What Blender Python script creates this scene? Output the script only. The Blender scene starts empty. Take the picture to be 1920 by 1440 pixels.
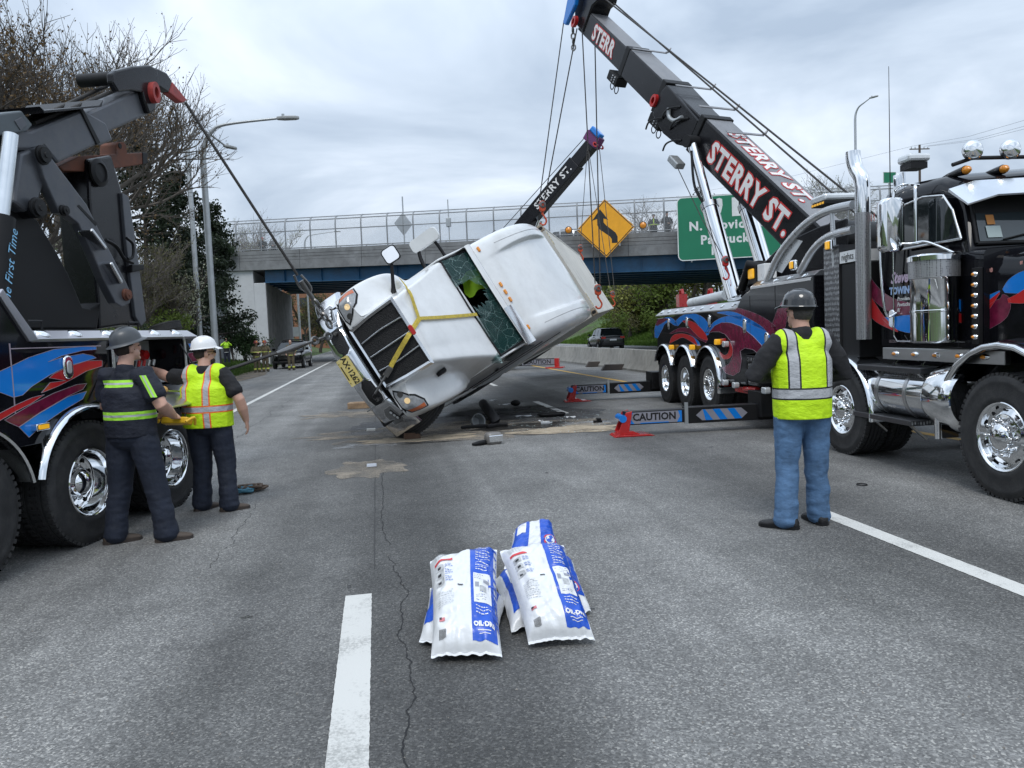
import bpy, bmesh, math, random
from mathutils import Vector, Matrix, noise
from mathutils.bvhtree import BVHTree
random.seed(7)
SC = bpy.context.scene
COL = SC.collection
PI = math.pi
R = math.radians

# ------------------------------------------------------------------ camera
F, CX, CY, CH = 1443.0, 960.0, 720.0, 1.67
ROLL = R(2.4)
_c1 = Vector((705 - CX, -(635 - CY), -F)).normalized()
_up = Vector((math.cos(ROLL), math.sin(ROLL), 0)).cross(_c1).normalized()
_ri = _c1.cross(_up)
CAMROT = Matrix((_ri, _c1, _up))                    # camera vector -> world vector
CAMLOC = Vector((0, 0, CH))
cam_data = bpy.data.cameras.new('camera')
cam_data.sensor_fit = 'HORIZONTAL'
cam_data.sensor_width = 36.0
cam_data.lens = 36.0 * F / 1920.0
cam_data.clip_start = 0.05
cam_data.clip_end = 3000
cam = bpy.data.objects.new('camera', cam_data)
COL.objects.link(cam)
cam.matrix_world = Matrix.Translation(CAMLOC) @ CAMROT.to_4x4()
SC.camera = cam

def ray(px, py):
    return CAMROT @ Vector((px - CX, -(py - CY), -F))
def gnd(px, py, z=0.0):
    d = ray(px, py); return CAMLOC + d * ((z - CH) / d.z)
def aty(px, py, Y):
    d = ray(px, py); return CAMLOC + d * (Y / d.y)
def onplane(px, py, p0, n):
    d = ray(px, py); n = Vector(n); return CAMLOC + d * ((Vector(p0) - CAMLOC).dot(n) / d.dot(n))

# ------------------------------------------------------------------ sky, sun, exposure
SUN_EL, SUN_AZ = R(58), R(200)                      # azimuth clockwise from +Y
wd = bpy.data.worlds.new('World'); SC.world = wd; wd.use_nodes = True
nt = wd.node_tree; nt.nodes.clear()
def N(t, typ, **kw):
    n = t.nodes.new(typ)
    for k, v in kw.items():
        if k.startswith('i_'):
            key = k[2:]
            n.inputs[int(key) if key.isdigit() else key.replace('_', ' ')].default_value = v
        else: setattr(n, k, v)
    return n
sky = N(nt, 'ShaderNodeTexSky', sky_type='NISHITA', sun_disc=False, sun_elevation=SUN_EL, sun_rotation=SUN_AZ)
tc = N(nt, 'ShaderNodeTexCoord')
sep = N(nt, 'ShaderNodeSeparateXYZ')
nt.links.new(tc.outputs['Generated'], sep.inputs[0])
def wm(op, a, b=None, clamp=False):
    n = N(nt, 'ShaderNodeMath', operation=op, use_clamp=clamp)
    for i, v in enumerate((a, b)):
        if v is None: continue
        if isinstance(v, (int, float)): n.inputs[i].default_value = v
        else: nt.links.new(v, n.inputs[i])
    return n.outputs[0]
zz = wm('MAXIMUM', sep.outputs[2], 0.0)
den = wm('ADD', zz, 0.22)
cx = wm('DIVIDE', sep.outputs[0], den); cy = wm('DIVIDE', sep.outputs[1], den)
cmb = N(nt, 'ShaderNodeCombineXYZ'); nt.links.new(cx, cmb.inputs[0]); nt.links.new(cy, cmb.inputs[1])
n1 = N(nt, 'ShaderNodeTexNoise', i_Scale=1.15, i_Detail=6.0, i_Roughness=0.52, i_Distortion=0.5)
nt.links.new(cmb.outputs[0], n1.inputs['Vector'])
rmp = N(nt, 'ShaderNodeValToRGB')
rmp.color_ramp.elements[0].position = 0.34; rmp.color_ramp.elements[0].color = (0.325, 0.40, 0.505, 1)
rmp.color_ramp.elements[1].position = 0.67; rmp.color_ramp.elements[1].color = (0.74, 0.81, 0.91, 1)
e = rmp.color_ramp.elements.new(0.5); e.color = (0.49, 0.57, 0.675, 1)
nt.links.new(n1.outputs[0], rmp.inputs[0])
grad = wm('ADD', wm('MULTIPLY', wm('POWER', zz, 1.3), 1.05), 0.98)   # an overcast sky is brightest overhead
vm = N(nt, 'ShaderNodeVectorMath', operation='SCALE')
nt.links.new(rmp.outputs[0], vm.inputs[0]); nt.links.new(grad, vm.inputs['Scale'])
bgS = N(nt, 'ShaderNodeBackground', i_Strength=0.05); nt.links.new(sky.outputs[0], bgS.inputs[0])
bgC = N(nt, 'ShaderNodeBackground', i_Strength=1.0); nt.links.new(vm.outputs[0], bgC.inputs[0])
mx = N(nt, 'ShaderNodeMixShader', i_0=0.93)
nt.links.new(bgS.outputs[0], mx.inputs[1]); nt.links.new(bgC.outputs[0], mx.inputs[2])
wo = N(nt, 'ShaderNodeOutputWorld'); nt.links.new(mx.outputs[0], wo.inputs[0])
sd = bpy.data.lights.new('sun', 'SUN'); sd.energy = 1.1; sd.angle = R(22); sd.color = (1, 0.97, 0.92)
sun = bpy.data.objects.new('sun', sd); COL.objects.link(sun)
sun.rotation_euler = Vector((-math.sin(SUN_AZ) * math.cos(SUN_EL), -math.cos(SUN_AZ) * math.cos(SUN_EL), -math.sin(SUN_EL))).to_track_quat('-Z', 'Y').to_euler()
SC.render.engine = 'CYCLES'
SC.view_settings.view_transform = 'Standard'
SC.view_settings.look = 'None'
SC.view_settings.exposure = 0.36
SC.view_settings.gamma = 1.0
SC.render.resolution_x, SC.render.resolution_y = 1024, 768

# ------------------------------------------------------------------ materials
def lin(h):
    def c(v):
        v /= 255.0
        return v / 12.92 if v <= 0.04045 else ((v + 0.055) / 1.055) ** 2.4
    return (c(int(h[0:2], 16)), c(int(h[2:4], 16)), c(int(h[4:6], 16)), 1)
MATS = {}
def mat(name, col, rough=0.5, metal=0.0, var=0.12, vscale=3.0, bump=0.0, bscale=40.0, coat=0.0, emit=None, estr=0.0, alpha=1.0, trans=0.0, dirt=None, dirt_amt=0.0, spec=0.5, rvar=0.12):
    if name in MATS: return MATS[name]
    m = bpy.data.materials.new(name); m.use_nodes = True; MATS[name] = m
    t = m.node_tree; b = t.nodes['Principled BSDF']
    if isinstance(col, str): col = lin(col)
    col = tuple(col) + ((1,) if len(col) == 3 else ())
    b.inputs['Metallic'].default_value = metal
    b.inputs['Specular IOR Level'].default_value = spec
    b.inputs['Coat Weight'].default_value = coat
    b.inputs['Coat Roughness'].default_value = 0.04
    b.inputs['Alpha'].default_value = alpha
    b.inputs['Transmission Weight'].default_value = trans
    co = N(t, 'ShaderNodeTexCoord')
    nz = N(t, 'ShaderNodeTexNoise', i_Scale=vscale, i_Detail=6.0, i_Roughness=0.6)
    t.links.new(co.outputs['Object'], nz.inputs['Vector'])
    mr = N(t, 'ShaderNodeMapRange', i_1=0.3, i_2=0.7, i_3=1.0 - var, i_4=1.0 + var)
    t.links.new(nz.outputs[0], mr.inputs[0])
    sc = N(t, 'ShaderNodeVectorMath', operation='SCALE'); sc.inputs[0].default_value = col[:3]
    t.links.new(mr.outputs[0], sc.inputs['Scale'])
    out = sc.outputs[0]
    if dirt is not None:
        nd = N(t, 'ShaderNodeTexNoise', i_Scale=vscale * 2.3, i_Detail=8.0, i_Roughness=0.7)
        t.links.new(co.outputs['Object'], nd.inputs['Vector'])
        md = N(t, 'ShaderNodeMapRange', i_1=0.45, i_2=0.72, i_3=0.0, i_4=dirt_amt)
        t.links.new(nd.outputs[0], md.inputs[0])
        mc = N(t, 'ShaderNodeMix', data_type='RGBA'); mc.inputs[7].default_value = lin(dirt) if isinstance(dirt, str) else tuple(dirt) + (1,)
        t.links.new(md.outputs[0], mc.inputs[0]); t.links.new(out, mc.inputs[6]); out = mc.outputs[2]
    t.links.new(out, b.inputs['Base Color'])
    r2 = N(t, 'ShaderNodeMapRange', i_1=0.3, i_2=0.7, i_3=max(0.02, rough * (1 - rvar)), i_4=min(1, rough * (1 + rvar)))
    t.links.new(nz.outputs[0], r2.inputs[0]); t.links.new(r2.outputs[0], b.inputs['Roughness'])
    if bump:
        nb = N(t, 'ShaderNodeTexNoise', i_Scale=bscale, i_Detail=4.0)
        t.links.new(co.outputs['Object'], nb.inputs['Vector'])
        bp = N(t, 'ShaderNodeBump', i_Strength=bump, i_Distance=0.02)
        t.links.new(nb.outputs[0], bp.inputs['Height']); t.links.new(bp.outputs[0], b.inputs['Normal'])
    if emit is not None:
        b.inputs['Emission Color'].default_value = lin(emit) if isinstance(emit, str) else tuple(emit) + (1,)
        b.inputs['Emission Strength'].default_value = estr
    return m

def pattern_mat(name, c0, c1, scale, thr, metal=.8, rough=.35, feat='F1', stretch=(1, 1, 1)):
    m = bpy.data.materials.new(name); m.use_nodes = True; MATS[name] = m; t = m.node_tree; b = t.nodes['Principled BSDF']; L = t.links.new
    co = N(t, 'ShaderNodeTexCoord'); mp = N(t, 'ShaderNodeMapping'); mp.inputs['Scale'].default_value = stretch; L(co.outputs['Object'], mp.inputs[0])
    v = N(t, 'ShaderNodeTexVoronoi', feature=feat, i_Scale=scale, i_Randomness=0.25); L(mp.outputs[0], v.inputs['Vector'])
    mr = N(t, 'ShaderNodeMapRange', i_1=thr * .8, i_2=thr * 1.15); L(v.outputs['Distance'], mr.inputs[0])
    mc = N(t, 'ShaderNodeMix', data_type='RGBA'); mc.inputs[6].default_value = tuple(c0) + (1,); mc.inputs[7].default_value = tuple(c1) + (1,); L(mr.outputs[0], mc.inputs[0]); L(mc.outputs[2], b.inputs['Base Color'])
    b.inputs['Metallic'].default_value = metal; b.inputs['Roughness'].default_value = rough
    bp = N(t, 'ShaderNodeBump', i_Strength=.6, i_Distance=.01); L(mr.outputs[0], bp.inputs['Height']); L(bp.outputs[0], b.inputs['Normal'])
    return m
_pat = dict(perf=pattern_mat('perforated', (.015, .015, .016), (.42, .42, .43), 62, .30), tread=pattern_mat('tread_plate', (.42, .43, .44), (.12, .12, .125), 30, .34, stretch=(1, 1, .5)))
M_ = dict(
    **_pat,
    chrome=mat('chrome', (0.80, 0.81, 0.82), 0.07, 1.0, var=0.04, bump=0.02, bscale=3),
    chrome_dull=mat('chrome_dull', (0.62, 0.63, 0.64), 0.22, 1.0, var=0.12, bump=0.03, bscale=6),
    alu=mat('aluminium', (0.58, 0.58, 0.58), 0.32, 1.0, var=0.1),
    black_paint=mat('black_paint', (0.006, 0.006, 0.008), 0.06, 0, var=0.2, spec=0.28, dirt=(0.03, 0.03, 0.03), dirt_amt=0.06),
    black_matte=mat('black_matte', (0.012, 0.012, 0.013), 0.5, 0, var=0.25, spec=0.25),
    boom_black=mat('boom_black', (0.008, 0.008, 0.010), 0.25, 0, var=0.3, spec=0.35, dirt=(0.05, 0.05, 0.055), dirt_amt=0.15),
    boom_grey=mat('boom_grey', (0.085, 0.090, 0.103), 0.38, 0.25, var=0.22, vscale=2.0, dirt=(0.15, 0.14, 0.13), dirt_amt=0.35),
    boom_lit_grey=mat('boom_lit_grey', (0.20, 0.20, 0.21), 0.42, 0.1, var=0.2, dirt=(0.3, 0.3, 0.3), dirt_amt=0.3),  # light on the black boom's top face, put into a grey
    rubber=mat('rubber', (0.022, 0.022, 0.023), 0.72, 0, var=0.25, dirt=(0.09, 0.085, 0.08), dirt_amt=0.35, bump=0.15, bscale=70),
    red=mat('red_paint', (0.46, 0.018, 0.018), 0.28, 0, var=0.15, coat=0.4),
    orange=mat('orange_paint', (0.55, 0.07, 0.02), 0.4, 0, var=0.25, dirt=(0.15, 0.05, 0.03), dirt_amt=0.5),
    rust=mat('rust', (0.16, 0.055, 0.03), 0.75, 0, var=0.35, dirt=(0.05, 0.03, 0.025), dirt_amt=0.6),
    blue=mat('blue_paint', (0.008, 0.20, 0.66), 0.16, 0, var=0.06, coat=0.4),
    maroon=mat('maroon_paint', (0.155, 0.010, 0.040), 0.16, 0, var=0.45, vscale=9, coat=0.3),
    redflame=mat('red_flame', (0.52, 0.022, 0.025), 0.16, 0, var=0.1, coat=0.3),
    pin=mat('pinstripe', (0.34, 0.28, 0.32), 0.3, 0),
    white=mat('white_paint', (0.74, 0.75, 0.75), 0.28, 0, var=0.05),
    letter=mat('letter_white', (0.78, 0.77, 0.76), 0.4, 0, var=0.05),
    letter_red=mat('letter_red', (0.55, 0.03, 0.03), 0.4, 0, var=0.1),
    amber=mat('amber_lens', (0.75, 0.27, 0.02), 0.15, 0, var=0.1, coat=0.6),
    amber_lit=mat('amber_lit', (0.9, 0.45, 0.03), 0.2, 0, var=0.1, emit=(1.0, 0.5, 0.02), estr=0.25),
    clear=mat('clear_lens', (0.65, 0.67, 0.68), 0.12, 0.4, var=0.15, coat=0.6),
    lamp_lit=mat('lamp_lit', (0.9, 0.7, 0.4), 0.2, 0, emit=(1.0, 0.66, 0.30), estr=0.25),
    redlens=mat('red_lens', (0.45, 0.015, 0.015), 0.15, 0, coat=0.6),
    glass=mat('tinted_glass', (0.012, 0.016, 0.018), 0.04, 0, var=0.05, coat=0.3),
    steel=mat('steel', (0.19, 0.185, 0.18), 0.38, 0.9, var=0.2),
    hoop=mat('hoop_silver', (0.55, 0.56, 0.57), 0.28, 0.6, var=0.06),
    galv_dark=mat('galvanised_dark', (0.24, 0.25, 0.26), 0.5, 0.4, var=0.15),
    galv=mat('galvanised', (0.42, 0.44, 0.45), 0.45, 0.65, var=0.12),
    cable=mat('cable', (0.055, 0.052, 0.05), 0.5, 0.5, var=0.25, bump=0.6, bscale=300),
    concrete=mat('concrete', (0.30, 0.29, 0.265), 0.85, 0, var=0.22, vscale=1.2, bump=0.25, bscale=25, dirt=(0.12, 0.115, 0.10), dirt_amt=0.55),
    wood=mat('timber', (0.30, 0.20, 0.12), 0.75, 0, var=0.35, vscale=8),
    dark=mat('dark_void', (0.006, 0.006, 0.007), 0.7, 0),
    skin=mat('skin', (0.52, 0.30, 0.22), 0.5, 0, var=0.12, vscale=14),
)

# ------------------------------------------------------------------ mesh building
class MB:
    """collects shapes for ONE mesh object"""
    def __init__(s, M=None):
        s.v, s.f, s.M = [], [], M or Matrix.Identity(4)
    def add(s, vs, fs, M=None):
        T = s.M @ M if M is not None else s.M
        o = len(s.v)
        s.v += [tuple(T @ Vector(p)) for p in vs]
        s.f += [tuple(i + o for i in f) for f in fs]
        return s
    def box(s, a, b, M=None):
        x0, y0, z0 = a; x1, y1, z1 = b
        vs = [(x0, y0, z0), (x1, y0, z0), (x1, y1, z0), (x0, y1, z0), (x0, y0, z1), (x1, y0, z1), (x1, y1, z1), (x0, y1, z1)]
        return s.add(vs, [(0, 3, 2, 1), (4, 5, 6, 7), (0, 1, 5, 4), (1, 2, 6, 5), (2, 3, 7, 6), (3, 0, 4, 7)], M)
    def beam(s, p, q, w, h, up=(0, 0, 1)):
        p, q = Vector(p), Vector(q); d = q - p; L = d.length; d.normalize()
        u = Vector(up); sd = d.cross(u)
        if sd.length < 1e-5: sd = d.cross(Vector((1, 0, 0)))
        sd.normalize(); u = sd.cross(d)
        M = Matrix((d, sd, u)).transposed().to_4x4(); M.translation = p
        return s.box((0, -w / 2, -h / 2), (L, w / 2, h / 2), M)
    def tube(s, pts, r, n=8, cap=True):
        pts = [Vector(p) for p in pts]; rs = r if isinstance(r, (list, tuple)) else [r] * len(pts)
        vs, fs = [], []; prev = None
        for i, p in enumerate(pts):
            t = (pts[min(i + 1, len(pts) - 1)] - pts[max(i - 1, 0)]).normalized()
            if prev is None:
                a = t.cross(Vector((0, 0, 1)))
                if a.length < 1e-3: a = t.cross(Vector((1, 0, 0)))
            else: a = prev - t * prev.dot(t)
            a.normalize(); prev = a; b = t.cross(a)
            for k in range(n):
                c = 2 * PI * k / n
                vs.append(p + (a * math.cos(c) + b * math.sin(c)) * rs[i])
        for i in range(len(pts) - 1):
            for k in range(n):
                k2 = (k + 1) % n
                fs.append((i * n + k, i * n + k2, (i + 1) * n + k2, (i + 1) * n + k))
        if cap: fs += [tuple(range(n - 1, -1, -1)), tuple((len(pts) - 1) * n + k for k in range(n))]
        return s.add(vs, fs)
    def lathe(s, prof, M=None, n=24, close=False, a0=0, a1=2 * PI):
        """profile of (r, h) turned about local z"""
        full = abs(a1 - a0 - 2 * PI) < 1e-6
        m = n if full else n + 1
        vs = [(r * math.cos(a0 + (a1 - a0) * k / n), r * math.sin(a0 + (a1 - a0) * k / n), h) for r, h in prof for k in range(m)]
        fs = []
        L = len(prof)
        for i in range(L if close else L - 1):
            j = (i + 1) % L
            for k in range(n):
                k2 = (k + 1) % m
                fs.append((i * m + k, i * m + k2, j * m + k2, j * m + k))
        return s.add(vs, fs, M)
    def prism(s, poly, a, b, M=None):
        """2-D polygon (x, y) pushed from z=a to z=b"""
        n = len(poly)
        vs = [(x, y, a) for x, y in poly] + [(x, y, b) for x, y in poly]
        fs = [tuple(range(n - 1, -1, -1)), tuple(range(n, 2 * n))] + [(i, (i + 1) % n, n + (i + 1) % n, n + i) for i in range(n)]
        return s.add(vs, fs, M)
    def grid(s, rows, closed=False, M=None, cap=False):
        m = len(rows[0]); vs = [p for r in rows for p in r]; fs = []
        for i in range(len(rows) - 1):
            for k in range(m if closed else m - 1):
                k2 = (k + 1) % m
                fs.append((i * m + k, i * m + k2, (i + 1) * m + k2, (i + 1) * m + k))
        if cap: fs += [tuple(range(m - 1, -1, -1)), tuple((len(rows) - 1) * m + k for k in range(m))]
        return s.add(vs, fs, M)
    def ball(s, c, r, n=16, M=None):
        rx, ry, rz = r if isinstance(r, (tuple, list)) else (r, r, r)
        h = n // 2
        T = Matrix.Translation(Vector(c)) @ (M or Matrix.Identity(4)) @ Matrix.Diagonal((rx, ry, rz, 1))
        return s.lathe([(max(1e-4, math.sin(PI * i / h)), -math.cos(PI * i / h)) for i in range(h + 1)], T, n)
    def build(s, name, m, parent=None, smooth=35, bevel=0.0, sub=0, seg=2):
        me = bpy.data.meshes.new(name)
        me.from_pydata(s.v, [], s.f)
        bm = bmesh.new(); bm.from_mesh(me)
        bmesh.ops.recalc_face_normals(bm, faces=bm.faces)
        bm.to_mesh(me); bm.free()
        return link(name, me, m, parent, smooth, bevel, sub, seg)

def link(name, me, m, parent=None, smooth=35, bevel=0.0, sub=0, seg=2):
    o = bpy.data.objects.new(name, me); COL.objects.link(o)
    if isinstance(m, str): m = M_[m]
    if m is not None: me.materials.append(m)
    if parent is not None: o.parent = parent
    if smooth:
        me.polygons.foreach_set('use_smooth', [True] * len(me.polygons))
        if smooth < 180: me.set_sharp_from_angle(angle=R(smooth))
    if bevel:
        b = o.modifiers.new('bevel', 'BEVEL'); b.width = bevel; b.segments = seg; b.limit_method = 'ANGLE'; b.angle_limit = R(35)
        b.harden_normals = False
    if sub:
        b = o.modifiers.new('sub', 'SUBSURF'); b.levels = sub; b.render_levels = sub
    return o
def tag(o, label, cat=None, group=None, kind=None):
    if label: o['label'] = label
    if cat: o['category'] = cat
    if group: o['group'] = group
    if kind: o['kind'] = kind
    return o
def thing(name, label, cat, loc=(0, 0, 0), rotz=0.0, group=None, M=None):
    o = bpy.data.objects.new(name, None); COL.objects.link(o); o.empty_display_size = 0.2
    if M is not None: o.matrix_world = M
    else: o.location = loc; o.rotation_euler = (0, 0, rotz)
    return tag(o, label, cat, group)
def struct(o): o['kind'] = 'structure'; return o
def copy_tree(o, parent=None):
    c = o.copy(); COL.objects.link(c)
    if parent is not None: c.parent = parent; c.matrix_parent_inverse = o.matrix_parent_inverse
    for ch in list(o.children): copy_tree(ch, c)
    return c
def frame(o, x, y, z):
    """4x4 with the given origin and axes"""
    M = Matrix((Vector(x), Vector(y), Vector(z))).transposed().to_4x4(); M.translation = Vector(o); return M
def align(p, q, up=(0, 0, 1)):
    """z axis along p->q, origin p"""
    d = (Vector(q) - Vector(p)).normalized(); a = Vector(up).cross(d)
    if a.length < 1e-4: a = Vector((1, 0, 0)).cross(d)
    a.normalize(); return frame(p, a, d.cross(a), d)
def spline(pts, n=8):
    """Catmull-Rom through tuples of any length"""
    out = []; P = [pts[0]] + list(pts) + [pts[-1]]
    for i in range(1, len(P) - 2):
        for k in range(n):
            t = k / n; a, b, c, d = P[i - 1], P[i], P[i + 1], P[i + 2]
            out.append(tuple(0.5 * (2 * b[j] + (c[j] - a[j]) * t + (2 * a[j] - 5 * b[j] + 4 * c[j] - d[j]) * t * t + (3 * b[j] - a[j] - 3 * c[j] + d[j]) * t ** 3) for j in range(len(b))))
    out.append(tuple(pts[-1])); return out
def rrect(w, h, r, n=4, cx=0, cy=0):
    out = []
    for sx, sy, a0 in ((1, 1, 0), (-1, 1, 90), (-1, -1, 180), (1, -1, 270)):
        for k in range(n + 1):
            a = R(a0 + 90 * k / n); out.append((cx + sx * (w / 2 - r) + r * math.cos(a), cy + sy * (h / 2 - r) + r * math.sin(a)))
    return out
def text_mesh(s, size, offset=0.0, shear=0.0, align_='CENTER', res=2, spacing=1.0, depth=0.0):
    cu = bpy.data.curves.new('txt', 'FONT'); cu.body = s; cu.size = size; cu.offset = offset; cu.shear = shear
    cu.align_x = align_; cu.align_y = 'CENTER'; cu.resolution_u = res; cu.space_character = spacing; cu.extrude = depth; cu.fill_mode = 'FRONT' if depth == 0 else 'BOTH'
    o = bpy.data.objects.new('txt', cu); COL.objects.link(o)
    dg = bpy.context.evaluated_depsgraph_get()
    me = bpy.data.meshes.new_from_object(o.evaluated_get(dg))
    bpy.data.objects.remove(o); bpy.data.curves.remove(cu)
    me.materials.clear()
    return me
def text(s, size, M, m, parent, name='lettering', offset=0.0, shear=0.0, align_='CENTER', spacing=1.0, wscale=1.0, warp=None):
    me = text_mesh(s, size, offset, shear, align_, spacing=spacing)
    if wscale != 1.0: me.transform(Matrix.Diagonal((wscale, 1, 1, 1)))
    if warp:
        for v in me.vertices: v.co = warp(v.co)
    me.transform(M)
    return link(name, me, m, parent, 0)
def bvh_of(objs):
    vs, fs = [], []
    bpy.context.view_layer.update()
    for o in objs:
        k = len(vs); vs += [o.matrix_world @ v.co for v in o.data.vertices]; fs += [tuple(i + k for i in p.vertices) for p in o.data.polygons]
    return BVHTree.FromPolygons(vs, fs)
def hit(bv, px, py):
    d = ray(px, py).normalized()
    return bv.ray_cast(CAMLOC, d)
def swoosh(mb_main, mb_pin, pts, lift, toM, n=6, pin=0.006):
    """variable-width painted stroke: pts (u, v, half width)"""
    sp = spline(pts, n); L, Rr = [], []
    for i, (u, v, w) in enumerate(sp):
        a = sp[max(i - 1, 0)]; b = sp[min(i + 1, len(sp) - 1)]
        t = Vector((b[0] - a[0], b[1] - a[1])); t.normalize() if t.length > 0 else None
        L.append((u - t.y * w, v + t.x * w)); Rr.append((u + t.y * w, v - t.x * w))
    rows = [[toM(a[0], a[1], lift), toM(b[0], b[1], lift)] for a, b in zip(L, Rr)]
    mb_main.grid(rows)
    if mb_pin is not None:
        for side, sg in ((L, 1), (Rr, -1)):
            rows = []
            for i in range(len(side)):
                a = side[max(i - 1, 0)]; b = side[min(i + 1, len(side) - 1)]
                t = Vector((b[0] - a[0], b[1] - a[1])); t.normalize() if t.length > 0 else None
                p = side[i]; rows.append([toM(p[0], p[1], lift + 0.001), toM(p[0] - t.y * pin * sg, p[1] + t.x * pin * sg, lift + 0.001)])
            mb_pin.grid(rows)
# ================================================================== the setting
def sstep(a, b, x):
    t = max(0.0, min(1.0, (x - a) / (b - a))); return t * t * (3 - 2 * t)
def ground_z(x, y):
    z = -0.03
    if x < -7.4:
        z += 0.35 * sstep(-7.4, -9.5, x) + 6.2 * sstep(-9.5, -24, x) * (1 - 0.75 * sstep(34, 46, y) * (1 - sstep(78, 95, y)))
        z += 0.25 * noise.noise((x * 0.22, y * 0.22, 0)) * sstep(-7.5, -12, x)
    if x > 24:
        z += 5.5 * sstep(24.5, 42, x) + 0.3 * noise.noise((x * 0.15, y * 0.15, 3)) * sstep(24, 28, x)
    z += 7 * sstep(180, 420, y) * (0.4 + 0.6 * noise.noise((x * 0.006, y * 0.006, 5))) * sstep(16, 60, abs(x - 6))
    return z
def make_ground():
    xs = [-700, -450, -300, -200, -140, -100, -75, -58] + [-46 + 1.6 * i for i in range(24)] + [-7.6, -7.2, 9.9, 10.4, 23.8, 24.6] + [26 + 1.8 * i for i in range(14)] + [58, 75, 100, 140, 200, 300, 450, 700]
    ys = [-120, -60, -30, -15] + [-8 + 3 * i for i in range(44)] + [130, 145, 165, 190, 220, 260, 310, 370, 450, 600, 900, 1400]
    rows = [[(x, y, ground_z(x, y)) for x in xs] for y in ys]
    m = bpy.data.materials.new('verge_ground'); m.use_nodes = True; t = m.node_tree; b = t.nodes['Principled BSDF']
    co = N(t, 'ShaderNodeTexCoord')
    a = N(t, 'ShaderNodeTexNoise', i_Scale=0.35, i_Detail=8.0, i_Roughness=0.65); t.links.new(co.outputs['Object'], a.inputs['Vector'])
    f = N(t, 'ShaderNodeTexNoise', i_Scale=14.0, i_Detail=5.0, i_Roughness=0.7); t.links.new(co.outputs['Object'], f.inputs['Vector'])
    r = N(t, 'ShaderNodeValToRGB'); e = r.color_ramp.elements
    e[0].position = 0.34; e[0].color = (0.075, 0.062, 0.038, 1); e[1].position = 0.62; e[1].color = (0.072, 0.135, 0.026, 1)
    k = e.new(0.46); k.color = (0.055, 0.080, 0.025, 1)
    t.links.new(a.outputs[0], r.inputs[0])
    mm = N(t, 'ShaderNodeMapRange', i_1=0.3, i_2=0.7, i_3=0.5, i_4=1.5); t.links.new(f.outputs[0], mm.inputs[0])
    v = N(t, 'ShaderNodeVectorMath', operation='SCALE'); t.links.new(r.outputs[0], v.inputs[0]); t.links.new(mm.outputs[0], v.inputs['Scale'])
    t.links.new(v.outputs[0], b.inputs['Base Color']); b.inputs['Roughness'].default_value = 0.95
    bp = N(t, 'ShaderNodeBump', i_Strength=0.8, i_Distance=0.15); t.links.new(f.outputs[0], bp.inputs['Height']); t.links.new(bp.outputs[0], b.inputs['Normal'])
    o = MB().grid(rows).build('ground', m, None, 60); struct(o)
make_ground()

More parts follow.
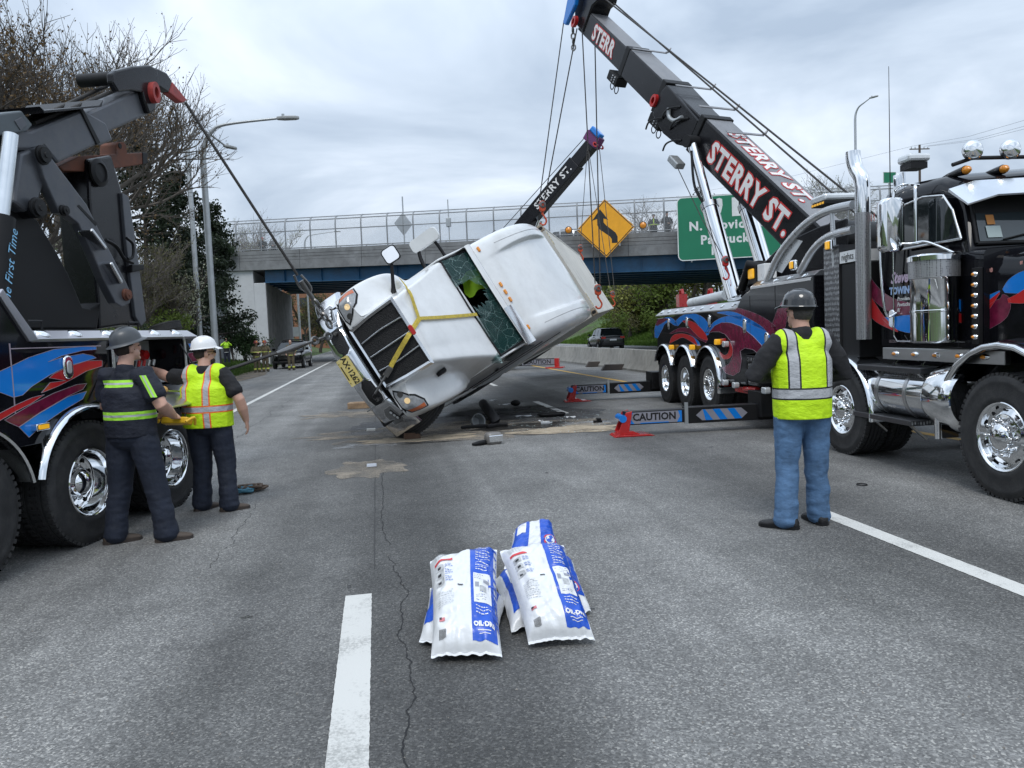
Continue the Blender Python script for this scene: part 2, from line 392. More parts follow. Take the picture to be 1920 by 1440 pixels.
def asphalt_mat():
    m = bpy.data.materials.new('asphalt'); m.use_nodes = True; t = m.node_tree; b = t.nodes['Principled BSDF']
    L = t.links.new
    co = N(t, 'ShaderNodeTexCoord'); sp = N(t, 'ShaderNodeSeparateXYZ'); L(co.outputs['Object'], sp.inputs[0])
    # wheel-path and joint bands across the road, their edges wandering
    wob = N(t, 'ShaderNodeTexNoise', i_Scale=0.45, i_Detail=6.0, i_Roughness=0.6); L(co.outputs['Object'], wob.inputs['Vector'])
    def math_(op, x, y):
        n = N(t, 'ShaderNodeMath', operation=op)
        for i, q in enumerate((x, y)):
            if isinstance(q, (int, float)): n.inputs[i].default_value = q
            else: L(q, n.inputs[i])
        return n.outputs[0]
    xx = math_('ADD', sp.outputs[0], math_('MULTIPLY', math_('SUBTRACT', wob.outputs[0], 0.5), 0.9))
    mr = N(t, 'ShaderNodeMapRange', i_1=-8.0, i_2=12.0); L(xx, mr.inputs[0])
    rp = N(t, 'ShaderNodeValToRGB'); el = rp.color_ramp.elements
    el[0].position = 0; el[0].color = (0.165,) * 3 + (1,)
    el[1].position = 1; el[1].color = (0.17,) * 3 + (1,)
    def at(x, v): q = el.new((x + 8.0) / 20.0); v *= 1.08; q.color = (v * 1.01, v, v * .975, 1)
    for x, v in ((-4.6, .14), (-3.3, .165), (-2.2, .190), (-1.35, .165), (-0.95, .105), (-0.35, .098), (0.25, .066), (0.65, .080), (1.05, .165), (2.0, .182), (2.9, .16), (3.35, .098), (4.25, .095), (4.9, .165), (6.6, .155), (7.4, .11), (8.5, .14)): at(x, v)
    L(mr.outputs[0], rp.inputs[0])
    # blotches
    bl = N(t, 'ShaderNodeTexNoise', i_Scale=0.8, i_Detail=8.0, i_Roughness=0.68); L(co.outputs['Object'], bl.inputs['Vector'])
    bm = N(t, 'ShaderNodeMapRange', i_1=0.3, i_2=0.7, i_3=0.68, i_4=1.30); L(bl.outputs[0], bm.inputs[0])
    # aggregate stones
    vo = N(t, 'ShaderNodeTexVoronoi', i_Scale=105.0, i_Randomness=1.0); L(co.outputs['Object'], vo.inputs['Vector'])
    vs = N(t, 'ShaderNodeSeparateColor'); L(vo.outputs['Color'], vs.inputs[0])
    st = N(t, 'ShaderNodeValToRGB'); q = st.color_ramp.elements
    q[0].position = 0.0; q[0].color = (0.55,) * 3 + (1,); q[1].position = 1.0; q[1].color = (2.0, 1.97, 1.88, 1)
    for p, c in ((0.35, 0.76), (0.62, 0.97), (0.86, 1.25)): z = q.new(p); z.color = (c, c, c * 0.99, 1)
    L(vs.outputs[0], st.inputs[0])
    mp_ = N(t, 'ShaderNodeMapping'); mp_.inputs['Scale'].default_value = (1.6, .07, 1); L(co.outputs['Object'], mp_.inputs[0])
    sk_ = N(t, 'ShaderNodeTexNoise', i_Scale=1.0, i_Detail=7.0, i_Roughness=0.6); L(mp_.outputs[0], sk_.inputs['Vector'])
    sm_ = N(t, 'ShaderNodeMapRange', i_1=0.32, i_2=0.68, i_3=0.74, i_4=1.22); L(sk_.outputs[0], sm_.inputs[0])
    v1 = N(t, 'ShaderNodeVectorMath', operation='SCALE'); L(rp.outputs[0], v1.inputs[0]); L(math_('MULTIPLY', bm.outputs[0], sm_.outputs[0]), v1.inputs['Scale'])
    v2 = N(t, 'ShaderNodeVectorMath', operation='MULTIPLY'); L(v1.outputs[0], v2.inputs[0]); L(st.outputs[0], v2.inputs[1])
    L(v2.outputs[0], b.inputs['Base Color'])
    rr = N(t, 'ShaderNodeMapRange', i_1=0.0, i_2=1.0, i_3=0.62, i_4=0.9); L(vs.outputs[1], rr.inputs[0]); L(rr.outputs[0], b.inputs['Roughness'])
    bp = N(t, 'ShaderNodeBump', i_Strength=0.55, i_Distance=0.006); L(vo.outputs['Distance'], bp.inputs['Height']); bp.invert = True
    L(bp.outputs[0], b.inputs['Normal'])
    return m
M_['asphalt'] = asphalt_mat()
def sheet(name, x0, x1, y0, y1, z, m):
    return MB().grid([[(x0, y, z), (x1, y, z)] for y in (y0, y1)]).build(name, m, None, 0)
road = struct(sheet('road', -7.2, 10.05, -40, 420, 0.0, M_['asphalt']))
road2 = struct(sheet('opposite_road', 10.1, 24.0, -40, 420, -0.004, M_['asphalt']))

def paint_mat(name, col, wear=0.6):
    m = bpy.data.materials.new(name); m.use_nodes = True; t = m.node_tree; b = t.nodes['Principled BSDF']; L = t.links.new
    co = N(t, 'ShaderNodeTexCoord')
    n1 = N(t, 'ShaderNodeTexNoise', i_Scale=60.0, i_Detail=6.0, i_Roughness=0.8); L(co.outputs['Object'], n1.inputs['Vector'])
    n2 = N(t, 'ShaderNodeTexNoise', i_Scale=2.2, i_Detail=5.0, i_Roughness=0.7); L(co.outputs['Object'], n2.inputs['Vector'])
    ad = N(t, 'ShaderNodeMath', operation='MULTIPLY'); L(n1.outputs[0], ad.inputs[0]); L(n2.outputs[0], ad.inputs[1])
    mr = N(t, 'ShaderNodeMapRange', i_1=0.25, i_2=0.36, i_3=0.0, i_4=wear); L(ad.outputs[0], mr.inputs[0])
    mc = N(t, 'ShaderNodeMix', data_type='RGBA'); mc.inputs[6].default_value = tuple(col) + (1,); mc.inputs[7].default_value = (0.2, 0.2, 0.19, 1)
    L(mr.outputs[0], mc.inputs[0]); L(mc.outputs[2], b.inputs['Base Color']); b.inputs['Roughness'].default_value = 0.75
    bp = N(t, 'ShaderNodeBump', i_Strength=0.5, i_Distance=0.004); L(n1.outputs[0], bp.inputs['Height']); L(bp.outputs[0], b.inputs['Normal'])
    return m
WP = paint_mat('white_road_paint', (0.60, 0.595, 0.565)); YP = paint_mat('yellow_road_paint', (0.62, 0.36, 0.05))
def stripe(x, y0, y1, w, m, parent, name='lane_marking', z=0.004):
    rnd = random.Random(int(x * 100 + y0)); rows = []; n = max(2, min(150, int((y1 - y0) / 0.025)))
    for i in range(n + 1):
        y = y0 + (y1 - y0) * i / n; j = 0.0018
        rows.append([(x - w / 2 + rnd.uniform(-j, j), y, z), (x + w / 2 + rnd.uniform(-j, j), y, z)])
    return MB().grid(rows).build(name, m, parent, 0)
stripe(-0.2, 1.9, 5.05, 0.17, WP, road)
for y in (14.15, 23.3, 32.4, 41.5, 50.6, 60):
    stripe(-0.18, y, y + (0.42 if y < 15 else 3.05), 0.16, WP, road)
stripe(3.74, 2.6, 6.15, 0.16, WP, road)
for y in (15.1, 24.3, 33.4, 42.5, 51.6, 61): stripe(3.7, y, y + 3.0, 0.15, WP, road)
stripe(-3.62, -30, 200, 0.15, WP, road, 'edge_line'); stripe(7.6, -30, 200, 0.15, YP, road, 'yellow_edge_line')
stripe(11.7, -30, 200, 0.15, YP, road2, 'yellow_edge_line', 0.0); stripe(22.3, -30, 200, 0.15, WP, road2, 'edge_line', 0.0)
for i in range(14): stripe(15.2, 20 + 9.1 * i, 23 + 9.1 * i, 0.15, WP, road2, z=0.0); stripe(18.8, 20 + 9.1 * i, 23 + 9.1 * i, 0.15, WP, road2, z=0.0)

# cracks in the asphalt beside the lane line
def crack(x0, y0, y1, amp, w, seed):
    rnd = random.Random(seed); rows = []; x = x0; y = y0
    while y < y1:
        ww = w * rnd.uniform(0.25, 1.2)
        xx = x0 + amp * (noise.noise((y * 0.9, seed, 0)) * 1.3 + 0.5 * noise.noise((y * 4.1, seed, 1)) + 0.25 * noise.noise((y * 17, seed, 2)))
        rows.append([(xx - ww / 2, y, 0.003), (xx + ww / 2, y, 0.003)]); y += 0.03
    return MB().grid(rows).build('crack', 'dark', road, 0)
crack(0.05, 1.5, 5.9, 0.09, 0.0075, 3); crack(-0.02, 6.2, 11.0, 0.06, 0.008, 9); crack(0.16, 1.5, 2.6, 0.10, 0.007, 21)
crack(-2.55, 9.5, 24, 0.10, 0.012, 5); crack(-1.3, 6, 8.6, 0.10, 0.005, 8)
# long construction joint
MB().grid([[(-0.10 - 0.004 + 0.006 * noise.noise((y * .2, 3, 3)), y * .2, .003), (-0.10 + 0.006, y * .2, .003)] for y in range(28, 90)]).build('joint', mat('joint', (0.05, 0.05, 0.05), 0.9), road, 0)

# ---- stains and absorbent on the road
def blob(name, m, cx, cy, rx, ry, z, seed, rot=0, n=72, rough=0.35, h=0.0, parent=road):
    rim = []
    for k in range(n):
        a = 2 * PI * k / n
        q = 1 + rough * (noise.noise((math.cos(a) * 1.6 + seed, math.sin(a) * 1.6, seed)) * 1.2 + 0.5 * noise.noise((math.cos(a) * 5 + seed, math.sin(a) * 5, 1)))
        x, y = rx * q * math.cos(a), ry * q * math.sin(a)
        rim.append((cx + x * math.cos(rot) - y * math.sin(rot), cy + x * math.sin(rot) + y * math.cos(rot)))
    rows = []
    for f in (1.0, 0.8, 0.55, 0.25):
        rows.append([(cx + (x - cx) * f, cy + (y - cy) * f, z + h * (1 - f)) for x, y in rim])
    return MB().grid(rows, closed=True, cap=False).add([(p[0], p[1], p[2]) for p in rows[-1]], [tuple(range(n))]).build(name, m, parent, 0)
def sand_mat(name, col, lo, hi, scale, rough=0.95):
    m = bpy.data.materials.new(name); m.use_nodes = True; t = m.node_tree; b = t.nodes['Principled BSDF']; L = t.links.new
    co = N(t, 'ShaderNodeTexCoord'); n1 = N(t, 'ShaderNodeTexNoise', i_Scale=scale, i_Detail=9.0, i_Roughness=0.72); L(co.outputs['Object'], n1.inputs['Vector'])
    n2 = N(t, 'ShaderNodeTexNoise', i_Scale=90.0, i_Detail=3.0); L(co.outputs['Object'], n2.inputs['Vector'])
    mr = N(t, 'ShaderNodeMapRange', i_1=lo, i_2=hi); L(n1.outputs[0], mr.inputs[0])
    L(mr.outputs[0], b.inputs['Alpha'])
    ms = N(t, 'ShaderNodeMapRange', i_1=0.3, i_2=0.7, i_3=0.7, i_4=1.3); L(n2.outputs[0], ms.inputs[0])
    v = N(t, 'ShaderNodeVectorMath', operation='SCALE'); v.inputs[0].default_value = col; L(ms.outputs[0], v.inputs['Scale']); L(v.outputs[0], b.inputs['Base Color'])
    b.inputs['Roughness'].default_value = rough
    return m
SAND = sand_mat('absorbent_sand', (0.40, 0.33, 0.24), 0.28, 0.52, 1.6); SAND2 = sand_mat('absorbent_thin', (0.30, 0.26, 0.21), 0.36, 0.66, 1.4)
OILM = sand_mat('oil_stain', (0.020, 0.019, 0.018), 0.38, 0.55, 1.2, 0.35); DUST = sand_mat('white_dust', (0.42, 0.44, 0.46), 0.45, 0.7, 3.0)
WET = sand_mat('damp_asphalt', (0.055, 0.055, 0.058), 0.3, 0.62, 0.9, 0.55)
g = gnd(880, 800); blob('damp_patch', WET, 2.2, 14.6, 2.4, 2.2, 0.0035, 11)
blob('sand_patch', SAND2, 1.0, 13.6, 2.5, 1.25, 0.006, 2, rough=0.6)
g = gnd(800, 822); blob('sand_patch', SAND, g.x, g.y, 1.15, 0.28, 0.008, 4, rough=0.5)
g = gnd(1075, 806); blob('sand_patch', SAND, g.x, g.y, 0.95, 0.42, 0.009, 6, rough=0.4, h=0.01)
g = gnd(690, 775); blob('sand_patch', SAND2, g.x - .2, g.y, 1.3, 0.8, 0.007, 8, rough=0.6)
g = gnd(975, 800); blob('oil_patch', OILM, g.x, g.y, 1.0, 0.42, 0.010, 13, rough=0.6)
g = gnd(940, 775); blob('oil_patch', OILM, g.x, g.y + .4, 1.5, 0.8, 0.0095, 15, rough=0.6)
g = gnd(820, 829); blob('oil_patch', OILM, g.x, g.y, 0.42, 0.05, 0.011, 19, rough=0.7)
g = gnd(690, 836); blob('dust_patch', DUST, g.x, g.y, 0.55, 0.22, 0.007, 23, rough=0.6)
g = gnd(690, 880); blob('sand_patch', SAND2, g.x, g.y, 0.45, 0.6, 0.005, 29, rough=0.5)
g = gnd(1100, 793); blob('dust_patch', DUST, g.x, g.y, 0.5, 0.3, 0.0065, 31, rough=0.6)
# dirt along the left edge of the road
blob('sand_patch', sand_mat('verge_dirt', (0.14, 0.115, 0.085), 0.35, 0.55, 1.0), -7.3, 40, 1.1, 14, 0.012, 37, rough=0.5)

# ---- median barrier
CONC = M_['concrete']
bar = thing('median_barrier', 'long pale concrete median barrier with stained joints beside the far carriageway', 'barrier', (10.05, 0, 0))
prof = [(-0.31, -0.06), (-0.31, 0.08), (-0.17, 0.30), (-0.085, 0.81), (-0.075, 0.83), (0.075, 0.83), (0.085, 0.81), (0.17, 0.30), (0.31, 0.08), (0.31, -0.06)]
segm = None
for i in range(34):
    if segm is None:
        segm = MB().prism(prof, 0, 3.03, frame((0, 0, 0), (1, 0, 0), (0, 0, 1), (0, 1, 0))).build('barrier_segment', CONC, bar, 30, bevel=0.012)
        segm.location = (0, 8, 0); o = segm
    else:
        o = segm.copy(); COL.objects.link(o); o.parent = bar; o.location = (random.uniform(-.008, .008), 8 + 3.05 * i, random.uniform(-.006, .006))

# ================================================================== bridge
BA, BS = 56.7, 0.36
B0 = Vector((0, BA, 0)); BE = Vector((1, -BS, 0)).normalized(); BN = Vector((-BS, -1, 0)).normalized()   # BN towards the camera
def bl(px, py):                                          # pixel on the near face -> (s, z)
    w = onplane(px, py, B0, BN); return (w - B0).dot(BE), w.z
def line(p, q):
    (s0, z0), (s1, z1) = bl(*p), bl(*q)
    return lambda s: z0 + (z1 - z0) * (s - s0) / (s1 - s0)
zTop = line((520, 469), (1233, 435)); zGt = line((520, 505), (1233, 478)); zGb = line((520, 528), (1150, 509))
def bp(s, d, z): p = B0 + BE * s - BN * d; return (p.x, p.y, z)
def band(mb, s0, s1, zb, zt, d0, d1):
    vs = [bp(s0, d0, zb(s0)), bp(s1, d0, zb(s1)), bp(s1, d1, zb(s1)), bp(s0, d1, zb(s0)), bp(s0, d0, zt(s0)), bp(s1, d0, zt(s1)), bp(s1, d1, zt(s1)), bp(s0, d1, zt(s0))]
    mb.add(vs, [(0, 3, 2, 1), (4, 5, 6, 7), (0, 1, 5, 4), (1, 2, 6, 5), (2, 3, 7, 6), (3, 0, 4, 7)]); return mb
def bandp(mb, s0, s1, zb, zt, d0, d1):
    """like band, but its ends run along the road instead of square to the deck"""
    k = -BS; vs = []
    for z in (zb, zt):
        for s, d in ((s0, d0), (s1, d0), (s1, d1), (s0, d1)): vs.append(bp(s + k * d, d, z(s)))
    mb.add(vs, [(0, 3, 2, 1), (4, 5, 6, 7), (0, 1, 5, 4), (1, 2, 6, 5), (2, 3, 7, 6), (3, 0, 4, 7)]); return mb
S0, S1, BW = -15.0, 42.0, 17.0
bridge = thing('overpass', 'grey concrete road overpass on deep blue steel girders spanning the highway', 'bridge')
CONB = mat('bridge_concrete', (0.200, 0.206, 0.210), 0.85, 0, var=0.25, vscale=0.7, bump=0.2, bscale=12, dirt=(0.11, 0.11, 0.11), dirt_amt=0.7)
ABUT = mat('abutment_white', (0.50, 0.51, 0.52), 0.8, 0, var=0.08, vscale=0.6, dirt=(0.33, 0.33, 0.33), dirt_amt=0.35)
ABSH = mat('abutment_dark', (0.22, 0.215, 0.205), 0.85, 0, var=0.35, vscale=0.8, dirt=(0.08, 0.08, 0.08), dirt_amt=0.7)
BLUE = mat('girder_blue', (0.012, 0.085, 0.185), 0.45, 0, var=0.2, vscale=1.0, dirt=(0.01, 0.04, 0.08), dirt_amt=0.5)
WALL_SHADE = mat('wing_wall', (0.085, 0.095, 0.11), 0.85, 0, var=0.25, vscale=0.5)  # the wall's shadow is put into this dark blue-grey
band(MB(), S0, S1, lambda s: zGt(s) + .02, lambda s: zTop(s) - 0.55, 0.35, BW - 0.35).build('deck', CONB, bridge, 0)
for e, d in ((0, 0.0), (1, BW)):
    rows = [(0.0, 0.46), (0.475, 0.62), (0.635, 0.78), (0.795, 1.0)]
    s = S0; i = 0
    while s < S1 - .1:
        s2 = min(S1, s + 4.75)
        for r0, r1 in rows:
            j = random.uniform(0, .02)
            f0 = lambda q, r=r0: zGt(q) + (zTop(q) - zGt(q)) * r
            f1 = lambda q, r=r1: zGt(q) + (zTop(q) - zGt(q)) * r
            dd = (0.0 - j - (0.06 if r0 == 0 else 0), 0.34) if e == 0 else (BW - 0.34, BW + j)
            band(MB(), s + .012, s2 - .012, f0, f1, *dd).build('parapet_panel', CONB, bridge, 0)
        s = s2
    band(MB(), S0, S1, lambda q: zGt(q) + .05, lambda q: zTop(q) - .03, 0.06 if e == 0 else BW - .28, 0.28 if e == 0 else BW - .06).build('parapet_core', 'black_matte', bridge, 0)
for k in range(8):
    d = 0.55 + k * 2.25; g_ = MB()
    band(g_, S0 + 6.6 - BS * d, S1 - 9, zGb, lambda s: zGt(s) + .03, d, d + .03)
    band(g_, S0 + 6.6 - BS * d, S1 - 9, lambda s: zGb(s) - .045, zGb, d - .22, d + .25)
    if k == 0:
        for i in range(14):
            s = S0 + 8 + i * 2.9
            band(g_, s, s + .02, zGb, zGt, d - .18, d)
    g_.build('girder', BLUE, bridge, 0)
# abutments: white face and darker inner side
ax, _ = bl(500, 580); aL, _ = bl(426, 580); w0, _ = bl(340, 580); nx, _ = bl(474, 520)
def zc(v): return lambda s: v
bandp(MB(), aL, nx, zc(-.3), lambda s: zGt(s) - .003, 0.15, BW - .2).build('abutment', ABUT, bridge, 0, bevel=.03)
bandp(MB(), nx + .001, ax, zc(-.3), lambda s: zGb(s) - .05, 0.15, BW - .2).build('bridge_seat', ABUT, bridge, 0, bevel=.03)
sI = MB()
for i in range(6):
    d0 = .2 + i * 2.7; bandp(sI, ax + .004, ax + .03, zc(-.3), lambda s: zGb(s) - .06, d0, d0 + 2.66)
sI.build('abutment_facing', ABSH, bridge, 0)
band(MB(), w0 - 8, aL - .002, zc(-.3), lambda s: zGt(s) - .01, 0.5, 1.0).build('wing_wall', WALL_SHADE, bridge, 0)
rA = S1 - 9
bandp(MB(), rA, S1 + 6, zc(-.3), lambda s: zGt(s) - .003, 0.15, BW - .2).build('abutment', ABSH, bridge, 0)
# approach embankment behind the wing wall
emb = []
for d in (1.2, 4, BW - 3, BW, BW + 10):
    row = []
    for s in (aL - BS * d, aL - 6 - BS * d, aL - 20 - BS * d, aL - 60, aL - 120):
        zz_ = zTop(max(s, S0)) - 0.75
        if d > BW + 1: zz_ = ground_z(*bp(s, d, 0)[:2]) - .5
        row.append(bp(s, d, zz_))
    emb.append(row)
struct(MB().grid(emb).build('embankment', bpy.data.materials['verge_ground'], None, 0))
# ---- fence with curved tops
def link_mat():
    m = bpy.data.materials.new('chain_link'); m.use_nodes = True; t = m.node_tree; L = t.links.new
    b = t.nodes['Principled BSDF']; b.inputs['Base Color'].default_value = (0.33, 0.34, 0.35, 1); b.inputs['Metallic'].default_value = 0.3; b.inputs['Roughness'].default_value = 0.5
    co = N(t, 'ShaderNodeTexCoord')
    fac = None
    for rot in (45, -45):
        mp = N(t, 'ShaderNodeMapping'); mp.inputs['Rotation'].default_value = (0, R(rot), 0); L(co.outputs['Object'], mp.inputs[0])
        w = N(t, 'ShaderNodeTexWave', i_Scale=5.5, wave_type='BANDS', bands_direction='X'); L(mp.outputs[0], w.inputs['Vector'])
        g_ = N(t, 'ShaderNodeMath', operation='GREATER_THAN', i_1=0.93); L(w.outputs[1], g_.inputs[0])
        if fac is None: fac = g_.outputs[0]
        else:
            mx_ = N(t, 'ShaderNodeMath', operation='MAXIMUM'); L(fac, mx_.inputs[0]); L(g_.outputs[0], mx_.inputs[1]); fac = mx_.outputs[0]
    L(fac, b.inputs['Alpha']); return m
CL = link_mat()
fence = thing('overpass_fence', 'tall curved-top chain-link fence along the near side of the overpass', 'fence')
fence2 = thing('overpass_fence', 'chain-link fence on the far parapet of the overpass, seen through the near fence', 'fence')
def fence_run(root, d, step, fh, tone):
    pm = None; s = S0 + .6; rails = [MB(), MB(), MB(), MB()]; mesh_rows = []
    prof = [(0, 0.0), (0, fh * .70), (0.05, fh * .84), (0.16, fh * .93), (0.34, fh * .985), (0.52, fh)]
    while s < S1:
        z0 = zTop(s)
        if pm is None:
            pm = MB().tube([bp(0, d + o_, z_) for o_, z_ in prof], 0.055, 6).build('post', 'galv_dark', root, 60); o = pm
        else:
            o = pm.copy(); COL.objects.link(o); o.parent = root
        o.location = Vector(bp(s, 0, z0)) - Vector(bp(0, 0, 0))
        s += step
    for k, (o_, z_) in enumerate(((0.0, 0.12), (0.0, fh * .58), (0.10, fh * .89), (0.52, fh))):
        rails[k].tube([bp(S0, d + o_, zTop(S0) + z_), bp(S1, d + o_, zTop(S1) + z_)], 0.036, 6).build('rail', 'galv_dark', root, 60)
    m = MB()
    m.grid([[bp(s_, d + o_ + .03, zTop(s_) + z_) for o_, z_ in prof] for s_ in (S0, S1)])
    m.build('chain_link_mesh', CL, root, 60)
fence_run(fence, .17, 1.95, 2.35, 1)
fence_run(fence2, BW - .2, 2.6, 2.2, 0)

# ---- signs on the overpass
SG = mat('sign_green', (0.006, 0.17, 0.085), 0.4, 0, var=0.08, vscale=0.8); SY = mat('sign_yellow', (0.80, 0.36, 0.012), 0.42, 0, var=0.08)
SBK = mat('sign_black', (0.012, 0.012, 0.012), 0.5); SWH = mat('sign_white', (0.66, 0.68, 0.68), 0.45)
dS = -0.9
def sign_pt(px, py, off=0.0): return onplane(px, py, B0 + BN * (-dS + off), BN)
gs = thing('guide_sign', 'large green highway guide sign with white lettering hung on the overpass', 'sign')
c = [sign_pt(1270, 371), sign_pt(1270, 490)]
u = BE; v = (c[0] - c[1]).normalized(); v = Vector((0, 0, 1)); wS = 6.55; hS = (c[0] - c[1]).length
ctr = (c[0] + c[1]) / 2 + u * wS / 2
MS = frame(ctr, u, v, BN)
MB(MS).prism(rrect(wS, hS, .35, 5), -.06, 0).build('panel', SWH, gs, 30)
MB(MS).prism(rrect(wS - .12, hS - .12, .30, 5), -.02, .006).build('face', SG, gs, 30)
k = hS / 4.05
text('N. Providence', .78 * k, MS @ Matrix.Translation((.12, .12 * k, .012)), SWH, gs, offset=.028, align_='CENTER', spacing=1.14)
text('Pawtucket', .78 * k, MS @ Matrix.Translation((.1, -.78 * k, .012)), SWH, gs, offset=.028, spacing=1.14)
text('1', .72 * k, MS @ Matrix.Translation((-1.05, -1.5 * k, .012)), SWH, gs, offset=.028)
sh = [(-.5, .45), (-.35, .52), (0, .42), (.35, .52), (.5, .45), (.52, .1), (.42, -.3), (0, -.58), (-.42, -.3), (-.52, .1)]
MB(MS @ Matrix.Translation((-.95, 1.25 * k, .0))).prism([(x * 1.15, y * 1.15) for x, y in sh], 0, .014).build('route_shield', SWH, gs, 0)
MB(MS @ Matrix.Translation((.95, 1.22 * k, .0))).box((-.72, -.6, 0), (.72, .6, .014)).build('route_square', SWH, gs, 0)
text('12', .95, MS @ Matrix.Translation((.95, 1.22 * k, .02)), SBK, gs, offset=.01)
for sx in (-2.4, 0, 2.4):
    MB(MS).beam((sx, -hS / 2 - .1, -.12), (sx, hS / 2 - .2, -.12), .09, .09).beam((sx, -.4, -.12), (sx, -.4, -.85), .07, .07).build('bracket', 'galv', gs, 0)
ds = thing('warning_sign', 'yellow diamond warning sign with black shifting-lane arrow hung on the overpass', 'sign')
cd = sign_pt(1135.5, 428); hh = (sign_pt(1190, 427) - sign_pt(1081, 429)).length / 2 * 1.0
MD = frame(cd, BE, Vector((0, 0, 1)), BN)
dia = lambda r: [(r, 0), (0, r), (-r, 0), (0, -r)]
MB(MD).prism(dia(hh), -.05, 0).build('panel', SY, ds, 0)
MB(MD).prism(dia(hh * .965), -.01, .006).build('border', SBK, ds, 0)
MB(MD).prism(dia(hh * .925), -.01, .011).build('face', SY, ds, 0)
ar = [(0.20, -0.52), (0.40, -0.52), (0.40, -0.30), (0.33, -0.16), (0.02, 0.10), (-0.06, 0.20), (-0.06, 0.34), (0.10, 0.28), (-0.17, 0.66), (-0.46, 0.28), (-0.28, 0.34), (-0.28, 0.12), (-0.19, -0.04), (0.13, -0.28), (0.20, -0.38)]
MB(MD).prism([(x * hh, y * hh) for x, y in ar], .004, .017).build('arrow', SBK, ds, 0)
for sx in (-.9, .9): MB(MD).beam((sx, -1.2, -.1), (sx, 1.2, -.1), .09, .09).beam((sx, 0, -.1), (sx, 0, -.85), .08, .08).beam((sx, -1.1, -.1), (sx * 1.1, -.1, -.85), .06, .06).build('bracket', 'galv', ds, 0)
for sx in (-1, 1):
    bx_ = MD @ Matrix.Translation((sx * (hh * 1.28), 0.03, .05)) @ Matrix.Scale(.8, 4)
    bc = MB(bx_).lathe([(.30, 0), (.31, .1), (.30, .14), (.28, .15), (.27, .10), (.02, .09)], None, 20).build('beacon', mat('beacon_body', (.10, .07, .04), .4), ds, 40)
    MB(bx_).lathe([(.26, .11), (.2, .16), (.02, .19)], None, 16).build('lens', 'amber', bc, 60)
    MB(bx_).beam((0, 0, -.02), (-sx * hh * .5, 0, -.08), .06, .06).build('arm', 'galv', bc, 0)
# small diamond sign seen from behind, on the deck
bs = thing('small_sign', 'small grey diamond sign seen from behind on a thin post above the overpass', 'sign')
w = onplane(756, 420, B0 - BN * 2.2, BN); z0 = zTop(w.dot(BE)) - .6
Mb = frame(w, Vector((.8, .6, 0)), Vector((0, 0, 1)), Vector((.6, -.8, 0)))
MB(Mb).prism(dia(.85), 0, .03).build('panel', 'galv', bs, 0)
MB(Mb).beam((0, z0 - w.z, .05), (0, 2.0, .05), .07, .07).build('post', 'galv', bs, 0)
bs2 = thing('control_box', 'small grey box with a pole fixed to the overpass fence', 'box')
w = onplane(841, 417, B0 - BN * .1, BN); Mb = frame(w, BE, Vector((0, 0, 1)), BN)
MB(Mb).box((-.16, -.3, -.12), (.16, .3, .12)).build('case', 'galv', bs2, 0, bevel=.02); MB(Mb).beam((0, -1.7, -.05), (0, 1.6, -.05), .06, .06).build('post', 'galv', bs2, 0)
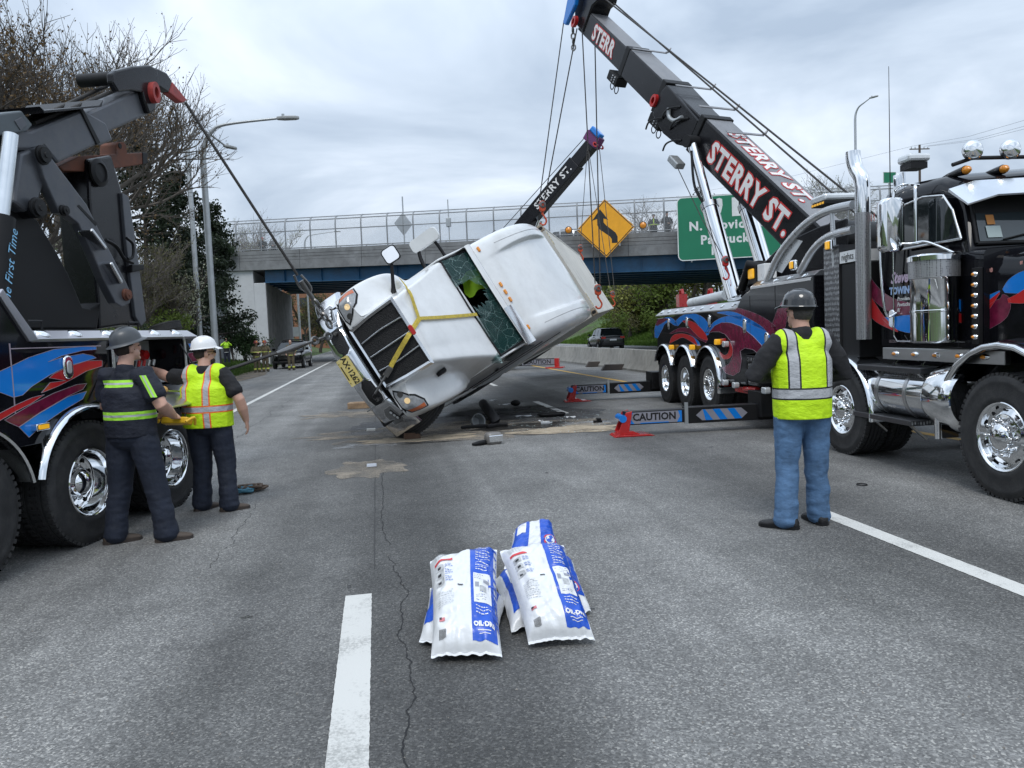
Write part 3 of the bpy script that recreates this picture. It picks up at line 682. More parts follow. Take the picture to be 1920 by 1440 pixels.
# ================================================================== wheels shared by the heavy trucks
_wc = {}
def wheel_meshes(kind):
    if kind in _wc: return _wc[kind]
    Rt, W = 0.535, 0.30
    t = MB()
    pr = [(0.286, -W + .02), (0.30, -W + .002), (0.40, -W - .008), (0.475, -W), (0.515, -W + .012), (0.53, -W + .03)]
    n = 5
    for i in range(n):
        a = -W + .035 + (W - .07) * i / n; b = -W + .035 + (W - .07) * (i + 1) / n
        pr += [(Rt, a + .006), (Rt, b - .006), (Rt - .014, b - .004), (Rt - .014, b + .004)] if i < n - 1 else [(Rt, a + .006), (Rt, b)]
    pr += [(0.53, -.03), (0.515, -.012), (0.475, 0.0), (0.46, 0.004), (0.45, 0.0), (0.40, 0.008), (0.345, 0.006), (0.335, 0.009), (0.315, 0.004), (0.30, -.002), (0.286, -.02)]
    t.lathe(pr, None, 72)
    m = 60
    for k in range(m):                                    # shoulder lugs
        a = 2 * PI * k / m; M = Matrix.Rotation(a, 4, 'Z')
        for h0, h1 in ((-.062, -.012), (-W + .012, -W + .062)):
            t.box((Rt - .03, -.017, h0), (Rt + .007, .017, h1), M)
    if kind != 'steer':
        for k in range(m):
            M = Matrix.Rotation(2 * PI * (k + .5) / m, 4, 'Z'); t.box((Rt - .02, -.015, -.19), (Rt + .006, .015, -.11), M)
    o = t.build('tyre', 'rubber', None, 40); tyre = o.data; bpy.data.objects.remove(o)
    r = MB(); d = MB(); l = MB()
    if kind == 'steer':
        r.lathe([(.286, -.25), (.286, -.03), (.297, -.012), (.297, -.004), (.290, .002), (.281, -.002), (.270, -.022), (.262, -.05), (.252, -.062), (.205, -.040), (.196, -.036), (.188, -.032), (.10, -.030), (.02, -.03)], None, 48)
        hr, hz, lr, lz = .224, -.046, .150, -.032
        hub = [(.118, -.034), (.116, .012), (.108, .024), (.095, .030), (.075, .042), (.045, .054), (.002, .058)]
    else:
        r.lathe([(.286, -.25), (.286, -.03), (.297, -.012), (.297, -.004), (.290, .002), (.281, -.002), (.272, -.02), (.262, -.06), (.250, -.15), (.235, -.165), (.19, -.172), (.12, -.172), (.02, -.172)], None, 48)
        hr, hz, lr, lz = .212, -.164, .150, -.172
        hub = [(.118, -.175), (.116, -.09), (.106, -.075), (.08, -.05), (.04, -.034), (.002, -.03)]
    for k in range(10):
        a = 2 * PI * (k + .5) / 10
        Md = Matrix.Rotation(a, 4, 'Z') @ Matrix.Translation((hr, 0, hz)) @ Matrix.Rotation(R(-22 if kind == 'steer' else 8), 4, 'Y')
        d.lathe([(.0215, .0035), (.0005, .003)], Md, 12); 
        Ml = Matrix.Rotation(a + PI / 10, 4, 'Z') @ Matrix.Translation((lr, 0, lz))
        l.lathe([(.026, 0), (.024, .008), (.019, .010), (.018, .052), (.013, .064), (.001, .070)] if kind == 'steer' else [(.024, 0), (.018, .008), (.017, .03), (.001, .036)], Ml, 10)
    l.lathe(hub, None, 28)
    out = []
    for nm, b, mt in (('rim', r, 'chrome'), ('hole', d, 'dark'), ('hub', l, 'chrome')):
        o = b.build(nm, mt, None, 40); out.append(o.data); bpy.data.objects.remove(o)
    _wc[kind] = (tyre, *out); return _wc[kind]
def add_wheel(parent, x, y, z, kind, out=(0, 1, 0), spin=0.0, scale=1.0, label=None):
    ty, ri, ho, hu = wheel_meshes(kind)
    o = Vector(out).normalized(); a = o.cross(Vector((0, 0, 1))).normalized()
    M = frame((x, y, z), a, o.cross(a), o) @ Matrix.Rotation(spin, 4, 'Z') @ Matrix.Scale(scale, 4)
    w = bpy.data.objects.new('wheel', ri); COL.objects.link(w); w.parent = parent; w.matrix_local = M
    for nm, me in (('tyre', ty), ('hand_holes', ho), ('hub', hu)):
        c = bpy.data.objects.new(nm, me); COL.objects.link(c); c.parent = w
    return w
def arc_fender(parent, x, z, r, a0, a1, y0=0.02, w=0.34, m='chrome', name='fender', yaxis=(0, 1, 0)):
    M = frame((x, y0, z), (1, 0, 0), (0, 0, 1), (0, 1, 0))
    # built mirrored (axis into -y) so that outside faces outward
    p = [(r, -w), (r + .012, -w), (r + .016, -.05), (r + .010, -.015), (r - .012, 0.006), (r - .028, -.004), (r - .03, -.02), (r, -.05)]
    return MB().lathe(p, M, 28, close=True, a0=R(a0), a1=R(a1)).build(name, m, parent, 50)

# ================================================================== right-hand rotator wrecker
aA = R(4.6); p0A = Vector((5.42, 5.95, 0)); dA = Vector((math.sin(aA), math.cos(aA), 0)); yA = Vector((-dA.y, dA.x, 0))
MA = frame(p0A, dA, yA, (0, 0, 1)); MAi = MA.inverted()
TA = thing('rotator_truck', 'black rotator tow truck with flame paint and raised lettered boom at the right', 'tow truck', M=MA)
def AL(px, py, y=0.0):
    return MAi @ onplane(px, py, MA @ Vector((0, y, 0)), yA)
def amap(y): return lambda px, py, lift: tuple(AL(px, py, y + lift))
BP = 'black_paint'
for x, z, k in ((0, .565, 'steer'), (2.73, .55, 'steer'), (7.46, .56, 'steer'), (8.85, .53, 'drive'), (10.22, .53, 'drive')):
    add_wheel(TA, x, 0.0, z, k, spin=x, scale=1.06 if x < 1 else 1.03 if x < 3 else 1.0)
    add_wheel(TA, x, -2.45, z, k, out=(0, -1, 0))
    if k == 'drive' or x > 2: add_wheel(TA, x, -.34, z, 'drive'); add_wheel(TA, x, -2.11, z, 'drive', out=(0, -1, 0))
ch = MB()
for y in (-.75, -1.7): ch.box((-1.4, y - .06, .62), (10.9, y + .06, .92))
for x in (0, 2.73, 7.46, 8.85, 10.22): ch.tube([(x, -.1, .53), (x, -2.35, .53)], .1, 10)
ch.build('chassis', 'black_matte', TA, 30)
# ---- service body
def arch(x, z, r, a0, a1, n=10): return [(x + r * math.cos(R(a0 + (a1 - a0) * k / n)), z + r * math.sin(R(a0 + (a1 - a0) * k / n))) for k in range(n + 1)]
poly = [(3.45, 1.0), (3.45, 2.27), (5.35, 2.24), (5.85, 2.12), (6.1, 1.93), (10.86, 1.86), (10.86, .80)]
poly += arch(10.22, .62, .68, 25, 157) + arch(8.85, .62, .68, 23, 157) + arch(7.46, .62, .68, 23, 178) + [(6.76, .66), (5.72, .66), (5.72, 1.16), (5.3, 1.2), (5.0, 1.0)]
Mxz = frame((0, 0, 0), (1, 0, 0), (0, 0, 1), (0, -1, 0))           # (x, z) polygon, pushed to -y
MB().prism(poly, 0.03, 2.42, Mxz).build('body', BP, TA, 30, bevel=.012)
hb = MB(); hb.box((5.3, -2.3, .66), (5.71, -.06, 1.14)); hb.box((3.5, -2.2, .6), (5.2, -.3, 1.05)); hb.build('winch_box', 'black_matte', TA, 0, bevel=.01)
MB().box((5.32, -.055, .68), (5.68, -.03, 1.02)).build('step_plate', 'tread', TA, 0)
MB().box((5.24, -.06, 1.02), (5.72, -.01, 1.15)).build('name_plate', 'black_matte', TA, 0, bevel=.01)
text('CENTURY', .085, MA.inverted() @ MA @ frame((5.48, -.004, 1.085), (-1, 0, 0), (0, 0, 1), (0, 1, 0)), 'alu', TA, offset=.002, spacing=.95)
# compartment door seams
sm = MB()
for x, z0, z1 in ((5.55, 1.25, 2.1), (4.62, 1.1, 2.2), (6.62, .75, 1.9), (7.95, 1.4, 1.88), (9.4, 1.4, 1.87)): sm.box((x - .006, -.034, z0), (x + .006, -.0265, z1))
sm.box((5.8, -.034, 1.52), (10.8, -.0265, 1.532)); sm.build('door_seam', 'dark', TA, 0)
# bright deck edge with marker lamps
M2 = frame((0, 0, 0), (0, 1, 0), (0, 0, 1), (1, 0, 0))
de = MB().prism([(-.02, 1.90), (-.02, 1.925), (-.2, 2.05), (-.34, 2.05), (-.34, 2.02), (-.2, 2.02)], 6.12, 10.9, M2).build('deck_edge', 'alu', TA, 0, bevel=.004)
for i in range(9):
    MB(frame((6.4 + i * .53, -.105, 1.985), (1, 0, 0), (0, .82, -.57), (0, .57, .82))).lathe([(.052, .0), (.05, .012), (.03, .022), (.001, .026)], None, 14).build('marker_lamp', 'chrome', de, 50)
de2 = MB().prism([(-.02, 2.2), (-.02, 2.24), (-.16, 2.34), (-.34, 2.34), (-.34, 2.3)], 3.5, 5.5, M2).build('deck_edge', 'alu', TA, 0, bevel=.004)
for i in range(4): MB(frame((3.8 + i * .45, -.09, 2.285), (1, 0, 0), (0, .82, -.57), (0, .57, .82))).lathe([(.052, .0), (.05, .012), (.03, .022), (.001, .026)], None, 14).build('marker_lamp', 'chrome', de2, 50)
# rounded stainless fenders of the rear group
for x, a0, a1 in ((10.22, 25, 160), (8.85, 22, 158), (7.46, 22, 195)): arc_fender(TA, x, .62, .66, a0, a1, .06, .36)
arc_fender(TA, 2.73, .53, .68, -5, 185, .02, .36)
# chrome oval marker lights on the flank
for px, py in ((1252, 607), (1286, 605), (1328, 602), (1394, 611), (1435, 637)):
    p = AL(px, py); o = MB(frame((p.x, -.03, p.z), (1, 0, 0), (0, 0, 1), (0, 1, 0))).prism(rrect(.13, .23, .064, 5), 0, .022).build('flank_lamp', 'chrome', TA, 60, bevel=.012, seg=3)
    MB(frame((p.x, -.03, p.z), (1, 0, 0), (0, 0, 1), (0, 1, 0))).prism(rrect(.075, .15, .037, 5), .01, .027).build('lens', 'clear', o, 60, bevel=.008)
for px, py, mt in ((1348, 641, 'amber_lit'), (1363, 645, 'clear'), (1362, 717, 'clear'), (1382, 722, 'clear'), (1261, 651, 'amber_lit'), (1300, 651, 'amber_lit'), (1439, 732, 'clear')):
    p = AL(px, py); MB(frame((p.x, -.02, p.z), (1, 0, 0), (0, 0, 1), (0, 1, 0))).prism(rrect(.12 if px < 1400 else .16, .1, .03, 3), 0, .09).build('work_lamp', mt, TA, 50, bevel=.01)
p = AL(1355, 640); MB().box((p.x - .09, -.03, p.z - .05), (p.x + .09, .01, p.z + .05)).build('lamp_bracket', 'red', TA, 0, bevel=.01)
# red jack and tools under the body
MB().box((5.75, -.5, .5), (6.5, -.12, .6)).tube([(5.5, -.1, .6), (6.0, -.1, .58)], .05, 10).build('red_jack', 'red', TA, 0, bevel=.01)
# ---- flame paint
Z4 = lambda pts: [(1220 + a / 6, 560 + b / 6) + ((c / 6,) if c is not None else ()) for a, b, c in pts]
def paint(strokes, m, mapf, lift, name, pinm='pin'):
    a, b = MB(), MB()
    for s in strokes: swoosh(a, b, [(u, v, w * 1.22) for u, v, w in s], lift, mapf, pin=.22)
    o = a.build(name, m, TA, 0)
    if pinm: b.build('pinstripe', pinm, o, 0)
am = amap(-.03)
paint([Z4([(62, 440, 14), (90, 330, 36), (130, 265, 30), (210, 235, 22), (275, 280, 18), (305, 305, 2)]),
       Z4([(285, 290, 22), (350, 225, 24), (440, 190, 22), (530, 225, 36), (600, 300, 42), (635, 385, 22), (625, 410, 2)]),
       Z4([(385, 402, 2), (450, 440, 20), (520, 500, 22), (560, 525, 2)]), Z4([(610, 390, 3), (660, 320, 16), (700, 290, 4)]),
       Z4([(640, 380, 4), (720, 290, 22), (830, 235, 26), (960, 240, 42), (1090, 300, 66), (1230, 400, 82), (1340, 510, 70), (1420, 560, 30)]),
       Z4([(745, 158, 3), (860, 162, 18), (980, 195, 26), (1130, 255, 26), (1300, 340, 20), (1420, 420, 8)])], 'blue', am, .003, 'flame_paint')
paint([Z4([(62, 300, 8), (110, 255, 22), (190, 228, 4)]), Z4([(215, 395, 4), (320, 352, 16), (430, 360, 22), (540, 420, 26), (630, 490, 6)]),
       Z4([(870, 118, 4), (980, 132, 22), (1150, 200, 34), (1290, 280, 40), (1390, 370, 52), (1440, 300, 62), (1480, 160, 52), (1530, 40, 40), (1570, -50, 22)])], 'maroon', am, .0045, 'flame_paint')
paint([Z4([(360, 250, 4), (450, 285, 28), (520, 350, 36), (590, 420, 30), (640, 465, 4)]), Z4([(215, 500, 4), (270, 440, 26), (360, 415, 18), (460, 455, 22), (520, 520, 4)]),
       Z4([(775, 600, 4), (820, 655, 18), (880, 640, 22), (905, 560, 16), (880, 480, 4)])], 'redflame', am, .006, 'flame_paint')
bigm = [(655, 380), (720, 305), (800, 268), (900, 272), (1010, 312), (1150, 420), (1310, 590), (1240, 640), (1150, 572), (1060, 555), (1008, 590), (1022, 690), (1005, 820), (930, 868), (850, 842), (800, 775), (880, 735), (918, 660), (925, 560), (895, 470), (840, 402), (770, 372), (700, 372)]
pl = [am(1220 + a / 6, 560 + b / 6, .0055) for a, b in bigm]
mo = MB().add(pl, [tuple(range(len(pl)))]).build('flame_paint', 'maroon', TA, 0)
pn = MB()
for i in range(len(pl)):
    pn.beam(pl[i], pl[(i + 1) % len(pl)], .004, .006, up=(0, 1, 0))
pn.build('pinstripe', 'pin', mo, 0)

# ---- cab
def lerp(a, b, t): return a + (b - a) * t
CY0, CY1 = -.16, -2.28
cab = MB()
sec = [(.42, 1.34, 2.27, .0), (.62, 1.34, 2.29, .0), (.80, 1.34, 2.84, .03), (.92, 1.34, 3.0, .05), (1.2, 1.34, 3.10, .06), (1.8, 1.34, 3.14, .05), (2.16, 1.34, 3.12, .05), (2.22, 1.36, 3.06, .06)]
rows = []
for x, zb, zt, ins in sec:
    r = .16 if zt > 2.5 else .06; row = []
    y0, y1 = CY0 - ins, CY1 + ins
    row += [(x, y0, zb), (x, y0, lerp(zb, zt, .45)), (x, y0 - (.03 if zt > 2.5 else 0), zt - r * 1.2)]
    row += [(x, y0 - r * (1 - math.cos(a)) - (.03 if zt > 2.5 else 0), zt - r + r * math.sin(a)) for a in (0.4, .8, 1.2, PI / 2)]
    row += [(x, (y0 + y1) / 2, zt + (.05 if zt > 2.5 else .04))]
    row += [(x, y1 + r * (1 - math.cos(a)) + (.03 if zt > 2.5 else 0), zt - r + r * math.sin(a)) for a in (PI / 2, 1.2, .8, .4)]
    row += [(x, y1 + (.03 if zt > 2.5 else 0), zt - r * 1.2), (x, y1, lerp(zb, zt, .45)), (x, y1, zb)]
    rows.append(row)
cab.grid(rows, closed=True, cap=True).build('cab', BP, TA, 40)
# windscreen, set in the raked front
wf = MB()
fr = lambda y, z, o=0.0: (.62 + .18 * (z - 2.29) / .55 - o, y, z)
wf.grid([[fr(CY0 - .12, 2.36, .012), fr(CY1 + .12, 2.36, .012)], [fr(CY0 - .15, 2.80, .012), fr(CY1 + .15, 2.80, .012)]]).build('windscreen', mat('windscreen', (.035, .045, .05), .05, 0, coat=.5), TA, 0)
wf = MB(); wf.grid([[fr(CY0 - .12, 2.64, .016), fr(CY1 + .12, 2.64, .016)], [fr(CY0 - .15, 2.80, .016), fr(CY1 + .15, 2.80, .016)]]).build('sun_strip', 'dark', TA, 0)
for (y, z, w_, h_, c_) in ((CY0 - .27, 2.57, .08, .1, (.55, .22, .05)), (CY0 - .28, 2.45, .15, .12, (.35, .42, .42))):
    MB(frame(fr(y, z, .02), (0, -1, 0), Vector((.31, 0, .95)), Vector((-.95, 0, .31)))).box((-w_ / 2, -h_ / 2, 0), (w_ / 2, h_ / 2, .002)).build('windscreen_sticker', mat('sticker%d' % int(h_ * 100), c_, .5), TA, 0)
MB().tube([fr(CY0 - .35, 2.37, .03), fr(CY0 - .7, 2.44, .035), fr(CY0 - 1.1, 2.40, .035)], .009, 5).build('wiper', 'black_matte', TA, 60)
gk = MB()
fp = [fr(CY0 - .08, 2.34, .02), fr(CY1 + .08, 2.34, .02), fr(CY1 + .12, 2.83, .02), fr(CY0 - .12, 2.83, .02)]
for i in range(4): gk.tube([fp[i], fp[(i + 1) % 4]], .018, 6)
gk.build('windscreen_gasket', 'black_matte', TA, 60)
# visor
vz = MB(); vr = []
for y, dz, dx in ((CY0 + .0, -.06, .16), (CY0 - .2, 0, .02), ((CY0 + CY1) / 2, .02, -.03), (CY1 + .2, 0, .02), (CY1, -.06, .16)):
    vr.append([(.80 + dx * .7, y, 2.97 + dz), (.47 + dx, y, 2.78 + dz), (.475 + dx, y, 2.765 + dz), (.81 + dx * .7, y, 2.945 + dz)])
vz.grid(vr, closed=True, cap=True).build('visor', mat('visor_steel', (.75, .76, .78), .18, 1.0, var=.04), TA, 30)
# roof lamps
for i, y in enumerate((CY0 - .22, CY0 - .62, CY0 - 1.06, CY0 - 1.5, CY0 - 1.9)):
    o = MB(frame((.97, y, 3.10), (0, 1, 0), (0, 0, 1), (-1, 0, 0))).lathe([(.001, -.38), (.025, -.25), (.042, -.08), (.048, 0)], None, 14).build('marker_housing', BP, TA, 60)
    MB(frame((.97, y, 3.10), (0, 1, 0), (0, 0, 1), (-1, 0, 0))).lathe([(.042, 0), (.040, .03), (.028, .055), (.001, .068)], None, 14).build('lens', 'amber', o, 60)
MB().tube([(1.0, CY0 - .1, 3.16), (.98, CY0 - .3, 3.22), (.98, CY1 + .3, 3.22), (1.0, CY1 + .1, 3.16)], .02, 8).build('lamp_bar', 'black_matte', TA, 60)
for y in (CY0 - .28, CY0 - .68, CY0 - 1.1, CY0 - 1.5):
    MB(frame((.93, y, 3.29), (0, 1, 0), (0, 0, 1), (-1, 0, 0))).lathe([(.001, -.10), (.06, -.09), (.095, -.05), (.10, 0), (.094, .012), (.06, .03), (.001, .04)], None, 24).build('spot_lamp', 'chrome', TA, 60)
# roof light bar on a bracket
p = AL(1713, 298, -.5); lbx = MB(Matrix.Translation(p)).box((-.12, -.13, -.045), (.12, .13, .045)).build('light_bar', 'clear', TA, 0, bevel=.03)
MB(Matrix.Translation(p)).box((-.1, -.1, -.12), (.1, .1, -.05)).build('base', 'black_matte', lbx, 0)
p = AL(1690, 345, -.3); MB(Matrix.Translation(p)).prism([(-.1, -.28), (.14, -.28), (.14, .12), (-.06, .12)], -.01, .01, Mxz).build('sleeper_trim', 'chrome', TA, 0)
# side glass
gl = MB(); q = [AL(1694, 352 + 50, CY0), AL(1775, 380, CY0)]
gpoly = [(1.72, 2.40), (1.72, 2.86), (1.30, 2.90), (.98, 2.86), (.84, 2.70), (.72, 2.40)]
gl.prism(gpoly, -CY0 - .012, -CY0 + .0, Mxz).build('side_window', 'glass', TA, 0)
gk = MB()
for i in range(len(gpoly)):
    a, b = gpoly[i], gpoly[(i + 1) % len(gpoly)]; gk.tube([(a[0], CY0 + .012, a[1]), (b[0], CY0 + .012, b[1])], .013, 6)
gk.build('window_trim', 'chrome_dull', TA, 60)
# door outline, grab handles, door handle
dm = MB()
dl = [(1.84, 2.95), (1.84, 1.46), (1.78, 1.40), (.66, 1.40)]
for a, b in zip(dl, dl[1:]): dm.tube([(a[0], CY0 + .008, a[1]), (b[0], CY0 + .008, b[1])], .010, 6)
dm.build('door_trim', 'chrome_dull', TA, 60)
def gh(pts, r=.015, name='grab_handle', m='chrome'): MB().tube(spline(pts, 5), r, 8).build(name, m, TA, 60)
p1, p2 = AL(1641, 440, .0), AL(1652, 588, .0)
gh([(p1.x - .03, CY0, p1.z), (p1.x, CY0 + .1, p1.z - .03), (p2.x + .02, CY0 + .1, p2.z + .03), (p2.x - .04, CY0, p2.z)])
p = AL(1675, 597, CY0); MB(frame((p.x, CY0, p.z), (1, 0, 0), (0, 0, 1), (0, 1, 0))).prism(rrect(.10, .2, .04, 4), 0, .03).build('door_handle', 'chrome', TA, 50, bevel=.012)
# mirror on tubular arms
MY = .14
pm = [AL(1650, 378, MY), AL(1692, 372, MY), AL(1694, 468, MY), AL(1648, 470, MY)]
cxm = sum(p.x for p in pm) / 4; czm = sum(p.z for p in pm) / 4
mi = MB(Matrix.Translation((cxm, MY, czm)) @ Matrix.Rotation(R(-12), 4, 'Z')); rows = []
for t_, sc_ in ((-.085, .55), (-.07, .85), (-.03, 1.0), (.05, 1.0), (.07, .93)):
    rows.append([(t_, a * sc_, b * (.92 + .08 * sc_)) for a, b in rrect(.25, .56, .07, 4)])
mi.grid(rows, closed=True, cap=True).build('mirror', 'chrome', TA, 50)
gh([(cxm, MY - .03, czm + .27), (cxm, MY - .05, czm + .36), (cxm - .1, MY - .08, czm + .40), (1.36, CY0 + .02, czm + .40)], .014, 'mirror_arm')
gh([(cxm - .02, MY - .05, czm - .2), (cxm - .2, MY - .1, czm - .22), (1.1, CY0 + .1, czm - .22), (.78, CY0, czm - .38)], .014, 'mirror_arm')
gh([(1.30, CY0 + .1, czm + .38), (1.26, CY0 + .12, czm + .3), (1.26, CY0 + .12, czm - .2)], .018, 'mirror_arm')
p = AL(1666, 374, 0); p_ = AL(1667, 122, 0)
MB().tube([(p.x, -.02, p.z - .1), (p.x, -.02, p.z + .12), (p_.x + .04, -.02, p_.z)], [.009, .006, .003], 5).build('antenna', 'black_matte', TA, 60)
# air cleaner
ac = MB(frame((.88, .02, 1.40), (1, 0, 0), (0, 1, 0), (0, 0, 1)))
can = ac.lathe([(.001, 0), (.19, 0), (.215, .02), (.215, .30), (.221, .305), (.221, .32), (.215, .325), (.215, .62), (.23, .64)], None, 36).build('air_cleaner', 'chrome', TA, 40)
MB(frame((.88, .02, 1.40), (1, 0, 0), (0, 1, 0), (0, 0, 1))).lathe([(.23, .64), (.232, .80)], None, 36).build('screen', 'perf', can, 40)
MB(frame((.88, .02, 1.40), (1, 0, 0), (0, 1, 0), (0, 0, 1))).lathe([(.232, .80), (.245, .805), (.245, .85), (.22, .87), (.001, .885)], None, 36).build('cap', 'chrome', can, 40)
# cowl light strip and lower light rail
ls = MB().box((.43, CY0, 1.38), (.52, CY0 + .05, 2.10)).build('cowl_light_strip', 'black_matte', TA, 0, bevel=.006)
for i in range(7): MB(frame((.475, CY0 + .05, 1.45 + i * .098), (1, 0, 0), (0, 0, 1), (0, 1, 0))).lathe([(.04, 0), (.035, .012), (.02, .022), (.001, .026)], Matrix.Diagonal((1, .7, 1, 1)), 12).build('lamp', 'chrome', ls, 60); MB(frame((.475, CY0 + .05, 1.45 + i * .098), (1, 0, 0), (0, 0, 1), (0, 1, 0))).lathe([(.022, .021), (.015, .029), (.001, .031)], Matrix.Diagonal((1, .7, 1, 1)), 10).build('lens', 'amber', ls, 60)
lr = MB().box((.05, -.14, 1.20), (1.95, -.08, 1.33)).build('light_rail', 'alu', TA, 0, bevel=.006)
for i in range(5): MB(frame((.3 + i * .35, -.08, 1.265), (1, 0, 0), (0, 0, 1), (0, 1, 0))).lathe([(.05, 0), (.045, .012), (.025, .025), (.001, .03)], Matrix.Diagonal((1.25, .62, 1, 1)), 14).build('lamp', 'chrome', lr, 60); MB(frame((.3 + i * .35, -.08, 1.265), (1, 0, 0), (0, 0, 1), (0, 1, 0))).lathe([(.03, .024), (.02, .033), (.001, .036)], Matrix.Diagonal((1.25, .62, 1, 1)), 12).build('lens', 'amber', lr, 60)
# hood and front mudguard
hood = MB(); rows = []
for x, w_, zt in ((.46, 1.0, 2.28), (.2, .975, 2.25), (-.3, .91, 2.20), (-1.0, .80, 2.12), (-1.5, .72, 2.06), (-1.58, .70, 1.98)):
    row = [(x, -1.22 + w_, 1.0), (x, -1.22 + w_, zt - .30), (x, -1.22 + w_ * .97, zt - .12), (x, -1.22 + w_ * .86, zt - .02), (x, -1.22, zt + .05), (x, -1.22 - w_ * .86, zt - .02), (x, -1.22 - w_ * .97, zt - .12), (x, -1.22 - w_, zt - .30), (x, -1.22 - w_, 1.0)]
    rows.append(row)
hood.grid(rows, cap=True).build('hood', BP, TA, 40)
for sgn in (0, 1):
    y0 = -.0 if not sgn else -2.45
    g_ = MB(); rr_ = []
    for k in range(15):
        a = R(-8 + 196 * k / 14); ca, sa = math.cos(a), math.sin(a)
        rad = .80 + .06 * max(0, ca) ** 2
        X, Z = rad * ca, .56 + rad * sa * 1.03
        d_ = -1 if not sgn else 1
        rr_.append([(X, y0, Z), (X * 1.02, y0 + d_ * .05, Z + .04 * max(0, sa)), (X * 1.0, y0 + d_ * .3, Z + .07 * max(0, sa)), (X * .98, y0 + d_ * .60, Z + .03 * max(0, sa))])
    g_.grid(rr_).build('front_mudguard', BP, TA, 60)
    if not sgn:
        MB().tube([(p[0][0], y0 + .004, p[0][2]) for p in rr_], .035, 8).build('mudguard_trim', 'chrome', TA, 60)
# fuel tank and steps
tk = MB(frame((1.08, -.30, .84), (0, 1, 0), (0, 0, 1), (1, 0, 0))).lathe([(.001, -.02), (.25, -.01), (.285, .03), (.29, .08), (.29, 1.1), (.285, 1.13), (.25, 1.17), (.001, 1.18)], None, 36).build('fuel_tank', 'chrome', TA, 40)
for x in (1.42, 1.95):
    MB(frame((x, -.30, .84), (0, 1, 0), (0, 0, 1), (1, 0, 0))).lathe([(.292, 0), (.298, 0), (.298, .05), (.292, .05)], None, 36, close=True).build('strap', 'alu', tk, 40)
MB(frame((.62, -.26, .84), (0, 1, 0), (0, 0, 1), (1, 0, 0))).lathe([(.001, 0), (.3, .0), (.345, .05), (.355, .12), (.355, .36), (.33, .42), (.001, .43)], None, 40).build('end_tank', 'chrome', TA, 40)
for x0, x1, z in ((1.12, 2.32, 1.10), (1.28, 2.42, .54)):
    st = MB().box((x0, -.26, z - .03), (x1, .02, z + .03)).build('step', 'tread', TA, 0, bevel=.008)
    for x in (x0 + .15, x1 - .25): MB().beam((x, -.05, z - .02), (x, -.25, z - .2), .04, .02).build('bracket', 'alu', st, 0)
for x in (1.45, 1.95): gh([(x, -.2, 1.10), (x + .1, -.35, 1.2), (x + .05, -.55, 1.16)], .014, 'tank_handle', 'chrome_dull')
# exhaust stack with perforated guard
sx_, sy_ = 2.33, -.08
MB(frame((sx_, sy_, 1.42), (1, 0, 0), (0, 1, 0), (0, 0, 1))).lathe([(.085, 0), (.085, 1.55)], None, 20).build('heat_guard', 'perf', TA, 60)
MB().tube(spline([(sx_, sy_, 2.9), (sx_, sy_, 3.18), (sx_ + .03, sy_, 3.32), (sx_ + .11, sy_ + .01, 3.43), (sx_ + .15, sy_ + .02, 3.56), (sx_ + .16, sy_ + .02, 3.64)], 5), .085, 24, cap=False).build('exhaust_stack', 'chrome', TA, 60)
MB().box((2.5, -.55, 1.2), (2.9, -.12, 2.35)).build('tool_locker', 'black_matte', TA, 0, bevel=.01)
MB().box((2.92, -.6, 1.2), (3.30, -.10, 2.6)).build('tread_panel', 'tread', TA, 0)
MB().box((2.52, -.52, 2.36), (2.9, -.1, 2.5)).build('name_panel', 'white', TA, 0)
text('nights', .12, frame((2.71, -.095, 2.43), (-1, 0, 0), (0, 0, 1), (0, 1, 0)), 'black_matte', TA)
# hoops behind the cab
for y, dz in ((-.12, 0), (-2.3, 0)):
    pts = [AL(*q, y=-.12) for q in ((1436, 535), (1460, 480), (1500, 430), (1545, 398), (1600, 384))]
    MB().tube(spline([(p.x, y, p.z) for p in pts], 6), .055, 12).build('hoop', 'hoop', TA, 60)
    pts = [AL(*q, y=-.12) for q in ((1500, 510), (1525, 468), (1555, 443), (1600, 430))]
    MB().tube(spline([(p.x, y, p.z) for p in pts], 6), .05, 12).build('hoop', 'hoop', TA, 60)
    p = AL(1560, 400, -.12), AL(1565, 500, -.12)
    MB().tube([(p[0].x, y, p[0].z), (p[1].x, y, p[1].z)], .03, 8).build('hoop_brace', 'hoop', TA, 60)
pts = [AL(1448, 505, -.15), AL(1466, 512, -.15), AL(1505, 452, -.15), AL(1490, 447, -.15)]
MB().add([tuple(p) for p in pts], [(0, 1, 2, 3)]).build('hoop_gusset', 'hoop', TA, 0)
for px, py in ((1488, 497), (1556, 460)):
    p = AL(px, py, -.05); o = MB(Matrix.Translation(p)).box((-.07, -.03, -.07), (.07, .03, .07)).build('hoop_lamp', 'chrome', TA, 0, bevel=.02)
    MB(Matrix.Translation(p)).box((-.045, .025, -.05), (.045, .05, .05)).build('lens', 'amber_lit', o, 0, bevel=.012)
p = AL(1424, 513, -.25); o = MB(Matrix.Translation(p)).box((-.14, -.12, -.16), (.14, .12, .13)).build('beacon_box', 'black_matte', TA, 0, bevel=.01)
MB(Matrix.Translation(p)).box((-.1, .12, -.08), (.1, .16, .08)).build('lens', 'amber_lit', o, 0, bevel=.03)
MB(Matrix.Translation(p)).box((-.42, -.1, -.14), (-.15, .1, .13)).build('case', 'white', o, 0, bevel=.01)
MB(Matrix.Translation(p)).lathe([(.11, .14), (.12, .16), (.08, .20), (.001, .21)], None, 16).build('dome', 'black_matte', o, 60)
p = AL(1572, 376, -.5); o = MB(Matrix.Translation(p)).box((-.2, -.3, -.02), (.2, .3, .07)).build('arrow_board', 'clear', TA, 0, bevel=.03)
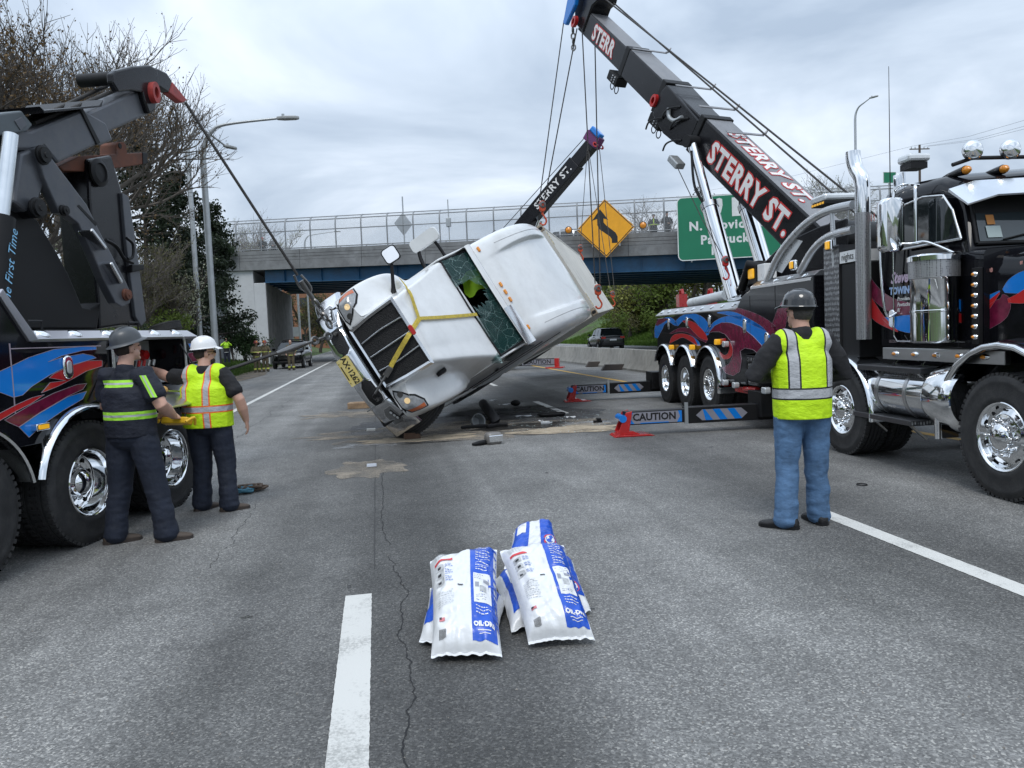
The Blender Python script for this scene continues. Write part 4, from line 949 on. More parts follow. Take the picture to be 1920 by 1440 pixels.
MB(Matrix.Translation(p)).box((-.19, -.29, -.07), (.19, .29, -.022)).build('lamp_case', 'black_matte', o, 0, bevel=.01)
for i in range(5): MB(Matrix.Translation(p)).box((-.165 + i * .07, .285, -.06), (-.115 + i * .07, .295, -.032)).build('segment', 'amber_lit', o, 0)
# cab and hood graphics
Z6 = lambda pts: [(1500 + a / 3.274, 240 + b / 3.274, c / 3.274) for a, b, c in pts]
cm = amap(CY0)
paint([Z6([(378, 900, 6), (395, 1000, 18), (430, 1090, 28), (490, 1170, 24), (600, 1250, 3)])], 'redflame', cm, .005, 'flame_paint')
paint([Z6([(380, 830, 4), (410, 930, 22), (470, 1020, 30), (560, 1085, 34), (700, 1120, 34)])], 'maroon', cm, .004, 'flame_paint')
paint([Z6([(505, 1165, 3), (570, 1190, 26), (640, 1200, 42), (720, 1205, 48)])], 'blue', cm, .0045, 'flame_paint')
def hm(px, py, lift):
    q = AL(px, py, -.26); w = .975 - (.2 - q.x) * .13 if q.x < .2 else .975 + (q.x - .2) * .096
    return (q.x, -1.22 + w + lift, q.z)
paint([Z6([(985, 1030, 12), (1060, 1110, 24), (1150, 1070, 22), (1245, 1000, 3)]), Z6([(1265, 1000, 10), (1320, 970, 40), (1400, 935, 52), (1480, 930, 40)])], 'blue', hm, .004, 'flame_paint')
paint([Z6([(990, 1130, 12), (1070, 1180, 24), (1150, 1120, 22), (1245, 1010, 3)]), Z6([(1290, 1060, 10), (1370, 1040, 30), (1440, 1000, 40)])], 'redflame', hm, .006, 'flame_paint')
paint([Z6([(1060, 1260, 4), (1150, 1210, 30), (1230, 1130, 50), (1270, 1060, 30), (1262, 1020, 3)])], 'maroon', hm, .005, 'flame_paint')
def atext(s, size, px, py, y, m, **k):
    p = AL(px, py, y); return text(s, size, frame((p.x, y, p.z), (-1, 0, 0), (0, 0, 1), (0, 1, 0)), m, TA, **k)
atext('111', .11, 1634, 409, CY0 + .005, mat('letter_pink', (.62, .22, .2), .4), offset=.004)
ST = mat('letter_mauve', (.55, .42, .55), .35)
atext("Steve's", .17, 1670, 523, CY0 + .007, ST, offset=.006, shear=.35, align_='LEFT', wscale=.85)
atext('TOWING', .105, 1668, 547, CY0 + .007, mat('letter_blue', (.32, .45, .68), .35), offset=.006, align_='LEFT')
for i, s_ in enumerate(('Providence,', 'Pawtucket,', 'RI')): atext(s_, .06, 1682, 561 + i * 10.5, CY0 + .007, 'letter', offset=.001, shear=.3, align_='LEFT')
atext('US DOT 446522 • ICC 398975 •', .045, 1667, 640, CY0 + .007, mat('letter_dim', (.30, .24, .25), .5), align_='LEFT')
RC = mat('letter_rose', (.62, .30, .26), .35)
atext('"the', .08, 1842, 507, -.215, RC, shear=.2, align_='LEFT', offset=.003)
p = AL(1836, 523, -.22); text('Right Choice"', .10, frame((p.x, -.225, p.z), Vector((-.985, -.12, .17)).normalized(), (.17, 0, .985), Vector((-.12, .99, 0)).normalized()), RC, TA, shear=.2, align_='LEFT', offset=.003, wscale=.85)

# ---- outriggers
def outrigger(parent, x, ln, zb=.15):
    r = MB().box((x - .12, -1.2, zb), (x + .12, ln * .55, zb + .25)).build('outrigger', 'black_matte', parent, 0, bevel=.008)
    MB().box((x - .10, ln * .5, zb + .02), (x + .10, ln + .02, zb + .23)).build('inner_beam', 'black_matte', r, 0, bevel=.008)
    MB().box((x - .13, ln * .54, zb - .01), (x - .10, ln * .565, zb + .33)).build('stop_tab', 'galv', r, 0)
    GD = mat('decal_grey', (.25, .25, .29), .4)
    Mo = frame((x - .121, 0, zb + .125), (0, -1, 0), (0, 0, 1), (-1, 0, 0))     # face looking to -x ; u runs towards the truck
    h = .085; U0, U1 = -ln * .48, -.18                                          # striped panel with pointed ends
    MB(Mo).prism([(U0, 0), (U0 + .1, -h), (U1 - .1, -h), (U1, 0), (U1 - .1, h), (U0 + .1, h)], 0, .002).build('decal', GD, r, 0)
    b = MB(Mo)
    for i in range(3):
        a = U0 + .08 + i * (U1 - U0 - .12) / 3; w_ = (U1 - U0 - .12) / 6
        b.prism([(a + .07, -h + .002), (a + w_ + .07, -h + .002), (a + w_ - .05, h - .002), (a - .05 if i else a + .03, h - .002)], .003, .004)
    b.build('chevron', 'blue', r, 0)
    V0, V1 = -(ln + .0), -(ln * .585)
    MB(Mo).box((V0, -.088, -.019), (V1, .088, -.017)).build('decal', GD, r, 0)
    b = MB(Mo); b.prism([(V0, -.088), (V0 + .12, -.088), (V0 + .05, 0), (V0 + .10, .088), (V0, .088)], -.0165, -.0155); b.prism([(V1, .088), (V1 - .06, .088), (V1 - .03, 0), (V1 - .08, -.088), (V1, -.088)], -.0165, -.0155); b.prism([(V0 + .2, -.088), (V1 - .2, -.088), (V1 - .22, -.074), (V0 + .22, -.074)], -.0165, -.0155)
    b.build('chevron', 'blue', r, 0)
    text('CAUTION', .155, Mo @ Matrix.Translation(((V0 + V1) / 2, .008, -.0145)), 'dark', r, offset=.005, wscale=.98)
    My = frame((x, 0, 0), (0, 1, 0), (0, 0, 1), (1, 0, 0))
    f = MB(); f.prism([(ln - .42, .002), (ln + .22, .002), (ln + .18, .03), (ln - .30, .03)], -.2, .2, My); f.prism([(ln - .2, .03), (ln + .16, .03), (ln + .10, .08), (ln - .08, .08)], -.14, .14, My)
    for s_ in (-.13, .13): f.prism([(ln - .02, .06), (ln + .15, .06), (ln + .02, zb + .22), (ln - .08, zb + .24)], s_ - .012, s_ + .012, My)
    f.build('jack_foot', 'red', r, 0, bevel=.006)
    MB().tube([(x - .15, ln + .07, zb + .13), (x + .15, ln + .07, zb + .13)], .06, 14).build('jack_pivot', 'blue', r, 40)
    return r
outrigger(TA, 5.35, 2.10); outrigger(TA, 11.5, 1.85)
MB().box((5.1, -.9, .2), (5.6, .02, .6)).build('outrigger_housing', 'black_matte', TA, 0, bevel=.012)
MB().box((11.2, -2.3, .22), (11.75, .02, .62)).build('outrigger_housing', 'black_matte', TA, 0, bevel=.012)
# rear lift gear
MB().box((10.86, -2.3, .55), (11.2, -.15, 1.5)).build('tail_frame', 'black_matte', TA, 0, bevel=.01)
p = AL(1305, 553, -1.0); MB().tube([AL(1296, 568, -.6), AL(1362, 553, -.6)], .10, 16).build('exhaust_roll', 'white', TA, 50)
for px in (1278, 1332):
    p = AL(px, 552, -.9); MB(Matrix.Translation(p)).box((-.12, -.1, -.3), (.12, .1, 0)).tube([(-.1, 0, 0), (-.06, 0, .1), (.06, 0, .1), (.1, 0, 0)], .035, 8).build('chain_rack', 'red', TA, 30)
# ================================================================== the tilted articulated lorry
_Rw = [(-0.331, 0.487, 0.809), (-0.943, -0.14, -0.302), (-0.034, -0.862, 0.505)]
_x = Vector([r[0] for r in _Rw]).normalized(); _y = Vector([r[1] for r in _Rw]); _y = (_y - _x * _y.dot(_x)).normalized(); _z = _x.cross(_y)
MW = frame((-.73, 12.324, .974), _x, _y, _z); MWi = MW.inverted()
WT = thing('crashed_lorry', 'white sleeper-cab lorry with smashed windscreen, rolled onto its side and hanging from cables', 'lorry', M=MW)
WHT = mat('lorry_white', (.70, .71, .71), .24, 0, var=.05, vscale=1.5, coat=.35, dirt=(.42, .42, .41), dirt_amt=.25)
def mirror_row(half): return [(x, y, z) for x, y, z in half] + [(x, -y, z) for x, y, z in reversed(half[:-1])] if half[-1][1] == 0 else None
# ---- bonnet with mudguards: sections from nose to windscreen
HS = [(.0, .54, 1.57, .98, .94, .74), (-.06, .56, 1.62, 1.03, 1.04, .73), (-.16, .58, 1.66, 1.09, 1.10, .73), (-.34, .62, 1.71, 1.20, 1.15, .77), (-.62, .67, 1.78, 1.36, 1.18, .95), (-.95, .73, 1.88, 1.49, 1.19, 1.14), (-1.4, .84, 2.02, 1.52, 1.18, 1.10), (-1.97, .98, 2.185, 1.40, 1.12, .92)]
rows = []
for x, wh, zt, zf, yf, zb in HS:
    h = [(x - .02, yf - .02, zb), (x - .02, yf, (zf + zb) / 2), (x - .01, yf, zf - .11), (x - .005, yf - .010, zf - .055), (x, yf - .045, zf - .018), (x, (wh + yf) / 2 + .05, zf + .01), (x, wh + .085, zf + .03), (x, wh + .055, zf + .065), (x, wh + .042, lerp(zf, zt, .55)), (x, wh + .028, zt - .10), (x, wh + .018, zt - .048), (x, wh - .004, zt - .020), (x, wh - .05, zt - .012), (x, wh * .62, zt - .014), (x, wh * .53, zt + .004), (x + .015, 0, zt + .012)]
    rows.append(h + [(a, -b, c) for a, b, c in reversed(h[:-1])])
hoodO = MB().grid(rows).build('bonnet', WHT, WT, 180, sub=2)
# nose panel behind grille and lamps
n0 = rows[0]
noseO = MB().add(n0, [tuple(range(len(n0)))]).build('nose', WHT, WT, 0)
def evmesh(o):
    dg = bpy.context.evaluated_depsgraph_get(); bpy.context.view_layer.update()
    e = o.evaluated_get(dg); me = e.to_mesh(); t = BVHTree.FromPolygons([v.co.copy() for v in me.vertices], [tuple(p.vertices) for p in me.polygons]); e.to_mesh_clear(); return t
def ev_pair(o, q):
    dg = bpy.context.evaluated_depsgraph_get(); bpy.context.view_layer.update(); e = o.evaluated_get(dg); me = e.to_mesh()
    vs = [v.co.copy() for v in me.vertices]; fs = [tuple(p.vertices) for p in me.polygons]; e.to_mesh_clear()
    bm = bmesh.new(); bm.from_mesh(q.data); bmesh.ops.triangulate(bm, faces=bm.faces[:]); k = len(vs); vs += [v.co.copy() for v in bm.verts]; fs += [tuple(v.index + k for v in f.verts) for f in bm.faces]; bm.free()
    return BVHTree.FromPolygons(vs, fs)
BVH_H = ev_pair(hoodO, noseO)                                    # bonnet in lorry coordinates
# grille
g = lambda y, z, o=0.0: (.060 - .035 * (z - .78) / .82 + o, y, z)
gp = [(-.48, .79), (.48, .79), (.515, 1.14), (.53, 1.55), (-.53, 1.55), (-.515, 1.14)]
grO = MB().add([g(y, z, .0) for y, z in gp], [tuple(range(6))]).build('grille_mesh', mat('grille_mesh', (.02, .02, .021), .45, .5, bump=1.0, bscale=70), WT, 0)
fr_ = MB(); inner = [g(y, z, .02) for y, z in gp]; outer = [g(y * 1.14, 1.18 + (z - 1.18) * 1.13, -.03) for y, z in gp]; mid = [g(y * 1.07, 1.18 + (z - 1.18) * 1.065, .045) for y, z in gp]
fr_.grid([[*inner, inner[0]], [*mid, mid[0]], [*outer, outer[0]]]); frO = fr_.build('grille_surround', 'chrome_dull', WT, 30)
for y in (-.27, 0.0, .27): MB().tube([g(y * .92, .82, .022), g(y * 1.02, 1.18, .026), g(y * .95, 1.55, .022)], .014, 8).build('grille_bar', 'chrome', WT, 60)
MB(frame(g(0, 1.60, .03), (0, 1, 0), (-.12, 0, .99), (.99, 0, .12))).prism(rrect(.17, .07, .034, 5), 0, .015).build('badge', 'red', WT, 40, bevel=.006)
# ---- lamps wrapped on the mudguard corners
def wrapped(poly, off, nm, m, parent, sgn, sub_=6):
    """outline in (y, z) laid on the bonnet skin by casting backwards"""
    bm = bmesh.new(); vs = [bm.verts.new((0, y, z)) for y, z in poly]; bm.faces.new(vs)
    bmesh.ops.triangulate(bm, faces=bm.faces[:])
    for _ in range(3): bmesh.ops.subdivide_edges(bm, edges=bm.edges[:], cuts=1, use_grid_fill=True)
    for v in bm.verts:
        d = Vector((-1, -.35 * sgn, -.12)).normalized(); o_ = Vector((0, v.co.y * sgn, v.co.z)) - d * 2.0
        loc, nor, i, _ = BVH_H.ray_cast(o_, d)
        if loc is None: loc, nor, i, _ = BVH_H.find_nearest(Vector((-.15, v.co.y * sgn, v.co.z)))
        if nor.dot(d) > 0: nor = -nor
        v.co = loc + nor * off
    bmesh.ops.recalc_face_normals(bm, faces=bm.faces)
    me = bpy.data.meshes.new(nm); bm.to_mesh(me); bm.free()
    return link(nm, me, m, parent, 180)
hl = [(.60, .795), (.70, .755), (.92, .765), (1.08, .85), (1.165, 1.12), (1.03, 1.13), (.86, 1.06), (.70, .92)]
hl_in = [(.635, .80), (.71, .775), (.91, .785), (1.06, .865), (1.14, 1.10), (1.03, 1.105), (.87, 1.035), (.72, .905)]
for sgn in (1, -1):
    L_ = wrapped(hl, .006, 'headlamp', 'black_matte', WT, sgn)
    wrapped(hl_in, .011, 'lens', mat('headlamp_lens', (.30, .31, .32), .08, 0, var=.35, vscale=12, coat=.8), L_, sgn)
    wrapped([(.99, .83), (1.055, .87), (1.13, 1.09), (1.06, 1.09)], .014, 'indicator', mat('indicator', (.50, .13, .05), .2, coat=.6), L_, sgn)
    wrapped([(.72 + .05 * math.cos(a), .87 + .05 * math.sin(a)) for a in [PI * k / 5 for k in range(10)]], .014, 'bulb', 'steel', L_, sgn)
    wrapped([(.86 + .05 * math.cos(a), .915 + .05 * math.sin(a)) for a in [PI * k / 5 for k in range(10)]], .015, 'bulb', 'lamp_lit', L_, sgn)
# ---- bumper
CB = mat('bumper_chrome', (.62, .63, .65), .13, 1.0, var=.1, vscale=2.5, bump=.12, bscale=2.2)
def bx(y): return .13 - .50 * (abs(y) / 1.22) ** 2.6
def bz(y): t = max(0, abs(y) - .62) / .6; return .33 - .04 * t, .675 + .11 * min(1, t * 1.6)
rows = []
NB = 41
for i in range(NB):
    y = -1.23 + 2.46 * i / (NB - 1); z0, z1 = bz(y); x = bx(y); m_ = (z0 + z1) / 2
    rows.append([(x - .16, y * .995, z0 - .01), (x - .05, y, z0), (x - .005, y, z0 + .05), (x + .012, y, m_), (x, y, z1 - .07), (x - .03, y, z1 - .015), (x - .10, y * .99, z1)])
bumO = MB().grid(rows).build('bumper', CB, WT, 180)
BVH_B = evmesh(bumO)
def on_bumper(poly, off, nm, m, parent=None, cuts=2):
    bm = bmesh.new(); vs = [bm.verts.new((0, y, z)) for y, z in poly]; bm.faces.new(vs); bmesh.ops.triangulate(bm, faces=bm.faces[:])
    for _ in range(cuts): bmesh.ops.subdivide_edges(bm, edges=bm.edges[:], cuts=1, use_grid_fill=True)
    for v in bm.verts:
        loc, nor, i, _ = BVH_B.ray_cast(Vector((2, v.co.y, v.co.z)), Vector((-1, 0, 0)))
        if loc is None: loc, nor, i, _ = BVH_B.find_nearest(Vector((0, v.co.y, v.co.z)))
        v.co = loc + Vector((off, 0, 0))
    bmesh.ops.recalc_face_normals(bm, faces=bm.faces)
    me = bpy.data.meshes.new(nm); bm.to_mesh(me); bm.free(); return link(nm, me, m, parent or WT, 0)
for s in (-1, 1):
    sl = lambda k: [(s * (.46 + a * k), .53 + b * k) for a, b in [(-.22, .03), (-.16, .10), (.10, .11), (.22, .08), (.20, -.08), (.08, -.11), (-.14, -.09), (-.22, -.03)]]
    o = on_bumper(sl(1.18), .004, 'intake_trim', 'chrome', bumO); on_bumper(sl(1.0), .009, 'intake_mesh', mat('grille_mesh', (.02, .02, .021)), o)
    fg = lambda k: [(s * (.93 + a * k), .545 + b * k) for a, b in [(-.15, .08), (.10, .10), (.15, .06), (.13, -.08), (-.06, -.09), (-.15, -.04)]]
    o = on_bumper(fg(1.12), .004, 'fog_trim', 'chrome', bumO); o = on_bumper(fg(1.0), .008, 'fog_recess', mat('fog_recess', (.30, .305, .31), .25, .9), o)
    on_bumper([(s * (.93 + a), .555 + b) for a, b in ((-.11, .035), (.08, .07), (.10, .035), (-.08, .0))], .012, 'fog_lamp', 'black_matte', bumO, 2)
    for dy in (-.06, .0, .055): on_bumper([(s * (.93 + dy + .024 * math.cos(a)), .575 + dy * .2 + .018 * math.sin(a)) for a in [PI * k / 4 for k in range(8)]], .015, 'fog_bulb', 'clear', bumO, 1)
    MB().box((bx(.66) - .03, s * .66 - .01, .28), (bx(.66) + .012, s * .66 + .01, .68)).build('bumper_seam', 'alu', bumO, 0)
    tl = MB().tube([(bx(.6) - .02, s * .60, .56), (bx(.6) + .09, s * .60, .56)], .03, 10).build('tow_pin', 'steel', bumO, 40)
# number plate
P_ = frame((bx(0) + .035, .0, .44), (0, 1, 0), (0, 0, 1), (1, 0, 0)) @ Matrix.Scale(1.0, 4)
pl_ = MB(P_).prism(rrect(.46, .21, .02, 3), -.012, 0).build('number_plate', mat('plate_yellow', (.62, .50, .16), .45, var=.2, vscale=5, dirt=(.7, .66, .45), dirt_amt=.5), WT, 0)
text('AX•1262', .125, P_ @ Matrix.Translation((0, .015, .003)), 'dark', pl_, offset=.003, wscale=.98)
MB(P_).box((-.12, -.088, .001), (.12, -.072, .003)).build('plate_caption', 'dark', pl_, 0)
MB(P_).tube([(-.17, -.085, 0), (-.17, -.085, .006)], .008, 6).tube([(.17, -.085, 0), (.17, -.085, .006)], .008, 6).build('plate_bolts', 'dark', pl_, 0)
MB().box((-.3, -1.0, .3), (-.14, 1.0, .82)).build('front_crossmember', 'black_matte', WT, 0, bevel=.02)

# ---- cab, sleeper and roof fairing
CS = [(-2.46, 1.02, 2.63), (-2.62, 1.06, 2.80), (-2.85, 1.09, 2.97), (-3.2, 1.13, 3.17), (-3.7, 1.17, 3.40), (-4.3, 1.20, 3.58), (-5.0, 1.215, 3.68), (-5.7, 1.22, 3.70), (-6.05, 1.22, 3.70)]
rows = []
for x, w, zt in CS:
    dp = .10 * sstep(-2.7, -3.4, x) * (1 - sstep(-5.0, -5.9, x))
    h = [(x, w, .95), (x, w, 1.5), (x, w, 2.1), (x, w, zt - .50 if zt > 2.9 else zt - .3), (x, w - .008, zt - .22 if zt > 2.9 else zt - .14), (x, w - .03, zt - .11 if zt > 2.9 else zt - .07), (x, w - .09, zt - .04), (x, w - .18, zt - .005), (x, w - .36, zt + .005), (x, w - .385, zt - .0), (x, w - .43, zt - dp), (x, w - .47, zt - dp), (x, .35, zt - dp + .01), (x, 0, zt - dp + .02)]
    rows.append(h + [(a, -b, c) for a, b, c in reversed(h[:-1])])
cabO = MB().grid(rows).add(rows[-1], [tuple(range(len(rows[-1])))]).build('cab', WHT, WT, 180, sub=2)
BVH_C = evmesh(cabO)
cz = MB()
for s in (-1, 1):
    for yy in (.60, .88):
        pts = []
        for k in range(12):
            loc, nor, i_, _ = BVH_C.ray_cast(Vector((-2.95 - k * .26, s * (yy + .012 * k), 6)), Vector((0, 0, -1)))
            if loc: pts.append(loc + nor * .001)
        if yy > .7: cz.tube(pts, .006, 5)
cz.build('fairing_seam', mat('seam_grey', (.30, .30, .30), .6), WT, 60)
# cowl / door fronts and A pillars
for s in (-1, 1):
    dr = MB().prism([(-2.44, .98), (-1.98, .98), (-1.93, 2.14), (-2.0, 2.22), (-2.44, 2.62)], 1.0, 1.04, frame((0, 0, 0), (1, 0, 0), (0, 0, 1), (0, -s, 0)) if s > 0 else frame((0, 0, 0), (1, 0, 0), (0, 0, 1), (0, 1, 0)))
    dr.v = [(a, s * abs(b), c) for a, b, c in dr.v]; dr.build('a_pillar', WHT, WT, 0, bevel=.015)
    gw = MB().grid([[(-2.5, s * 1.075, 2.05), (-3.15, s * 1.135, 2.05)], [(-2.5, s * 1.065, 2.52), (-3.15, s * 1.13, 2.62)]]).build('side_window', 'glass', WT, 0)
    MB().tube([(-3.25, s * 1.145, 1.0), (-3.25, s * 1.147, 2.75)], .008, 5).tube([(-3.62, s * 1.172, 1.0), (-3.62, s * 1.175, 3.1)], .006, 5).build('door_seam', 'dark', WT, 60)
    MB(frame((-3.05, s * 1.13, 1.75), (1, 0, 0), (0, 0, 1), (0, s, 0))).prism(rrect(.16, .07, .02, 3), -.005, .025).build('door_handle', 'black_matte', WT, 40, bevel=.008)
MB().box((-2.2, -1.0, 1.5), (-1.9, 1.0, 2.15)).build('cowl', 'black_matte', WT, 0, bevel=.02)
# cab interior: dark liner added so the inside reads as shade
inn = MB(); inn.box((-4.2, -1.0, 1.0), (-4.1, 1.0, 2.9)); inn.box((-4.2, -1.0, 1.0), (-2.0, 1.0, 1.1)); inn.box((-4.2, -1.0, 2.56), (-2.6, 1.0, 2.62)); inn.box((-4.2, -1.0, 1.05), (-2.2, -.985, 2.6)); inn.box((-4.2, .985, 1.05), (-2.2, 1.0, 2.6))
inn.build('cab_dark_liner', mat('cab_dark_liner', (.02, .022, .022), .8), WT, 0)
MB().prism([(-2.1, 1.5), (-2.1, 2.10), (-2.3, 2.12), (-2.55, 2.0), (-2.65, 1.5)], -.98, .98, frame((0, 0, 0), (1, 0, 0), (0, 0, 1), (0, -1, 0))).build('dashboard', 'black_matte', WT, 0, bevel=.02)
MB(frame((-2.7, .45, 2.02), (0, 1, 0), Vector((.5, 0, .86)), Vector((.86, 0, -.5)))).lathe([(.24, -.015), (.255, 0), (.24, .015), (.225, 0)], None, 24, close=True).build('steering_wheel', 'black_matte', WT, 60)
for y in (-.5, .5): MB().box((-3.5, y - .25, 1.3), (-3.3, y + .25, 2.4)).box((-3.5, y - .27, 1.25), (-2.95, y + .27, 1.5)).build('seat', 'black_matte', WT, 0, bevel=.05)
# ---- windscreen in broken pieces
def wmat():
    m = bpy.data.materials.new('cracked_glass'); m.use_nodes = True; t = m.node_tree; b = t.nodes['Principled BSDF']; L = t.links.new
    co = N(t, 'ShaderNodeTexCoord'); no = N(t, 'ShaderNodeTexNoise', i_Scale=3.0, i_Detail=3.0); L(co.outputs['Object'], no.inputs['Vector'])
    mxv = N(t, 'ShaderNodeMix', data_type='VECTOR'); mxv.inputs[0].default_value = .25; L(co.outputs['Object'], mxv.inputs[4]); L(no.outputs[1], mxv.inputs[5])
    fac = None
    for sc_, th in ((6.0, .009), (14.0, .022), (34.0, .045)):
        v = N(t, 'ShaderNodeTexVoronoi', feature='DISTANCE_TO_EDGE', i_Scale=sc_); L(mxv.outputs[1], v.inputs['Vector'])
        l_ = N(t, 'ShaderNodeMapRange', i_1=th * .3, i_2=th, i_3=1.0, i_4=0.0); L(v.outputs[0], l_.inputs[0])
        if sc_ > 10:
            n2 = N(t, 'ShaderNodeTexNoise', i_Scale=2.2, i_Detail=2.0); L(co.outputs['Object'], n2.inputs['Vector'])
            k_ = N(t, 'ShaderNodeMapRange', i_1=.48 if sc_ < 20 else .54, i_2=.62); L(n2.outputs[0], k_.inputs[0])
            mu = N(t, 'ShaderNodeMath', operation='MULTIPLY'); L(l_.outputs[0], mu.inputs[0]); L(k_.outputs[0], mu.inputs[1]); o_ = mu.outputs[0]
        else: o_ = l_.outputs[0]
        if fac is None: fac = o_
        else: mm = N(t, 'ShaderNodeMath', operation='MAXIMUM'); L(fac, mm.inputs[0]); L(o_, mm.inputs[1]); fac = mm.outputs[0]
    mc = N(t, 'ShaderNodeMix', data_type='RGBA'); mc.inputs[6].default_value = (.030, .085, .080, 1); mc.inputs[7].default_value = (.33, .44, .42, 1); L(fac, mc.inputs[0]); L(mc.outputs[2], b.inputs['Base Color'])
    al = N(t, 'ShaderNodeMapRange', i_3=.50, i_4=.85); L(fac, al.inputs[0]); L(al.outputs[0], b.inputs['Alpha'])
    b.inputs['Roughness'].default_value = .08; return m
CG = wmat(); SH = MB(); rnd = random.Random(5)
wsp = lambda u, v: (-1.93 - .54 * v + .10 * (1 - (2 * u - 1) ** 2) * (1 - .6 * v), (-1 + 2 * u) * (.985 - .03 * v), 2.17 + .46 * v)
NU, NV = 22, 8
gp_ = {}
for i in range(NU + 1):
    for j in range(NV + 1):
        ju = rnd.uniform(-.3, .3) / NU if 0 < i < NU else 0; jv = rnd.uniform(-.3, .3) / NV if 0 < j < NV else 0
        gp_[i, j] = (i / NU + ju, j / NV + jv)
for i in range(NU):
    for j in range(NV):
        q = [gp_[i, j], gp_[i + 1, j], gp_[i + 1, j + 1], gp_[i, j + 1]]
        for tri in ((0, 1, 2), (0, 2, 3)):
            cu = sum(q[k][0] for k in tri) / 3; cv = sum(q[k][1] for k in tri) / 3
            # hole torn from the middle of the lower edge towards the passenger side
            if ((cu - .40) / .13) ** 2 + ((cv - .30) / .42) ** 2 < 1.0 or (cu > .30 and cu < .62 and cv < .10): continue
            dz = rnd.uniform(-.012, .012) * (1.6 if abs(cu - .45) < .25 else .5)
            P3 = [Vector(wsp(*q[k])) for k in tri]; SH.add([(p.x + dz, p.y, p.z) for p in P3], [(0, 1, 2)])
SH.build('broken_windscreen', CG, WT, 0)
gk = MB(); b_ = [wsp(0, 0), wsp(.5, 0), wsp(1, 0), wsp(1, .5), wsp(1, 1), wsp(.5, 1), wsp(0, 1), wsp(0, .5)]
for i in range(8): gk.tube([b_[i], b_[(i + 1) % 8]], .018, 6)
gk.build('windscreen_gasket', 'black_matte', WT, 60)
sd_ = MB(); 
for k in range(3): y = .86 + k * .05; sd_.add([(-1.86 + .02 * k, y, 2.02), (-1.80, y + .06, 1.98), (-1.74 - .05 * k, y + .16, 2.14), (-1.9, y + .05, 2.16)], [(0, 1, 2, 3)])
sd_.build('hanging_glass', CG, WT, 0)
# ---- sun visor with marker lamps
vr = []
for i in range(13):
    y = -1.04 + 2.08 * i / 12; c_ = .10 * (1 - (y / 1.04) ** 2)
    vr.append([(-2.52 + c_, y, 2.68), (-2.42 + c_, y, 2.66), (-2.36 + c_, y, 2.60), (-2.38 + c_, y, 2.595), (-2.56 + c_, y, 2.66)])
MB().grid(vr, closed=True, cap=True).build('sun_visor', WHT, WT, 50)
vs_ = []
for i in range(6):
    y = .30 + .78 * i / 5; c_ = .10 * (1 - (min(1, y / 1.04)) ** 2)
    vs_.append([(-2.50 + c_ - .06 * (i / 5), y, 2.705 + .05), (-2.40 + c_ - .05 * (i / 5), y, 2.70), (-2.345 + c_ - .02, y, 2.62)])
MB().grid(vs_).build('torn_trim', 'chrome_dull', WT, 50)
for y in (-.88, -.12, .04, .20, .80):
    loc, nor, i_, _ = BVH_C.ray_cast(Vector((0, y, 2.75)), Vector((-1, 0, 0)))
    if loc is None: continue
    MB(frame(loc + nor * .004, (0, 1, 0), nor.cross(Vector((0, 1, 0))), nor)).prism(rrect(.10, .05, .02, 4), -.01, .03).build('marker_lamp', 'amber', WT, 40, bevel=.01)
# ---- mirrors
for nm, pxb, ln, dirv, hw, hh_ in (('bonnet_mirror', (738, 548), .60, (0, -.87, .50), .13, .22),):
    d_ = ray(*pxb).normalized(); o_ = MWi @ CAMLOC; dl_ = MWi.to_3x3() @ d_
    loc, nor, i_, _ = BVH_H.ray_cast(o_, dl_)
    loc = loc or Vector((-.9, -.95, 1.3)); hd_ = loc + Vector(dirv) * ln
    MB().tube(spline([tuple(loc - Vector(dirv) * .05), tuple(loc + Vector(dirv) * .12), tuple(hd_ - Vector(dirv) * .1)], 5), [.075, .065, .055, .045, .038, .034, .03, .03, .028, .028, .026], 8).build('mirror_stalk', 'black_matte', WT, 60)
    mm = MB(frame(hd_, (0, 1, 0), (0, 0, 1), (1, 0, 0)) @ Matrix.Rotation(R(-8), 4, 'X')); rr_ = []
    for t_, s_ in ((-.06, .7), (-.03, .95), (.02, 1.0), (.035, .96)): rr_.append([(a * s_, b * s_, t_) for a, b in rrect(.27, .27, .06, 4)])
    o = mm.grid(rr_, closed=True, cap=True).build('bonnet_mirror', 'black_matte', WT, 50)
    MB(frame(hd_, (0, 1, 0), (0, 0, 1), (1, 0, 0)) @ Matrix.Rotation(R(-8), 4, 'X')).prism(rrect(.23, .23, .05, 4), .03, .039).build('mirror_glass', 'chrome', o, 0)
hd_ = Vector((-2.22, -1.50, 2.08))
MB().tube(spline([(-2.15, -1.0, 1.82), (-2.18, -1.25, 1.84), (-2.2, -1.45, 1.90)], 5), .035, 8).tube(spline([(-2.3, -1.04, 2.22), (-2.28, -1.3, 2.22), (-2.24, -1.46, 2.20)], 5), .03, 8).build('mirror_arm', 'black_matte', WT, 60)
mm = MB(frame(hd_, (0, 1, 0), (0, 0, 1), (1, 0, 0))); rr_ = []
for t_, s_ in ((-.11, .55), (-.08, .85), (-.03, 1.0), (.05, 1.0), (.07, .96)): rr_.append([(a * s_, b * s_, t_) for a, b in rrect(.24, .58, .08, 5)])
mm.grid(rr_, closed=True, cap=True).build('cab_mirror', WHT, WT, 50)
